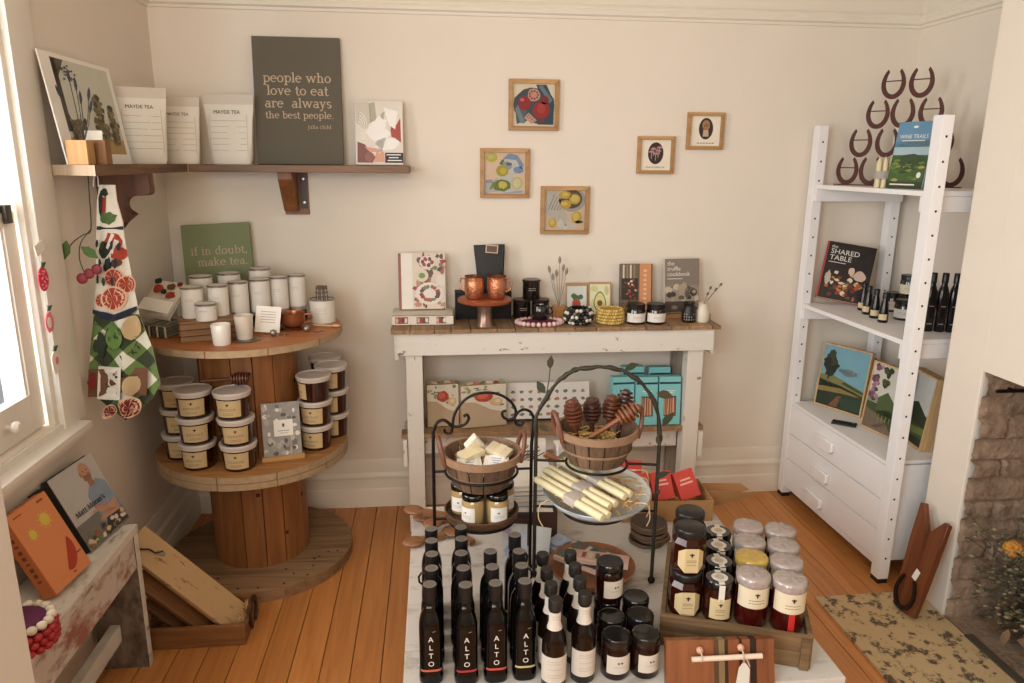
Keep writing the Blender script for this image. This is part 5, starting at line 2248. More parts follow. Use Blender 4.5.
sj = squat()
fs = True
for (bx, by, bz, rz_, lab) in ((.425, 1.525, LZ, .1, 'front black-lidded jam jar beside the paper-necked bottles'), (.498, 1.523, LZ, .25, 'front black-lidded jam jar beside the wooden board'),
                              (.43, 1.6, LZ, .1, 'second-row black-lidded jam jar beside the paper-necked bottles'), (.505, 1.6, LZ, .2, 'second-row black-lidded jam jar beside the crate'),
                              (.438, 1.676, LZ, .2, 'black-lidded jam jar carrying another jar on its lid'), (.515, 1.677, LZ, .3, 'rearmost black-lidded jam jar beside the crate'),
                              (.44, 1.673, LZ + .109, .35, 'black-lidded jam jar balanced on top of another')):
    if fs:
        sj.location, sj.rotation_euler, sj['label'], fs = (bx, by, bz), (0, 0, rz_), lab, False
    else:
        dup(sj, (bx, by, bz), rz_, lab)

# ---- wooden crate of honey jars
CW1 = wood('80623F', '4C3620', 'x', 1.0, .7, .2, dark='2C1C0E')
CA = math.radians(-20.5)
cu, cvv = Vector((math.cos(CA), math.sin(CA), 0)), Vector((-math.sin(CA), math.cos(CA), 0))
CO = Vector((.563, 1.614, LZ))
CWD, CDP, CH, CDK = .37, .385, .092, .073


def cp(u, v, z=0.0):
    p = CO + cu * u + cvv * v
    return (p.x, p.y, LZ + z)


t = thing('wooden_crate', 'dark old wooden crate carrying rows of honey jars', 'crate', CO, CA)
s = MB(0)
for k in range(2):
    s.box((CWD / 2, .006, .002 + .045 * (k + .5)), (CWD, .012, .0435), CW1, bev=.0015)
s.build('front_panel', t)
s = MB(0)
s.box((CWD / 2, CDP - .006, CH / 2), (CWD, .012, CH), CW1, bev=.0015)
s.build('rear_panel', t)
for x_ in (.006, CWD - .006):
    s = MB(0)
    s.box((x_, CDP / 2, CH / 2), (.012, CDP - .026, CH), CW1, bev=.0015)
    s.build('end_panel', t)
s = MB(0)
for k in range(4):
    s.box((CWD / 2, .014 + (CDP - .028) * (k + .5) / 4, CDK - .006), (CWD - .026, (CDP - .028) / 4 - .002, .01), wood('A08B70', '7A654C', 'x', 1, .7), bev=.001)
s.build('deck', t)
s = MB(0)
s.box((CWD - .016, -.004, CH / 2), (.022, .008, CH - .004), CW1, bev=.001)
s.build('corner_cleat', t)

AMB = mat('2E0E06', .12, var=.25, scale=20, spec=.45)
REDH = mat('3E0B08', .12, var=.2, scale=20, spec=.45)
HLAB = mat('C8AF82', .7, var=.05)


def hexjar():
    t = thing('honey_jar', 'x', 'jar', group='faceted honey jars in the crate')
    s = MB(25)
    s.lathe([(0, 0), (.036, 0), (.0415, .006), (.0415, .07), (.034, .082), (.034, .086), (0, .086)], AMB, 8, M=xf((0, 0, 0), (0, 0, PI / 8)))
    s.build('glass_jar', t)
    s = MB(40)
    s.lathe([(.0345, .0865), (.0365, .087), (.037, .09), (.037, .1), (.0355, .103), (.033, .1045), (0, .1045)], mat('26221F', .32, .4, var=.12, scale=120), 30)
    s.build('lid', t)
    s = MB(0)
    y = -.0415 * math.cos(PI / 8) - .0006
    f = lambda a, b: Vector((a, y, b))
    g_ = lambda a, b: Vector((a, y - .0002 + max(0, abs(a) - .0159), b))
    s.flat(rect(-.0159, .008, .0159, .066), HLAB, g_)
    for sg in (-1, 1):
        s.flat([(sg * .0159, .008), (sg * .03, .02), (sg * .03, .054), (sg * .0159, .066)], HLAB, g_)
    f2 = lambda a, b: Vector((a, y - .0006, b))
    bee(s, lambda a, b: f2(a, b + .05), .0055)
    lines(s, f2, .024, (.037, .033, .026), LABINK, .0013, 5)
    s.build('paper_label', t)
    return t


hj = hexjar()
hj.scale = (1.06, 1.06, 1.16)
fs = True
for (u, v, z, rz_, lab) in ((.0585, .066, CDK, 0, 'faceted honey jar at the front of the crate, under another jar'), (.0585, .16, CDK, .05, 'faceted honey jar behind, under another jar in the crate'),
                            (.059, .07, CDK + .1215, .03, 'faceted honey jar stacked on the front jar of the crate'), (.058, .158, CDK + .1215, .1, 'faceted honey jar stacked behind on the second jar of the crate')):
    L_ = cp(u, v, z)
    if fs:
        hj.location, hj.rotation_euler, hj['label'], fs = L_, (0, 0, CA * .4 + rz_), lab, False
    else:
        dup(hj, L_, CA * .4 + rz_, lab)


def sealjar():
    t = thing('honey_jar', 'x', 'jar', group='black-lidded honey jars with paper seals')
    s = MB(40)
    s.lathe([(0, 0), (.034, 0), (.0375, .005), (.0375, .066), (.033, .076), (.033, .079), (0, .079)], AMB, 30)
    s.build('glass_jar', t)
    s = MB(40)
    s.lathe([(.0335, .0795), (.0365, .08), (.037, .083), (.037, .092), (.0345, .0955), (0, .0955)], GBL, 30)
    s.build('lid', t)
    s = MB(0)
    SE = mat('DDD3C4', .7, var=.03)
    s.flat(circ(0, 0, .021, .021, 24), SE, lambda a, b: Vector((a, b, .0962)))
    s.flat(rect(-.0075, -.0352, .0075, -.018), SE, lambda a, b: Vector((a, b, .0962)))
    s.flat(rect(-.0075, .018, .0075, .034), SE, lambda a, b: Vector((a, b, .0962)))
    f = lambda a, b: Vector((a, -.0376, b))
    s.flat(rect(-.0075, .055, .0075, .0945), SE, f)
    s.flat(circ(0, 0, .012, .012, 16), mat('B8AC9A', .7), lambda a, b: Vector((a, b, .0965)))
    s.build('paper_seal', t)
    s = MB(40)
    s.lathe([(.0379, .012), (.0379, .06)], HLAB, 24, a0=-PI / 2 - .75, a1=-PI / 2 + .75)
    f2 = cyl_fn(.0383, 0)
    bee(s, lambda a, b: f2(a, b + .046), .005)
    lines(s, f2, .024, (.034, .03, .022), LABINK, .0013, 5)
    s.build('paper_label', t)
    return t


sl = sealjar()
sl.scale = (1, 1, 1.18)
for k, v in enumerate((.06, .145, .23, .315)):
    lab = '%s paper-sealed black-lidded honey jar in the crate' % ('front', 'second', 'third', 'rearmost')[k]
    L_ = cp(.1415, v, CDK)
    if k == 0:
        sl.location, sl.rotation_euler, sl['label'] = L_, (0, 0, CA * .5), lab
    else:
        dup(sl, L_, CA * .5 + rnd.uniform(-.1, .1), lab)


def combjar(lidm, ribbon=False):
    t = thing('comb_honey_jar', 'x', 'jar', group='honey jars with crinkled wrap lids')
    s = MB(50)
    s.lathe([(0, 0), (.036, 0), (.0405, .006), (.0405, .112), (0, .112)], REDH, 30)
    s.build('glass_jar', t)
    s = MB(60)
    r2 = random.Random(4)
    prof = [(.0415, .104), (.0435, .109), (.0437, .119), (.0415, .1245), (.036, .127), (.022, .1275), (.008, .1285), (0, .1285)]
    s.lathe(prof, lidm, 30)
    for v in s.bm.verts:
        if v.co.z > .106 and v.co.xy.length > .004:
            v.co.z += r2.uniform(-.0014, .0014)
            v.co.xy *= r2.uniform(.98, 1.01)
    s.build('wrapped_lid', t)
    s = MB(50)
    s.lathe([(.041, .054), (.041, .1035)], mat('D2C1A2', .7, var=.05), 26, a0=-PI / 2 - 1.3, a1=-PI / 2 + 1.3)
    f = cyl_fn(.0415, 0)
    bee(s, lambda a, b: f(a, b + .088), .0062)
    lines(s, f, .04, (.074, .067), LABINK, .0015, 6)
    s.build('paper_label', t)
    if ribbon:
        s = MB(50)
        s.lathe([(.0409, .004), (.0409, .058)], mat('B5231F', .5, var=.05), 5, a0=-PI / 2 - .22, a1=-PI / 2 + .16)
        s.build('red_strip', t)
    return t


WRAP = mat('A79890', .22, .15, var=.3, scale=90, bump=.5, coat=.3)
WRAPY = mat('C2A050', .22, .15, var=.3, scale=90, bump=.5, coat=.3)
cj = None
for k, v in enumerate((.062, .15, .239, .326)):
    lab = ('pale-lidded comb honey jar at the front, beside the paper-sealed jars', 'comb honey jar with the only yellow wrapped lid', 'pale-lidded comb honey jar behind the yellow-lidded one', 'rearmost pale-lidded comb honey jar beside the paper-sealed jars')[k]
    L_ = cp(.2235, v, CDK)
    if k == 1:
        o = combjar(WRAPY)
        o.scale = (1, 1, 1.1)
        o.location, o.rotation_euler, o['label'] = L_, (0, 0, CA * .6), lab
    elif cj is None:
        cj = combjar(WRAP)
        cj.scale = (1, 1, 1.1)
        cj.location, cj.rotation_euler, cj['label'] = L_, (0, 0, -.1), lab
    else:
        dup(cj, L_, rnd.uniform(-.4, .1), lab)
for k, v in enumerate((.062, .15, .238, .326)):
    lab = '%s pale-lidded comb honey jar along the outer side of the crate' % ('front, red-striped', 'second', 'third', 'rearmost')[k]
    L_ = cp(.3115, v, CDK)
    if k == 0:
        o = combjar(WRAP, True)
        o.scale = (1, 1, 1.1)
        o.location, o.rotation_euler, o['label'] = L_, (0, 0, CA * .4), lab
    else:
        dup(cj, L_, rnd.uniform(-.4, .1), lab)

# ---- striped serving board with a rod handle
t = thing('serving_board', 'striped wooden board with pale rod handle, standing before the crate', 'serving board', (.667, 1.468, LZ), rot=(-math.radians(17), 0, -.07))
s = MB(0)
strips = ((0, .115, 'A9653A', '7A4424'), (.115, .127, '6B4A30', '4A301D'), (.127, .141, '9C8256', '7A6238'), (.141, .15, '4A2C1C', '331C10'), (.15, .177, 'A55C34', '7A3F20'), (.177, .183, '3A2014', '2A150C'), (.183, .203, 'A8623A', '7E4526'), (.203, .219, '3A2418', '271610'), (.219, .262, '9E5C34', '744022'))
for x0, x1, c1, c2 in strips:
    s.box(((x0 + x1) / 2 - .131, -.011, .053), (x1 - x0, .022, .106), wood(dim(c1, .86), dim(c2, .86), 'z', 1.0, .4, .02))
s.build('board', t)
s = MB(50)
PALE = mat('D8C2AC', .5, var=.05)
s.cyl((-.075, -.044, .069), (.093, -.044, .075), .0062, PALE, n=16)
s.build('rod', t)
for x_, z_ in ((-.052, .085), (.047, .09)):
    s = MB(50)
    s.ball((x_, -.03, z_), .0085, mat('C99A80', .4), 14, 10)
    s.lathe([(.0045, 0), (.0045, .016)], PALE, 10, M=xf((x_, -.022, z_), (PI / 2, 0, 0)))
    s.tube([(x_, -.036, z_), (x_, -.047, z_ - .006), (x_, -.051, z_ - .015), (x_, -.044, z_ - .022)], .002, mat('B8A58E', .8), 6)
    s.build('bead_peg', t)
s = MB(0)
s.prism([(-.016, -.055), (.016, -.055), (.014, -.012), (.004, 0), (-.004, 0), (-.012, -.012)], -.001, .001, mat('C9C0B2', .8, var=.1), xf((.047, -.0535, .062), (0, .12, 0)))
s.tube([(.047, -.052, .062), (.046, -.052, .075), (.055, -.053, .067), (.06, -.053, .054)], .0014, mat('B8A58E', .8), 6)
s.build('price_tag', t)

# ================================================================== WROUGHT IRON STANDS
IRON = mat('1D1714', .45, .6, var=.2, scale=60)
VINE = mat('352F24', .6, .4, var=.35, scale=90)


def ring(mb, c, r, z, rad, m, n=40):
    mb.tube([(c[0] + r * math.cos(2 * PI * k / n), c[1] + r * math.sin(2 * PI * k / n), z) for k in range(n)], rad, m, 8, closed=True)


SC = Vector((.127, 1.985))
t = thing('iron_stand', 'two-tier black scrolled iron stand with a basket and wooden tray', 'stand', (SC.x, SC.y, LZ))
px = lambda u, v: (-.012 + (u - 433) * .00297 - SC.x, 0.0, .8755 - (v - 430) * .00316 - LZ)
s = MB(50)
for pts in ([px(452, 428), px(454, 416), px(462, 404.5), px(473, 398), px(486, 396.5), px(498, 399), px(508, 405.5), px(513, 414), px(512, 421)],
            [px(452, 428), px(458, 428), px(464, 426), px(467.5, 421), px(466, 417), px(462.5, 418.5)],
            [px(512, 421), px(506, 423), px(501, 420), px(500, 415.5), px(504, 414)],
            [px(512, 421), px(516, 415.5), px(522, 413.5), px(528, 416.5), px(531, 423)],
            [px(512, 421), px(513.5, 427), px(518.5, 428.5), px(521, 424.5)],
            [px(452, 428), px(450, 434), px(445, 433.5), px(444, 430)]):
    s.tube(smooth_pts(pts), .0042, IRON, 8)
s.build('scroll_top', t)
s = MB(50)
s.tube(smooth_pts([px(452, 428), px(444, 421.5), px(437, 424), px(433.3, 433)]) + [Vector((-.139, 0, .4)), Vector((-.139, 0, .012)), Vector((-.165, -.01, .006))], .005, IRON, 8)
s.build('post', t)
s = MB(50)
s.tube([Vector(px(531, 423)), Vector((.146, 0, .42)), Vector((.146, 0, .03))] + smooth_pts([(.146, 0, .03), (.158, .012, .012), (.178, .02, .02), (.186, .022, .038), (.172, .02, .048), (.166, .018, .036)]), .005, IRON, 8)
s.build('post', t)
for z, r_ in ((.345, .105), (.195, .098)):
    s = MB(50)
    ring(s, (0, 0), r_, z, .004, IRON)
    for sg in (-1, 1):
        s.tube([(sg * r_, 0, z), (sg * .141, 0, z)], .004, IRON, 8)
    s.build('hoop', t)
s = MB(50)
s.lathe([(0, .16), (.012, .16), (.014, .185), (.03, .194), (0, .194)], mat('5B3A24', .5, var=.2), 20)
s.build('wooden_boss', t)

IC = Vector((.4555, 1.9325))
IA = math.atan2(-.065, .345)
t = thing('iron_stand', 'taller leafy vine-wrapped iron arch stand with dipper basket and white dish', 'stand', (IC.x, IC.y, LZ), IA)
ix = lambda u, v: ((-.5 + (u - 531) / 125) * .351, 0.0, .884 - (v - 430) * .00298 - LZ)
arch = smooth_pts([ix(531, 440), ix(531, 420), ix(541, 401), ix(551, 385.5), ix(564, 376), ix(577, 371), ix(594, 369), ix(609, 370.3), ix(622, 375), ix(636.5, 385.5), ix(648, 401), ix(654, 419), ix(656, 440)])
s = MB(60)
r2 = random.Random(5)
s.tube([p + Vector((0, r2.uniform(-.002, .002), r2.uniform(-.002, .002))) for p in arch], .006, VINE, 8, rfun=lambda q: 1 + .25 * math.sin(q * 47))
s.build('arch', t)
for sg in (-1, 1):
    s = MB(50)
    s.tube([(sg * .1755, 0, .455), (sg * .1755, 0, .25), (sg * .1755, 0, .012)], .0055, VINE, 8)
    s.ball((sg * .1755, 0, .011), .011, IRON, 12, 8)
    s.build('post', t)
for z, r_ in ((.3795, .088), (.234, .095)):
    s = MB(50)
    ring(s, (0, 0), r_, z, .004, IRON)
    for sg in (-1, 1):
        s.tube([(sg * r_, 0, z), (sg * .174, 0, z)], .004, IRON, 8)
    s.build('hoop', t)
LEAF = mat('3B4130', .7, var=.35, scale=70)
LEAFB = mat('4A3F2C', .7, var=.35, scale=70)
for k, (u, v, sz, a_) in enumerate(((617, 371, 1, .4), (650, 392, 1.15, -.3), (657.5, 425, 1.2, .9), (656, 445, 1.0, 1.6), (540, 396, 1.0, 2.2), (544, 372, .9, 1.5), (563, 374, .8, .2), (533, 428, .8, -.6), (654, 478, 1.0, .4), (653, 500, .8, 1.0))):
    b = Vector(ix(u, v))
    s = MB(40)
    L_ = .026 * sz
    outl = [(0, 0), (.5, .42), (1.0, .46), (1.45, .2), (1.75, 0), (1.45, -.2), (1.0, -.46), (.5, -.42)]
    M = Matrix.Translation(b + Vector((0, -.008, 0))) @ Euler((.3, -a_, .2)).to_matrix().to_4x4()
    pts = [M @ Vector((x_ * L_, .12 * L_ * math.sin(x_ * 2), y_ * L_)) for x_, y_ in outl]
    bk = [p + Vector((0, .0012, 0)) for p in pts]
    A = [s.bm.verts.new(p) for p in pts]
    B = [s.bm.verts.new(p) for p in bk]
    i = s.mi((LEAF, LEAFB)[k % 2])
    s.face(A, i)
    s.face(B[::-1], i)
    for q in range(8):
        s.face([A[q], B[q], B[(q + 1) % 8], A[(q + 1) % 8]], i)
    if k == 5:
        s.tube([Vector(ix(541, 396)), Vector(ix(543, 384)), Vector(ix(544, 372))], .0018, LEAF, 6)
    s.build('leaf', t)

# ---- split-wood baskets
BSK = wood('7E624A', '574030', 'z', 1.1, .6, .22, dark='41291A')
BSKX = mat('8E6E54', .6, var=.25, scale=60)


def basket(label, loc, r0, r1, h, handle_m, rz):
    t = thing('wooden_basket', label, 'basket', loc, rz, 'split-wood baskets on the iron stands')
    s = MB(50)
    n = 15
    for k in range(n):
        a0, a1 = 2 * PI * k / n + .02, 2 * PI * (k + 1) / n - .02
        s.lathe([(r0 * .75, .0015), (r0, .004), (r0 + (r1 - r0) * .5, h * .42), (r1 * .985, h), (r1 * .985 - .003, h), (r0 + (r1 - r0) * .5 - .003, h * .42), (r0 - .003, .007)], BSK, n=4, a0=a0, a1=a1)
    s.lathe([(0, .0005), (r0 * .78, .0005), (r0 * .95, .004), (0, .004)], BSK, 30)
    s.build('slat', t)
    s = MB(50)
    s.lathe([(r1 * .99, h - .02), (r1 * 1.02, h - .019), (r1 * 1.03, h + .002), (r1 * .96, h + .002), (r1 * .955, h - .018)], BSKX, 40)
    s.build('rim_band', t)
    s = MB(50)
    s.lathe([(r0 + (r1 - r0) * .48 + .0005, h * .38), (r0 + (r1 - r0) * .56 + .002, h * .44), (r0 + (r1 - r0) * .58 + .001, h * .47)], BSKX, 40)
    s.build('wire_band', t)
    for sg in (-1, 1):
        s = MB(50)
        x_ = sg * r1 * 1.0
        s.tube(smooth_pts([(x_ * .97, -.034, h - .03), (x_ * 1.05, -.033, h + .012), (x_ * 1.11, -.015, h + .045), (x_ * 1.11, .015, h + .045), (x_ * 1.05, .033, h + .012), (x_ * .97, .034, h - .03)]), .0068, handle_m, 8)
        s.build('handle', t)
    return t


HRED = mat('6E4230', .5, var=.25)
basket('split-wood basket heaped with wrapped soaps on the scrolled stand', (SC.x, SC.y, LZ + .3), .078, .112, .105, HRED, .1)
basket('split-wood basket of honey dippers on the leafy arch stand', (IC.x - .002, IC.y, LZ + .385), .08, .114, .105, HRED, .1)

# soaps heaped in the first basket
SOAP = (mat('D9C8A0', .6), mat('E2D8C4', .6), mat('CFC0A0', .6), mat('DDD3C6', .5))
r2 = random.Random(14)
sd = (('wedge-shaped cream soap standing at the top of the soap basket', (-.01, .035, .136), (.35, .25, .4), 1), ('white-wrapped soap at the front of the soap basket', (-.036, -.03, .094), (.3, 0, .1), 3),
      ('cream soap by the basket handle near the console leg', (-.038, .03, .088), (0, .1, .15), 0), ('yellow-cream soap across the middle of the soap basket', (-.03, .004, .116), (.1, -.12, .6), 0),
      ('white-labelled soap by the handle near the leafy stand', (.04, -.028, .096), (.32, .05, -.2), 3), ('cream soap behind, at the back rim of the soap basket', (.04, .03, .088), (0, -.1, -.1), 2),
      ('cream soap tilted on top, beside the handle near the leafy stand', (.052, .012, .118), (.2, .2, -.6), 2))
for k, (lab, (x_, y_, z_), rt, c) in enumerate(sd):
    t = thing('soap_bar', lab, 'soap', (SC.x + x_, SC.y + y_, LZ + .3 + z_ - .02), rot=rt, group='soaps in the basket')
    s = MB(30)
    if k == 0:
        s.prism([(-.038, -.016), (.042, -.016), (-.02, .03)], -.011, .011, SOAP[c], bev=.002)
    else:
        s.box((0, 0, 0), (.07, .046, .018), SOAP[c], bev=.003)
    s.build('bar', t)
    s = MB(0)
    if c == 3:
        s.box((0, 0, .0001), (.045, .0472, .0192), mat('E6E2DC', .5))
        for q in range(3):
            s.box((0, .012 - q * .01, .0099), (.03 - q * .006, .003, .0006), mat('8F98A6', .6))
    else:
        s.box((.004 if k else -.01, 0, -.004 if k == 0 else 0), (.02, .0472 if k else .0285, .0192), mat('DCCDA8', .6))
    s.build('wrapper', t)
s = MB(60)
for k in range(70):
    a_, r_ = r2.uniform(0, 2 * PI), r2.uniform(0, .052)
    p = Vector((r_ * math.cos(a_), r_ * math.sin(a_), .045 + r2.uniform(-.008, .008)))
    q = Vector((r2.uniform(-.03, .03), r2.uniform(-.03, .03), r2.uniform(-.008, .008)))
    s.tube([p - q, p + Vector((0, 0, .006)), p + q], .0022, mat('CDBB90', .8), 4)
o = s.build('wood_wool', loc=(SC.x, SC.y, LZ + .3))
o['kind'] = 'stuff'
tag(o, 'pale wood wool lining the soap basket', 'packing straw')

# big dippers in the second basket
DP2 = wood('4A2A1C', '2E170F', 'z', 2.0, .35, .05)
DP3 = wood('8A5330', '5C321A', 'z', 2.0, .4, .05)
bz = LZ + .395
for lab, (x_, y_, z_), rt, m_ in (('brown honey dipper standing nearest the scrolled stand in the basket', (-.05, .01, .012), (0, -.17, .2), DIPW), ('almost black honey dipper standing in the middle of the basket', (-.012, .02, .012), (.02, -.03, .4), DP2),
                                   ('dark honey dipper standing behind the tilted pale one', (.03, .032, .012), (.0, .12, .1), DIPW), ('paler brown honey dipper lying tilted across the basket', (-.03, -.035, .075), (.05, 1.02, .1), DP3),
                                   ('dark honey dipper half hidden at the back by the basket handle', (.066, .045, .02), (-.15, .2, 0), DP2)):
    dipper(lab, (IC.x + x_, IC.y + y_, bz + z_), rt, m_, .165, 'honey dippers in the basket', 1.45, .072)
s = MB(60)
for k in range(90):
    a_, r_ = r2.uniform(0, 2 * PI), r2.uniform(0, .056)
    p = Vector((r_ * math.cos(a_), r_ * math.sin(a_), .07 + r2.uniform(-.008, .012)))
    q = Vector((r2.uniform(-.03, .03), r2.uniform(-.03, .03), r2.uniform(-.008, .01)))
    s.tube([p - q, p + Vector((0, 0, .006)), p + q], .0022, mat('B79455', .8), 4)
o = s.build('wood_wool', loc=(IC.x, IC.y, LZ + .385))
o['kind'] = 'stuff'
tag(o, 'golden wood wool lining the dipper basket', 'packing straw')

# ---- round tray with four small jars
t = thing('round_tray', 'round brown wooden tray on the lower tier of the scrolled stand', 'tray', (SC.x, SC.y, LZ + .2))
s = MB(50)
s.lathe([(0, 0), (.1, 0), (.107, .006), (.11, .026), (.106, .028), (.103, .009), (0, .007)], wood('6A4A32', '473020', 'x', 1, .5), 44)
s.build('tray', t)
MUST = mat('A58A5A', .12, var=.2, scale=25, coat=.6)


def small_jar():
    t = thing('mustard_jar', 'x', 'jar', group='small jars on the round tray')
    s = MB(50)
    s.lathe([(0, 0), (.029, 0), (.0325, .004), (.0325, .062), (.029, .07), (.028, .073), (0, .073)], MUST, 26)
    s.build('glass_jar', t)
    s = MB(40)
    s.lathe([(.028, .0735), (.0315, .074), (.032, .077), (.032, .087), (.03, .09), (0, .09)], GBL, 26)
    s.build('lid', t)
    s = MB(40)
    s.lathe([(.0331, .012), (.0331, .056)], mat('DDD6CC', .7), 20, a0=-PI / 2 - .8, a1=-PI / 2 + .8)
    f = cyl_fn(.0335, 0)
    s.fan(circ(-.002, .04, .004, .003, 8), mat('6C7A8E', .6), f)
    lines(s, f, .03, (.03, .025), mat('8F98A6', .6, var=0), .0015, 5)
    s.build('paper_label', t)
    return t


mj = small_jar()
for k, (x_, y_, rz_, lab) in enumerate(((-.028, -.052, -.7, 'front small jar on the round tray, label turned toward the bare floor'), (.042, -.056, .1, 'front small jar on the round tray with its label facing out'), (-.058, .018, -.3, 'rear small jar on the tray beside the iron post'), (.066, .018, .4, 'rear small jar on the tray beside the leafy stand'))):
    L_ = (SC.x + x_, SC.y + y_, LZ + .2096)
    if k == 0:
        mj.location, mj.rotation_euler, mj['label'] = L_, (0, 0, rz_), lab
    else:
        dup(mj, L_, rz_, lab)

# ---- white dish of taper candles
PZ = LZ + .25
t = thing('enamel_dish', 'white oval-looking dish with grey rim filled with candle bundles', 'dish', (IC.x, IC.y - .012, PZ), rot=(.1, 0, 0))
s = MB(50)
s.lathe([(0, 0), (.07, 0), (.105, .009), (.14, .036), (.155, .055), (.1545, .058), (.15, .056), (.135, .038), (.102, .014), (.07, .005), (0, .005)], mat('D9D6CE', .25, var=.03, coat=.4), 48)
s.build('dish', t)
s = MB(50)
s.lathe([(.1545, .053), (.1565, .0555), (.155, .0588), (.152, .058)], mat('8F959A', .3, .2), 48)
s.build('rim', t)
s = MB(60)
STW = (mat('C9A26A', .8), mat('B5884E', .8), mat('D9BC8C', .8))
for k in range(300):
    a_, r_ = r2.uniform(0, 2 * PI), r2.uniform(.01, .118)
    p = Vector((r_ * math.cos(a_), r_ * math.sin(a_), .026 + .026 * (r_ / .118) ** 2 + r2.uniform(-.004, .012)))
    q = Vector((r2.uniform(-.025, .025), r2.uniform(-.025, .025), r2.uniform(-.004, .006)))
    s.tube([p - q, p + Vector((r2.uniform(-.01, .01), 0, .006)), p + q], .0017, STW[k % 3], 4)
for k in range(5):
    p = Vector((.09 + .012 * k, -.09 + .045 * k, .06))
    s.tube(smooth_pts([p, p + Vector((.03, -.01, .0)), p + Vector((.04, -.014, -.04)), p + Vector((.034, -.01, -.07))]), .0015, STW[2], 4)
p = Vector((-.14, -.03, .045))
s.tube(smooth_pts([p, p + Vector((-.03, -.01, -.01)), p + Vector((-.034, -.012, -.05)), p + Vector((-.02, -.014, -.08))]), .0015, STW[2], 4)
o = s.build('wood_wool', loc=(IC.x, IC.y - .012, PZ), rot=(.1, 0, 0))
o['kind'] = 'stuff'
tag(o, 'golden wood wool spilling from the white candle dish', 'packing straw')
WAX = mat('D9CBA2', .45, var=.05, spec=.4)
BANDP = mat('B5A89C', .7, var=.1)
cdir = math.atan2(-.215, .152)
for k, (x_, y_, lab) in enumerate(((.366, 1.852, 'pair of yellow taper candles lying at the front of the white dish'), (.398, 1.905, 'pair of yellow taper candles across the middle of the white dish'), (.452, 1.952, 'pair of yellow taper candles lying at the back of the white dish'))):
    t = thing('candle_bundle', lab, 'candles', (x_, y_ - .012, PZ + .07 + .0045 * k), rot=(0, .085, cdir), group='taper candle bundles in the dish')
    for sg in (-1, 1):
        s = MB(50)
        s.lathe([(0, 0), (.009, 0), (.0105, .006), (.0118, .25), (.0105, .258), (0, .26)], WAX, 14, M=xf((-.13, sg * .0122, 0), (0, PI / 2, 0)))
        s.tube([(-.13, sg * .0122, 0), (-.142, sg * .0122, .003)], .001, mat('E0D6BE', .8), 5)
        s.build('taper', t)
    s = MB(20)
    s.box((.012, 0, 0), (.042, .0495, .0245), BANDP, bev=.005)
    s.build('paper_band', t)
t = thing('wooden_spatula', 'small orange-brown wooden spatula at the back of the candle dish', 'spatula', (.36, 2.075, PZ + .085), rot=(0, .1, -.75))
s = MB(30)
s.box((0, 0, 0), (.075, .026, .007), wood('B06A36', '85461F', 'x', 1, .4), bev=.002)
s.box((.07, 0, 0), (.07, .012, .006), wood('B06A36', '85461F', 'x', 1, .4), bev=.002)
s.build('spatula', t)

# ---- wooden bowl of chocolate bars
t = thing('wooden_bowl', 'shallow round wooden bowl of wrapped bars under the white dish', 'bowl', (.455, 1.945, LZ))
s = MB(50)
s.lathe([(0, 0), (.07, 0), (.1, .012), (.13, .044), (.131, .048), (.127, .048), (.098, .018), (.07, .008), (0, .007)], wood('A8673A', '7C4524', 'x', .9, .4, .05), 48)
s.build('bowl', t)
for k, (x_, y_, z_, rz_, c, lab) in enumerate(((-.03, .0, .055, -.75, '5E6A58', 'grey-green wrapped bar lowest of the pile in the wooden bowl'), (.02, .02, .067, -.7, '5A5E54', 'grey wrapped bar in the middle of the pile in the wooden bowl'), (.02, -.03, .079, -.35, 'C9A08E', 'pinkish wrapped bar on top of the pile in the wooden bowl'))):
    t = thing('chocolate_bar', lab, 'bar', (.455 + x_, 1.945 + y_, LZ + z_), rot=(0, 0, rz_), group='wrapped bars in the bowl')
    s = MB(20)
    s.box((0, 0, 0), (.165, .062, .011), mat(c, .6, var=.2, scale=60), bev=.002)
    s.build('wrapper', t)
    s = MB(0)
    s.box((-.0, -.0265, .0002), (.1652, .0095, .0116), mat('D6B4A2', .6))
    for q in range(6):
        s.box((-.05 + q * .02, .004, .0058), (.012, .03, .0006), mat(('8A4A42', 'C9B8A0', '4A4A3E')[q % 3], .6))
    s.build('print', t)

# ---- behind the stands: notebooks, printed bags, cards, red boxes, coasters, paddles
t = thing('wooden_box', 'dark wooden box under the white and blue notebooks', 'box', (.3, 2.25, LZ))
s = MB(0)
s.box((0, 0, .06), (.17, .2, .12), mat('4A2E22', .6, var=.2), bev=.003)
s.build('box_body', t)
NBC = ('D5D3D0', '8E9BB0', 'DAD4CB', '7486A4', 'D8D2C8')
for k in range(5):
    t = thing('notebook', '%s of the white and blue notebooks behind the iron stands' % ('bottom one', 'second from bottom', 'middle one', 'second from top', 'top one')[k], 'notebook', (.3 + rnd.uniform(-.006, .006), 2.25, LZ + .1205 + .0185 * k), rnd.uniform(-.08, .08), 'notebooks stacked behind the iron stands')
    s = MB(0)
    for z in (.001, .0165):
        s.box((0, 0, z), (.16, .2, .002), mat(NBC[k], .6))
    s.box((-.0795, 0, .009), (.002, .2, .0165), mat(NBC[k], .6))
    s.build('cover', t)
    s = MB(0)
    s.box((.001, 0, .0088), (.154, .194, .0134), PAGES)
    s.build('pages', t)
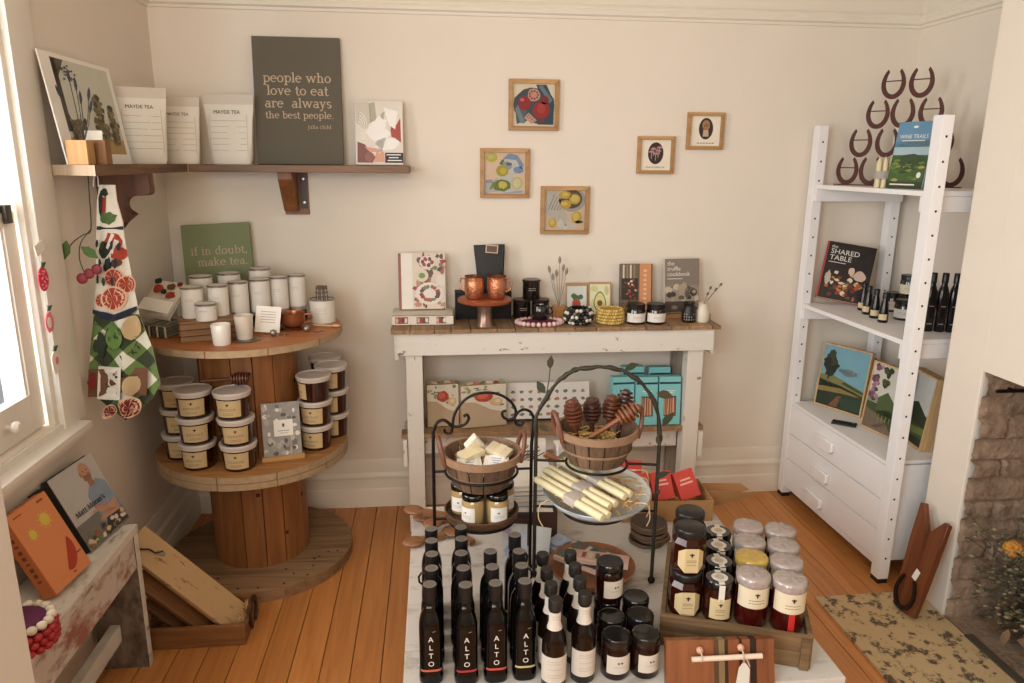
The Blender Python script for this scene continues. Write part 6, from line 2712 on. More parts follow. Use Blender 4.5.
for k, (x_, y_, h_, rz_, lab) in enumerate(((.3, 2.41, .26, -.1, 'white paper bag printed with dark twigs behind the notebooks'), (.5, 2.41, .25, .1, 'white paper bag with a green spot behind the dipper basket'))):
    t = thing('paper_bag', lab, 'bag', (x_, y_, LZ), rot=(-.05, 0, rz_))
    s = MB(0)
    s.prism([(-.08, 0), (.08, 0), (.082, h_), (-.082, h_)], -.03, .03, mat('D9D1C6', .7, var=.04), bev=.002)
    s.build('bag', t)
    s = MB(0)
    f = lambda a, b: Vector((a, -.0306, b))
    for q in range(34):
        x0, z0, an = r2.uniform(-.06, .05), r2.uniform(.06, h_ - .04), r2.uniform(.3, .9)
        L_ = r2.uniform(.03, .07)
        s.flat([(x0, z0), (x0 + L_ * math.cos(an), z0 + L_ * math.sin(an)), (x0 + L_ * math.cos(an) - .002, z0 + L_ * math.sin(an) + .003), (x0 - .002, z0 + .003)], mat('3A342E', .7), f)
        s.flat(blob(x0 + .01, z0 - .01, .008, .004, q, 8, .3), mat('B98A80', .7), lambda a, b: Vector((a, -.0308, b)))
    if k == 1:
        s.flat(blob(-.05, h_ - .05, .03, .03, 4, 12, .15), mat('7E8464', .7), lambda a, b: Vector((a, -.0312, b)))
    s.build('twig_print', t)

s, a, t = card('gift_card', 'pastel pink and blue card standing behind the oil bottles', .075, .135, (.232, 2.03, LZ), -.15, 10, 'card', thick=.006, base=mat('D3D2D2', .6))
a.layer((rect(.02, .02, .98, .98), mat('CFCFD2', .6)))
for k in range(12):
    a.layer((blob(r2.uniform(.15, .85), r2.uniform(.08, .92), .16, .1, k, 10, .35), mat(('C98A9A', '9DB4CC', 'DADADA', 'B9A8C0', 'D9B4B8', 'E0DFDC')[k % 6], .6)))
s.build('print', t)
t = thing('folded_cloth', 'pale blue patterned cloth folded beside the iron scroll foot', 'cloth', (.385, 2.105, LZ), rot=(0, 0, .5))
s = MB(60)
folded(s, .072, .06, .05, mat('A9B3C2', .9, var=.25, scale=60), 9, 3)
s.build('cloth', t)
t = thing('tag_card', 'white card standing up beside the pastel gift card', 'card', (.315, 2.09, LZ), rot=(-.3, 0, -.4))
s = MB(0)
s.box((0, -.001, .045), (.07, .002, .09), mat('D9D8D4', .6))
s.build('card', t)

KRB = mat('A87D4E', .8, var=.06)
t = thing('cardboard_box', 'open kraft cardboard box of red packets at the table back', 'box', (.80, 2.36, LZ), -.05)
s = MB(0)
s.box((0, 0, .002), (.32, .18, .004), KRB)
for y_ in (-.089, .089):
    s.box((0, y_, .04), (.32, .003, .076), KRB)
for x_ in (-.159, .159):
    s.box((x_, 0, .04), (.003, .176, .076), KRB)
s.build('carton', t)
s = MB(0)
s.prism([(0, 0), (.17, -.025), (.2, -.03), (.03, -.075)], -.0015, .0015, KRB, xf((.162, -.02, .082), (.25, 0, .12)))
s.prism([(0, 0), (.14, .002), (.17, -.02), (0, -.07)], -.0015, .0015, mat('97693C', .8, var=.06), xf((.162, .05, .08), (-.35, 0, -.1)))
s.build('flap', t)
s = MB(60)
for k in range(110):
    p = Vector((r2.uniform(-.12, .12), r2.uniform(-.06, .06), .03 + r2.uniform(-.01, .03)))
    q = Vector((r2.uniform(-.03, .03), r2.uniform(-.02, .02), r2.uniform(-.006, .012)))
    s.tube([p - q, p + Vector((0, 0, .008)), p + q], .0018, STW[k % 3], 4)
o = s.build('wood_wool', loc=(.80, 2.36, LZ))
o['kind'] = 'stuff'
tag(o, 'golden wood wool around the red packets in the cardboard box', 'packing straw')
REDB = mat('CC4438', .5, var=.05)
for k, (x_, y_, z_, rt, lab) in enumerate(((.69, 2.40, .125, (-.3, .05, -.1), 'red packet standing highest in the cardboard box'), (.70, 2.326, .105, (-.5, -.05, .08), 'red packet leaning low at the front of the cardboard box'), (.79, 2.35, .1, (-.45, -.08, .1), 'red packet in the middle of the cardboard box'), (.885, 2.362, .095, (-.5, -.2, .2), 'red packet slumped beside the open box flap'))):
    t = thing('red_packet', lab, 'packet', (x_, y_, LZ + z_), rot=rt, group='red packets in the cardboard box')
    s = MB(20)
    s.box((0, 0, 0), (.078, .032, .1), REDB, bev=.002)
    s.build('packet', t)
    s = MB(0)
    for q, (z0, w_) in enumerate(((.018, .04), (.004, .05))):
        s.box((0, -.0163, z0), (w_, .0006, .006), mat('E6B8A8', .5))
    s.build('print', t)
CST = mat('3A2A20', .6, var=.3, scale=40)
for k in range(6):
    t = thing('coaster', '%s dark round coaster of the stack behind the honey crate' % ('lowest', 'second', 'third', 'fourth', 'fifth', 'topmost')[k], 'coaster', (.695 + rnd.uniform(-.01, .01), 2.14 + rnd.uniform(-.01, .01), LZ + .0135 * k), rnd.uniform(0, 3), 'dark coasters stacked behind the crate')
    s = MB(40)
    s.lathe([(0, 0), (.056, 0), (.06, .003), (.06, .008), (.056, .0118), (0, .0118)], CST, 30, wave=(.02, 7))
    s.build('coaster', t)
    s = MB(40)
    s.lathe([(.0575, .0112), (.061, .0055), (.0575, .0008)], mat('7A5A3A', .6, var=.3), 30, wave=(.02, 7))
    s.build('edge', t)

PDW = wood('9C6B46', '714A2C', 'x', 1.4, .5, .15)
for k, (x_, y_, z_, rt, L_, lab) in enumerate(((-.035, 2.30, .0575, (0, .05, -.35), .17, 'uppermost chunky wooden scoop of the pile by the console leg'), (-.045, 2.20, .0125, (0, 0, .3), .13, 'wooden scoop nearest the bare floor in the scoop pile'), (.068, 2.215, .0125, (0, 0, -.9), .13, 'wooden scoop beside the round tray in the scoop pile'), (.02, 2.285, .0345, (0, .04, .5), .15, 'wooden scoop lying crosswise in the scoop pile'), (-.005, 2.36, .0125, (0, 0, .05), .16, 'wooden scoop at the back of the scoop pile'))):
    t = thing('wooden_scoop', lab, 'scoop', (x_, y_, LZ + z_), rot=rt, group='wooden scoops piled at the table corner')
    s = MB(40)
    s.ball((-L_ * .3, 0, 0), .03, PDW, 16, 10, (1.25, 1, .4))
    s.build('bowl', t)
    s = MB(30)
    s.box((L_ * .2, 0, 0), (L_ * .62, .024, .018), PDW, bev=.005)
    s.build('handle', t)


# ================================================================== WHITE SHELF UNIT WITH DRAWERS
UX0, UX1, UY0, UY1, UH = 1.73, 2.165, 2.434, 3.274, 1.787
UW = mat('EDEAE8', .4, var=.02, scale=10)
t = thing('shelf_unit', 'tall white painted shelf unit with drilled posts and three drawers', 'shelf unit', (UX0, UY0, 0), .022)
DX_, DY_ = UX1 - UX0, UY1 - UY0
HOLE = mat('2A2623', .8)
for x_ in (.022, DX_ - .022):
    for y_ in (.025, DY_ - .025):
        s = MB(0)
        s.box((x_, y_, UH / 2 + .01), (.044, .05, UH - .02), UW, bev=.003)
        for k in range(20):
            z = .11 + k * .0845
            s.lathe([(.0046, 0), (.004, .0006), (0, .0006)], HOLE, 10, M=xf((x_, y_ - .025, z), (PI / 2, 0, 0)))
        s.build('post', t)
        s = MB(20)
        s.box((x_, y_, .01), (.04, .046, .02), BLACK)
        s.build('foot', t)
for z in (1.53, .985):
    s = MB(0)
    s.box((DX_ / 2, DY_ / 2, z - .009), (DX_ - .004, DY_ - .104, .018), UW, bev=.002)
    s.build('shelf', t)
    for y_ in (.06, DY_ - .06):
        s = MB(0)
        s.box((DX_ / 2, y_, z - .046), (DX_ - .01, .018, .055), UW, bev=.002)
        s.build('shelf_batten', t)
s = MB(0)
s.box((DX_ / 2, DY_ / 2, .4925), (DX_ - .006, DY_ - .102, .015), UW, bev=.002)
s.build('chest_top', t)
s = MB(0)
for y_ in (.057, DY_ - .057):
    s.box((DX_ / 2, y_, .275), (DX_ - .014, .014, .41), UW)
s.box((DX_ - .012, DY_ / 2, .275), (.01, DY_ - .13, .41), UW)
s.build('chest_side', t)
s = MB(0)
s.box((.02, DY_ / 2, .073), (.02, DY_ - .102, .03), UW, bev=.002)
s.build('plinth_rail', t)
for k, (z0, z1, hz, hy) in enumerate(((.342, .483, .415, .46), (.212, .338, .262, .475), (.09, .208, .128, .5))):
    s = MB(0)
    s.box((.012, DY_ / 2, (z0 + z1) / 2), (.02, DY_ - .106, z1 - z0), UW, bev=.003)
    s.box((.2, DY_ / 2, (z0 + z1) / 2 - .01), (.35, DY_ - .16, .01), UW)
    o = s.build('drawer', t)
    s = MB(40)
    n = 12
    pts = [(-.07, .024), (.07, .024)] + [(.07 - .003 * q, -.014 - .014 * math.sin(q / 8 * PI / 2)) for q in range(1, 9)] + [(-.07 + .003 * q, -.014 - .014 * math.sin(q / 8 * PI / 2)) for q in range(8, 0, -1)]
    M = xf((.001, hy, hz), (0, 0, -PI / 2))
    s.prism(pts, -.02, -.0005, mat('F0ECE8', .2, var=.02, coat=.4), M, bev=.003)
    s.build('cup_handle', o)

RUST = mat('4C2216', .55, .35, var=.4, scale=70, bump=.3)


def shoe_pts(w_, h_, n=22):
    """open end up, toe at the bottom (z=0)"""
    out = []
    for k in range(n + 1):
        a = math.radians(-232 + 284 * k / n)
        sn = math.sin(a)
        out.append((w_ / 2 * math.cos(a) * (1.0 if sn < 0 else 1 - .1 * sn), h_ * .52 + (h_ * .52 if sn < 0 else h_ * .6) * sn))
    return out


def horseshoe_mesh(mb, w_, h_, M, m, th=.008, wd=.012):
    P = shoe_pts(w_, h_)
    C_ = Vector((0, h_ * .52))
    i = mb.mi(m)
    rings = []
    for k, (x, z) in enumerate(P):
        d = Vector((x, z)) - C_
        d.normalize()
        e = wd * (.6 + .4 * math.sin(PI * k / (len(P) - 1)))
        q = []
        for dy, dr in ((-th / 2, -e), (-th / 2, e * .6), (th / 2, e * .6), (th / 2, -e)):
            q.append(mb.bm.verts.new(M @ Vector((x + d.x * dr, dy, z + d.y * dr))))
        rings.append(q)
    for k in range(len(rings) - 1):
        for q in range(4):
            mb.face([rings[k][q], rings[k][(q + 1) % 4], rings[k + 1][(q + 1) % 4], rings[k + 1][q]], i)
    mb.face(rings[0][::-1], i)
    mb.face(rings[-1], i)


ra = math.atan2(-.41, .30)
t = thing('horseshoe_rack', 'rusty wine rack of welded horseshoes on the top shelf', 'wine rack', (1.80, 3.215, 1.5303), ra)
sp = .105
for lvl, (n, s0, zz) in enumerate(((5, .055, .009), (4, .105, .127), (3, .158, .245), (2, .212, .363))):
    for k in range(n):
        s = MB(30)
        horseshoe_mesh(s, .084, .108, xf((s0 + k * sp, (.0, -.012)[(k + lvl) % 2], zz)), RUST)
        s.build('horseshoe', t)
        if k == 0 or lvl == 3 or (lvl == 2 and k == 2):
            s = MB(30)
            s.cyl((s0 + k * sp - .036, 0, zz + .066), (s0 + k * sp + .036, 0, zz + .066), .0022, RUST, n=8)
            s.build('crossbar', t)
s = MB(30)
s.cyl((.0, 0, .0022), (.52, 0, .0022), .0022, RUST, n=8)
s.build('base_rod', t)

# candles and guide book in front of the rack
t = thing('candle_bundle', 'standing bundle of thin yellow candles on the top shelf', 'candles', (1.795, 2.835, 1.5303), .2)
t.scale = (1.3, 1.3, 1)
for k in range(7):
    a = 2 * PI * k / 6
    x_, y_ = (0, 0) if k == 6 else (.0155 * math.cos(a) * 1.35, .0155 * math.sin(a))
    s = MB(40)
    s.lathe([(0, 0), (.0075, 0), (.007, .1), (.002, .112), (0, .122)], WAX, 10, c=(x_, y_, 0))
    s.build('taper', t)
s = MB(40)
s.lathe([(.0245, .035), (.0245, .065)], mat('A39A90', .7), 24, M=xf((0, 0, 0), (0, 0, 0), (1.3, 1, 1)))
s.build('paper_band', t)

t, s, a = book('guide_book', 'trail guide book with a blue sky and green hills on the top shelf', .152, .25, .016, mat('4F7C96', .4), PAGES, (1.815, 2.715, 1.5303), (-math.radians(8), 0, -1.25))
a.layer((rect(0, .62, 1, 1), mat('5D8AA5', .4)), (rect(0, .5, 1, .72), mat('9FB6BC', .4)), (rect(0, 0, 1, .5), mat('3F5A2A', .5, var=.3, scale=50)))
a.layer(([(0, .42), (.3, .5), (.6, .52), (1, .46), (1, .3), (0, .3)], mat('34482A', .5, var=.3, scale=50)))
r3 = random.Random(12)
for k in range(22):
    a.layer((blob(r3.uniform(.08, .92), r3.uniform(.12, .42), .1, .022, k, 10, .3), mat(r3.choice(('7C8A3A', '4F6A2E', 'A39A52', '5E7A34', '2F4426')), .5)))
a.layer((rect(.0, .0, 1, .1), mat('2F3D24', .5)))
a.text('WINE TRAILS', .0205, CW, .5, .75, squeeze=1.0)
a.layer((rect(.18, .71, .82, .722), CW), (circ(.5, .92, .07, .018), CW))
a.layer((circ(.86, .2, .06, .045), CW), (rect(.1, .045, .8, .065), CW))
s.build('cover_print', t)

# middle shelf
t, s, a = book('cookbook', 'black cookbook titled as a shared table, leaning on the middle shelf', .212, .275, .022, mat('221C1A', .4), PAGES, (1.862, 3.165, 1.0015), (-math.radians(25), .13, -.5), spine=mat('A6392F', .45))
a.layer((rect(0, 0, 1, 1), mat('241D1B', .4)))
a.layer((rect(0, 0, .04, 1), mat('A6392F', .45)))
for k in range(60):
    x_, y_ = r3.gauss(.5, .2), r3.gauss(.26, .12)
    if .08 < x_ < .95 and .04 < y_ < .52:
        a.layer((blob(x_, y_, r3.uniform(.03, .06), r3.uniform(.02, .045), k, 9, .35), mat(r3.choice(('A6522E', 'C9A27E', '8A2E22', 'D8C6A8', '5A4A34', 'B5793E', '6A2A22', '3A3028')), .5)))
a.layer((blob(.16, .36, .06, .12, 3, 12, .2), mat('B9A896', .5)), (blob(.6, .52, .06, .07, 5, 12, .2), mat('D8B49C', .5)), (blob(.78, .46, .12, .09, 6, 12, .2), mat('C9AE9A', .5)))
a.text('the', .021, CW, .1, .89, 'LEFT')
a.text('SHARED', .034, CW, .1, .79, 'LEFT')
a.text('TABLE', .034, CW, .1, .68, 'LEFT')
a.layer((rect(.1, .635, .45, .645), CW))
s.build('cover_print', t)

for k, (x_, y_) in enumerate(((1.905, 3.045), (1.875, 2.96), (1.86, 2.88), (1.845, 2.795))):
    t = thing('small_bottle', '%s slim dark bottle counted from the black cookbook' % ('first', 'second', 'third', 'fourth')[k], 'bottle', (x_, y_, .9853), rnd.uniform(-.3, .3), 'slim dark bottles on the middle shelf')
    s = MB(40)
    s.lathe([(0, 0), (.018, 0), (.02, .003), (.0195, .04), (.013, .085), (.009, .1), (.009, .108), (0, .108)], mat('1A1412', .2, spec=.4), 22)
    s.build('bottle', t)
    s = MB(40)
    s.lathe([(.0092, .1), (.0115, .102), (.0115, .122), (.009, .125), (0, .125)], BLACK, 18)
    s.build('cap', t)
    s = MB(40)
    s.lathe([(.0201, .012), (.0199, .036)], mat('C9B48E', .7), 16, a0=-PI / 2 - 1.7, a1=-PI / 2 + .1)
    s.build('paper_label', t)
spread_jar('small pale-labelled jar at the back of the middle shelf', (2.03, 3.02, .9853), 'jars on the middle shelf', .036, .085, 'C9BBA2', -.6)
spread_jar('pale-labelled jar carrying another jar on the middle shelf', (2.035, 2.93, .9853), 'jars on the middle shelf', .036, .085, 'C9BBA2', -.6)
spread_jar('cream jar stacked on another jar of the middle shelf', (2.035, 2.93, 1.0708), 'jars on the middle shelf', .036, .09, 'CFC3A8', -.6)
spread_jar('black jar with a white label near the white shelf post', (1.965, 2.845, .9853), 'jars on the middle shelf', .036, .085, 'CFC8BE', -.6)
spread_jar('dark jar stacked highest beside the white shelf post', (2.05, 2.82, .9853), 'jars on the middle shelf', .036, .13, 'CFC8BE', -.6)
for k, (x_, y_) in enumerate(((1.925, 2.63), (1.965, 2.618), (2.005, 2.606), (2.045, 2.594))):
    t = thing('slim_bottle', '%s tall black bottle from the white post, of four on the middle shelf' % ('first', 'second', 'third', 'fourth')[k], 'bottle', (x_, y_, .9853), -.3, 'tall black bottles on the middle shelf')
    s = MB(40)
    s.lathe([(0, 0), (.016, 0), (.018, .003), (.018, .15), (.014, .17), (.0095, .185), (.0095, .2), (0, .2)], mat('100D0E', .15, spec=.5), 22, sq=4)
    s.build('bottle', t)
    s = MB(40)
    s.lathe([(.0097, .19), (.012, .192), (.012, .228), (.01, .231), (0, .231)], mat('1D1A1C', .3, .3), 18)
    s.build('cap', t)
    s = MB(0)
    s.flat(rect(-.009, .03, .009, .034), mat('8A7F86', .5), lambda p, q: Vector((p, -.0183, q)))
    s.flat(rect(-.009, .1, .009, .103), mat('8A7F86', .5), lambda p, q: Vector((p, -.0183, q)))
    s.build('label', t)

# three landscape paintings on the chest
PFR = wood('D2B080', 'B28A58', 'z', 1.2, .5, .08)


def painting(label, loc, rz, w_, h_, dp, tilt=9):
    t = thing('landscape_painting', label, 'painting', loc, rot=(-math.radians(tilt), 0, rz))
    b = .007
    s = MB(0)
    for x_ in (-w_ / 2 + b / 2, w_ / 2 - b / 2):
        s.box((x_, -dp / 2, h_ / 2), (b, dp, h_), PFR)
    for z in (b / 2, h_ - b / 2):
        s.box((0, -dp / 2, z), (w_ - 2 * b, dp, b), PFR)
    s.build('frame', t)
    s = MB(0)
    s.box((0, -dp * .5, h_ / 2), (w_ - 2 * b, dp * .8, h_ - 2 * b), mat('CFC8B8', .7))
    return t, s, Art(s, w_ - 2 * b, h_ - 2 * b, -dp * .9 - .0002, z0=b)


G = lambda c: mat(dim(c, .82), .55, var=.25, scale=45)
t, s, a = painting('landscape painting of a tall tree under blue sky on the chest', (1.878, 3.085, .5003), -1.13, .245, .30, .024, 7)
a.layer((rect(0, .3, 1, 1), mat('6E9BA8', .5, var=.15, scale=14)), (blob(.62, .62, .2, .06, 3, 12, .3), G('B4C2BC')))
a.layer(([(0, .5), (.3, .52), (1, .38), (1, .25), (0, .25)], G('8E8A52')), ([(0, .42), (.5, .38), (1, .3), (1, 0), (0, 0)], G('2A3A24')))
a.layer(([(0, .3), (.5, .34), (.95, .28), (.5, .26), (0, .22)], G('A08A4E')), ([(.3, .02), (.45, .2), (.55, .22), (.48, .02)], G('8A5A3A')), ([(.5, .18), (1, .24), (1, .05), (.6, .02)], G('2E4A32')), ([(.55, .46), (1, .36), (1, .33), (.5, .42)], G('3F5230')))
for k in range(12):
    a.layer((blob(.18 + r3.uniform(-.1, .12), .66 + r3.uniform(-.14, .22), .08, .08, k, 10, .35), G(('2C3520', '3A4428', '222A1A')[k % 3])))
a.layer((rect(.17, .44, .2, .62), G('2A2018')))
s.build('canvas', t)
t, s, a = painting('landscape painting with pink blossom and a garden path on the chest', (1.895, 2.78, .5003), -1.4, .2, .298, .024, 7)
a.layer((rect(0, .4, 1, 1), mat('C9C6BA', .5, var=.08)), (rect(0, 0, 1, .5), G('4A5E34')))
a.layer(([(.3, .5), (.55, .62), (.95, .4), (1, .2), (.3, .3)], G('5A7040')), ([(.0, .0), (.9, 0), (.6, .22), (.0, .3)], G('8A7660')), ([(.3, .3), (.7, .36), (1, .26), (.9, .18), (.4, .22)], G('3A4E2C')))
for k in range(26):
    a.layer((blob(.14 + r3.uniform(-.12, .13), r3.uniform(.36, .96), .07, .04, k, 9, .35), G(('9A5A7A', 'B97A98', '7A4460', 'C9A0B0', '4E5E34')[k % 5])))
for k in range(8):
    a.layer((blob(.42 + r3.uniform(-.06, .1), r3.uniform(.6, .98), .07, .05, k + 50, 9, .35), G(('3A4428', '5A5E34')[k % 2])))
for k in range(5):
    a.layer(([(.3 + k * .1, .04 + k * .035), (.5 + k * .1, .06 + k * .035), (.48 + k * .1, .08 + k * .03), (.3 + k * .1, .06 + k * .035)], G('6A5A48')), (rect(.42 + k * .11, .16, .45 + k * .11, .26), G('9A9A4E')))
s.build('canvas', t)
t, s, a = painting('deep-framed landscape painting standing beyond the white shelf post', (1.985, 2.655, .5003), -1.72, .2, .30, .05, 6)
a.layer((rect(0, .4, 1, 1), mat('B9C0C0', .5, var=.08)), (rect(0, 0, 1, .46), G('3F5A34')))
a.layer(([(0, .5), (.5, .6), (1, .42), (1, .28), (0, .3)], G('2C3F28')), ([(0, .2), (1, .28), (1, .18), (0, .1)], G('7A8A48')), ([(0, .08), (1, .12), (1, 0), (0, 0)], G('2A3626')))
s.build('canvas', t)
t = thing('phone', 'thin black phone lying on the white chest top', 'phone', (1.795, 2.897, .5003), .9)
t.scale = (.75, .75, 1)
s = MB(20)
s.box((0, 0, .004), (.068, .135, .007), BLACK, bev=.003)
s.build('phone_body', t)
s = MB(0)
s.box((0, .0, .0077), (.06, .125, .0004), mat('0C0C0E', .12, coat=.5))
s.box((.012, -.05, .0079), (.014, .014, .0003), mat('5A5A5C', .3))
s.build('screen', t)


# ================================================================== BENCH UNDER THE WINDOW
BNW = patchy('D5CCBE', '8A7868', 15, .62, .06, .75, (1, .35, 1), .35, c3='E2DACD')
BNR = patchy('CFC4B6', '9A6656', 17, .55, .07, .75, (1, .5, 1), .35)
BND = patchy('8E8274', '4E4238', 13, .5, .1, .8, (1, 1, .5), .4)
t = thing('bench', 'narrow white distressed bench below the window holding books', 'bench', (-1.035, 1.62, 0))
s = MB(0)
for k in range(2):
    s.box((-.045 + .09 * k, 0, .4875), (.088, 1.2, .025), BNW, bev=.002)
s.build('seat_board', t)
s = MB(0)
s.box((.075, -.01, .418), (.018, 1.16, .112), BNR, bev=.002)
s.build('front_apron', t)
for y_ in (.585, -.57):
    s = MB(0)
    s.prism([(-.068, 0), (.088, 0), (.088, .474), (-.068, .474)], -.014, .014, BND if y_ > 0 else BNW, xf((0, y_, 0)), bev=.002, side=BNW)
    s.build('end_panel', t)
s = MB(0)
s.box((0, 0, .14), (.03, 1.125, .06), BNW, bev=.003)
s.build('stretcher', t)

# cookbook with a portrait
t, s, a = book('cookbook', 'grey cookbook with a bald man in a blue shirt, leaning below the sill', .212, .24, .022, mat('A9A59E', .45), PAGES, (-1.012, 2.145, .5003), (-math.radians(24), 0, math.radians(83)), spine=mat('3A3632', .5))
a.layer((rect(0, 0, 1, 1), mat('B5B0A8', .5)), (rect(0, 0, 1, .34), mat('8E8A80', .5)))
SKN, SKN2, SHT = mat('B98A6C', .5), mat('9A6E54', .5), mat('8492A2', .5, var=.1, scale=60)
a.layer(([(.5, .56), (.62, .66), (.82, .7), (.97, .6), (1, .3), (.95, .14), (.56, .16), (.5, .38)], SHT))
a.layer((rect(.64, .64, .76, .74), SKN2))
a.layer((circ(.69, .84, .115, .125, 24), SKN))
a.layer((circ(.585, .83, .02, .035), SKN2), ([(.6, .74), (.69, .71), (.78, .75), (.76, .82), (.69, .79), (.62, .82)], mat('8A6450', .5)))
a.layer((circ(.655, .855, .014, .008), INK), (circ(.745, .855, .014, .008), INK), ([(.695, .85), (.715, .81), (.685, .81)], SKN2), (rect(.66, .775, .73, .785), mat('7A3A34', .5)))
a.layer(([(.5, .4), (.55, .3), (.85, .22), (.97, .3), (.95, .36), (.7, .32), (.58, .42)], SKN), ([(.45, .22), (.9, .16), (.97, .24), (.6, .28)], SKN))
a.layer(([(.48, .02), (1, .02), (1, .18), (.6, .2)], mat('3A2E28', .5)))
for k in range(26):
    a.layer((blob(rnd.uniform(.06, .95), rnd.uniform(.03, .16), .05, .03, k, 9, .35), mat(('C9B48E', '8E5A3A', '6A7048', 'D8CDB8', '4A3A30')[k % 5], .5)))
a.serif("Matt Moran's", .0235, INK, .44, .42, 'C', .13)
a.layer((rect(.42, .36, .8, .375), mat('C98A78', .6)))
s.build('cover_print', t)
t = thing('card_game_box', 'orange boxed set with yellow suns leaning on the bench', 'box', (-1.016, 1.888, .5003), rot=(-math.radians(25), 0, math.radians(84)))
ORG, ORD_ = mat('D58450', .55, var=.03), mat('C06E3A', .55, var=.03)
s = MB(0)
s.box((0, -.02, .12), (.16, .04, .24), ORG, bev=.002)
s.build('box_body', t)
s = MB(0)
a = Art(s, .16, .24, -.0402)
a.layer((rect(.02, .01, .98, .99), ORG))
SUN = mat('D2B84A', .6)
for cx_, cy_, r_ in ((.66, .74, .11), (.27, .68, .085)):
    rr_ = r_ * .152 / .25
    a.layer((circ(cx_, cy_, r_, rr_ * 1.1, 18), SUN))
    for q in range(9):
        an = 2 * PI * q / 9
        a.layer(([(cx_ + r_ * 1.15 * math.cos(an - .12), cy_ + rr_ * 1.25 * math.sin(an - .12)), (cx_ + r_ * 1.6 * math.cos(an), cy_ + rr_ * 1.7 * math.sin(an)), (cx_ + r_ * 1.15 * math.cos(an + .12), cy_ + rr_ * 1.25 * math.sin(an + .12))], SUN))
a.layer((circ(.66, .28, .24, .17, 16, 200, 380, 0.5), mat('A8361F', .6)))
a.layer((rect(.1, .93, .3, .945), mat('8A4A24', .6)), (rect(.7, .93, .86, .955), mat('8A4A24', .6)), (rect(.8, .2, .95, .22), mat('8A4A24', .6)), (rect(.55, .05, .62, .07), mat('8A4A24', .6)))
s.build('front_print', t)
s = MB(0)
s.box((-.0803, -.02, .12), (.0006, .036, .236), ORD_)
for q in range(9):
    s.box((-.0807, -.02, .05 + q * .018), (.0003, .012, .011 if q % 3 else .006), mat('7A3E1E', .6))
s.build('spine_print', t)
t, s, a = book('notebook', 'black book hidden behind the orange boxed set', .05, .235, .012, BLACK, PAGES, (-1.025, 2.004, .5003), (-math.radians(24), 0, PI / 2))
a.layer((rect(.1, .9, .3, .915), mat('6A645C', .5)))
s.build('cover_print', t)
t = thing('beaded_trivet', 'purple-topped beaded round with cream and red beads at the bench edge', 'trinket box', (-.985, 1.625, .5003))
t.scale = (1.25, 1.25, 1.1)
s = MB(50)
s.lathe([(0, 0), (.05, 0), (.052, .05), (.045, .062), (.03, .07), (0, .072)], mat('5A1640', .7, var=.15), 30)
s.build('cushion', t)
s = MB(60)
for q in range(3):
    bead_ring(s, .057, .057, 22, .009, (mat('A6222A', .4), mat('B5333A', .4)), .009 + q * .0155, q * .14)
s.build('red_beads', t)
s = MB(60)
bead_ring(s, .054, .054, 18, .0095, (mat('DCCDB4', .45), mat('E3D8C4', .45)), .058)
s.build('cream_beads', t)

t = thing('white_cabinet', 'plain white cabinet edge below the window, cut by the picture edge', 'cabinet', (-.846, .8, 0))
s = MB(0)
s.box((0, 0, .6), (.5, .4, 1.2), mat('CFC6B8', .5, var=.02), bev=.006)
s.build('cabinet_body', t)
s = MB(0)
s.box((.252, 0, .6), (.006, .38, 1.19), mat('DAD2C6', .5, var=.02), bev=.002)
s.build('door', t)

# ---- floor tray with boards
TRW = wood('9A6A3E', '6E4626', 'x', 1.1, .55, .12, dark='432813')
t = thing('wooden_tray', 'shallow wooden tray on the floor with horseshoe handles', 'tray', (-.835, 2.375, 0))
s = MB(0)
s.box((0, 0, .006), (.33, .19, .012), TRW)
s.build('tray_base', t)
for y_ in (-.0905, .0905):
    s = MB(0)
    s.box((0, y_, .04), (.34, .015, .074), TRW, bev=.0015)
    s.build('side_board', t)
for sg in (-1, 1):
    s = MB(0)
    s.box((sg * .1625, 0, .03), (.015, .164, .054), TRW, bev=.0015)
    s.build('end_board', t)
    s = MB(30)
    horseshoe_mesh(s, .085, .1, xf((sg * .1765, 0, .118), (PI, 0, PI / 2)), mat('3A2A22', .5, .5, var=.3, scale=70))
    s.build('horseshoe_handle', t)
s = MB(60)
for k in range(60):
    p = Vector((rnd.uniform(.137, .148), rnd.uniform(-.055, .05), rnd.uniform(.03, .08)))
    q = Vector((rnd.uniform(-.004, .004), rnd.uniform(-.02, .02), rnd.uniform(-.015, .02)))
    s.tube([p - q, p + Vector((.004, 0, .006)), p + q], .0015, STW[k % 3], 4)
o = s.build('wood_wool', loc=(-.835, 2.375, 0))
o['kind'] = 'stuff'
tag(o, 'tuft of wood wool at the handle end of the floor tray', 'packing straw')


def plank(name, label, p1, wv, p3, th, m, cat='board'):
    """board by its upper corner, width vector and lower corner"""
    p1, wv, p3 = Vector(p1), Vector(wv), Vector(p3)
    ax = (p3 - p1)
    L_ = ax.length
    X = ax.normalized()
    W_ = wv.length
    Y = (wv - X * wv.dot(X)).normalized()
    Z = X.cross(Y)
    if Z.z < 0:
        Z = -Z
    M = Matrix((X, Y, Z)).transposed()
    t = thing(name, label, cat, p1 + wv / 2, rot=M.to_euler() if M.determinant() > 0 else None)
    if M.determinant() < 0:
        M = Matrix((X, -Y, Z)).transposed()
        t.rotation_euler = M.to_euler()
    s = MB(0)
    s.box((L_ / 2, 0, -th / 2), (L_, W_, th), m, bev=.003)
    s.build('board', t)
    return t, L_, W_


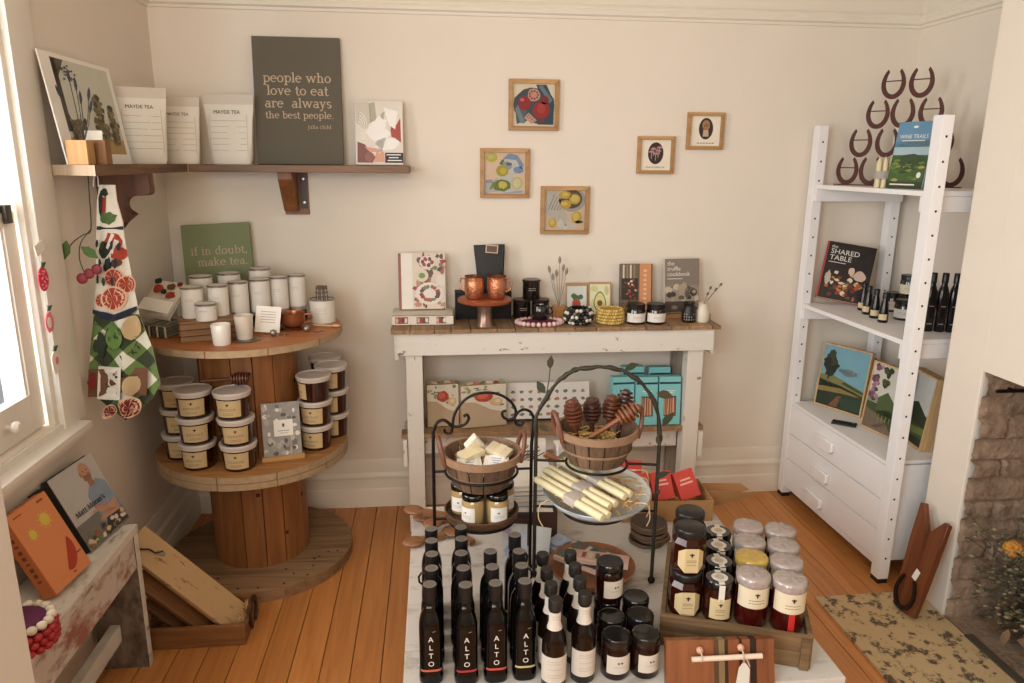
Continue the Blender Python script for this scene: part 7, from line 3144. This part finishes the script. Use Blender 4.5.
PALEB = patchy('BC9A6C', '7E5E3E', 14, .61, .03, .65, (.9, 3.2, 1), .25)
t, L_, W_ = plank('grazing_board', 'long pale sawn board slanting from the bench into the floor tray', (-1.0, 2.357, .438), (0, -.085, -.07), (-.70, 2.397, .087), .02, PALEB)
s = MB(40)
s.tube(smooth_pts([(.015, -.03, .004), (.04, -.02, .008), (.06, -.005, .007), (.085, .0, .006), (.1, .02, .005)]), .003, mat('2A1E16', .6), 6)
s.box((.1, .01, .004), (.03, .012, .004), mat('8A8078', .35, .8), rot=(0, 0, .5), bev=.001)
s.build('cord_loop', t)
plank('grazing_board', 'darker board slanting in the floor tray below the pale one', (-.985, 2.335, .30), (.0, -.07, -.045), (-.79, 2.38, .062), .018, wood('8A5E38', '5E3D22', 'x', 1, .5))
plank('grazing_board', 'short brown board lowest in the floor tray beside the bench', (-.975, 2.33, .19), (.0, -.05, -.03), (-.87, 2.36, .06), .016, wood('6E4C30', '4A3120', 'x', 1, .5))

# ================================================================== HEARTH CORNER
HEA = patchy('C8AC80', '5A4C3A', 22, .555, .03, .7, (1, 1, 1), .3, detail=10)
t = thing('hearth_slab', 'worn cream painted hearth slab with dark bare patches', 'hearth', (1.632, 1.73, 0))
s = MB(0)
s.box((0, 0, .007), (.41, 1.25, .014), HEA, bev=.004)
s.build('slab', t)
s = MB(0)
s.box((.212, -.13, .01), (.03, .95, .02), mat('4A4034', .9, var=.3, scale=30))
s.build('dark_edge', t)

BTW = wood('7A4426', '52290F', 'z', .9, .45, .05, dark='371A0A')
t = thing('fishtail_board', 'fish-tailed wooden serving board with a horseshoe, leaning by the hearth', 'serving board', (1.712, 2.222, .0145), rot=(-math.radians(14), -.1, -PI / 2))
s = MB(0)
s.prism([(-.06, .006), (.0, 0), (.06, .006), (.068, .12), (.076, .25), (.084, .372), (.062, .378), (.0, .3), (-.058, .405), (-.08, .40), (-.076, .26), (-.066, .12)], -.02, 0, BTW, bev=.003)
s.build('board', t)
s = MB(30)
horseshoe_mesh(s, .1, .118, xf((-.008, -.026, .012)), mat('2A1E1A', .5, .5, var=.3, scale=70), .008, .01)
s.build('horseshoe', t)
s = MB(0)
s.box((.012, -.0208, .152), (.024, .0012, .04), WHITE, rot=(0, .3, 0))
s.build('price_ticket', t)

t = thing('iron_peg', 'short black iron bar fixed in the brick fireplace wall', 'peg', (1.885, 2.165, .888))
s = MB(30)
s.cyl((-.025, -.012, 0), (.075, -.012, .0), .006, IRON, n=10)
s.cyl((.04, -.012, 0), (.04, .02, 0), .005, IRON, n=10)
s.build('bar', t)

# dried flowers in the fireplace mouth
t = thing('flower_bunch', 'big dried flower bunch lying in the brick fireplace', 'dried flowers', (1.98, 2.0, 0))
rf = random.Random(31)
s = MB(60)
for k in range(150):
    c_ = Vector((rf.uniform(-.08, .24), rf.uniform(-.3, .13), 0))
    c_.z = rf.uniform(.05, .11) + max(0, c_.x) * .6
    q = Euler((rf.uniform(-.9, .9), rf.uniform(-.9, .9), rf.uniform(0, 6))).to_matrix()
    L_ = rf.uniform(.018, .04)
    mm = (mat('7A5C40', .9, var=.3), mat('5A4430', .9, var=.3), mat('8E7050', .9, var=.3), mat('463626', .9, var=.3))[k % 4]
    top = [c_ + q @ Vector((x * L_, y * L_, .25 * L_ * abs(y))) for x, y in ((-1, 0), (-.3, .5), (.4, .45), (1, 0), (.4, -.45), (-.3, -.5))]
    bot = [p + Vector((0, 0, -.0015)) for p in top]
    A = [s.bm.verts.new(p) for p in top]
    B = [s.bm.verts.new(p) for p in bot]
    ii = s.mi(mm)
    s.face(A, ii)
    s.face(B[::-1], ii)
    for j in range(6):
        s.face([A[j], B[j], B[(j + 1) % 6], A[(j + 1) % 6]], ii)
s.build('dry_leaves', t)
s = MB(60)
SG = (mat('6E6A4C', .9, var=.3), mat('4C4C3A', .9, var=.3), mat('8E8060', .9, var=.3), mat('4A4434', .9, var=.3))
for k in range(130):
    b = Vector((rf.uniform(.02, .24), rf.uniform(-.28, .05), rf.uniform(.06, .2)))
    d = Vector((rf.uniform(-.3, .02), rf.uniform(-.1, .22), rf.uniform(.0, .3)))
    e = b + d
    e.x, e.y = max(e.x, -.15), min(e.y, .13)
    md = (b + e) / 2 + Vector((0, 0, .03))
    P = smooth_pts([b, md, e], 4)
    s.tube(P, .0014, SG[3], 4)
    for q in range(9):
        p = P[min(len(P) - 1, int(q / 9 * len(P)) + 1)] + Vector((rf.uniform(-.014, .014), rf.uniform(-.014, .014), rf.uniform(-.012, .015)))
        s.ball(p, rf.uniform(.004, .009), SG[(k + q) % 3], 5, 4, (1.3, 1, .6))
s.build('sprigs', t)
s = MB(60)
for k in range(70):
    a_, e_ = rf.uniform(0, 2 * PI), rf.uniform(-.3, 1.4)
    p = Vector((math.cos(a_) * math.cos(e_), math.sin(a_) * math.cos(e_), math.sin(e_)))
    s.ball(Vector((-.075, .02, .372)) + p * .026, .009, (mat('B5762A', .8, var=.2), mat('C48A3A', .8, var=.2))[k % 2], 6, 4)
s.tube(smooth_pts([(.1, -.05, .1), (-.02, .0, .2), (-.075, .02, .36)]), .002, SG[3], 5)
s.build('orange_flower_head', t)
s = MB(60)
for k in range(26):
    s.ball((-.045 + rf.uniform(-.022, .022), .0 + rf.uniform(-.022, .022), .78 + rf.uniform(-.06, .06)), .0095, (mat('B57A94', .8), mat('C99AB0', .8))[k % 2], 6, 4)
s.tube(smooth_pts([(.1, -.05, .12), (.04, -.02, .5), (-.045, 0, .78)]), .002, SG[3], 5)
s.build('pink_flower_head', t)
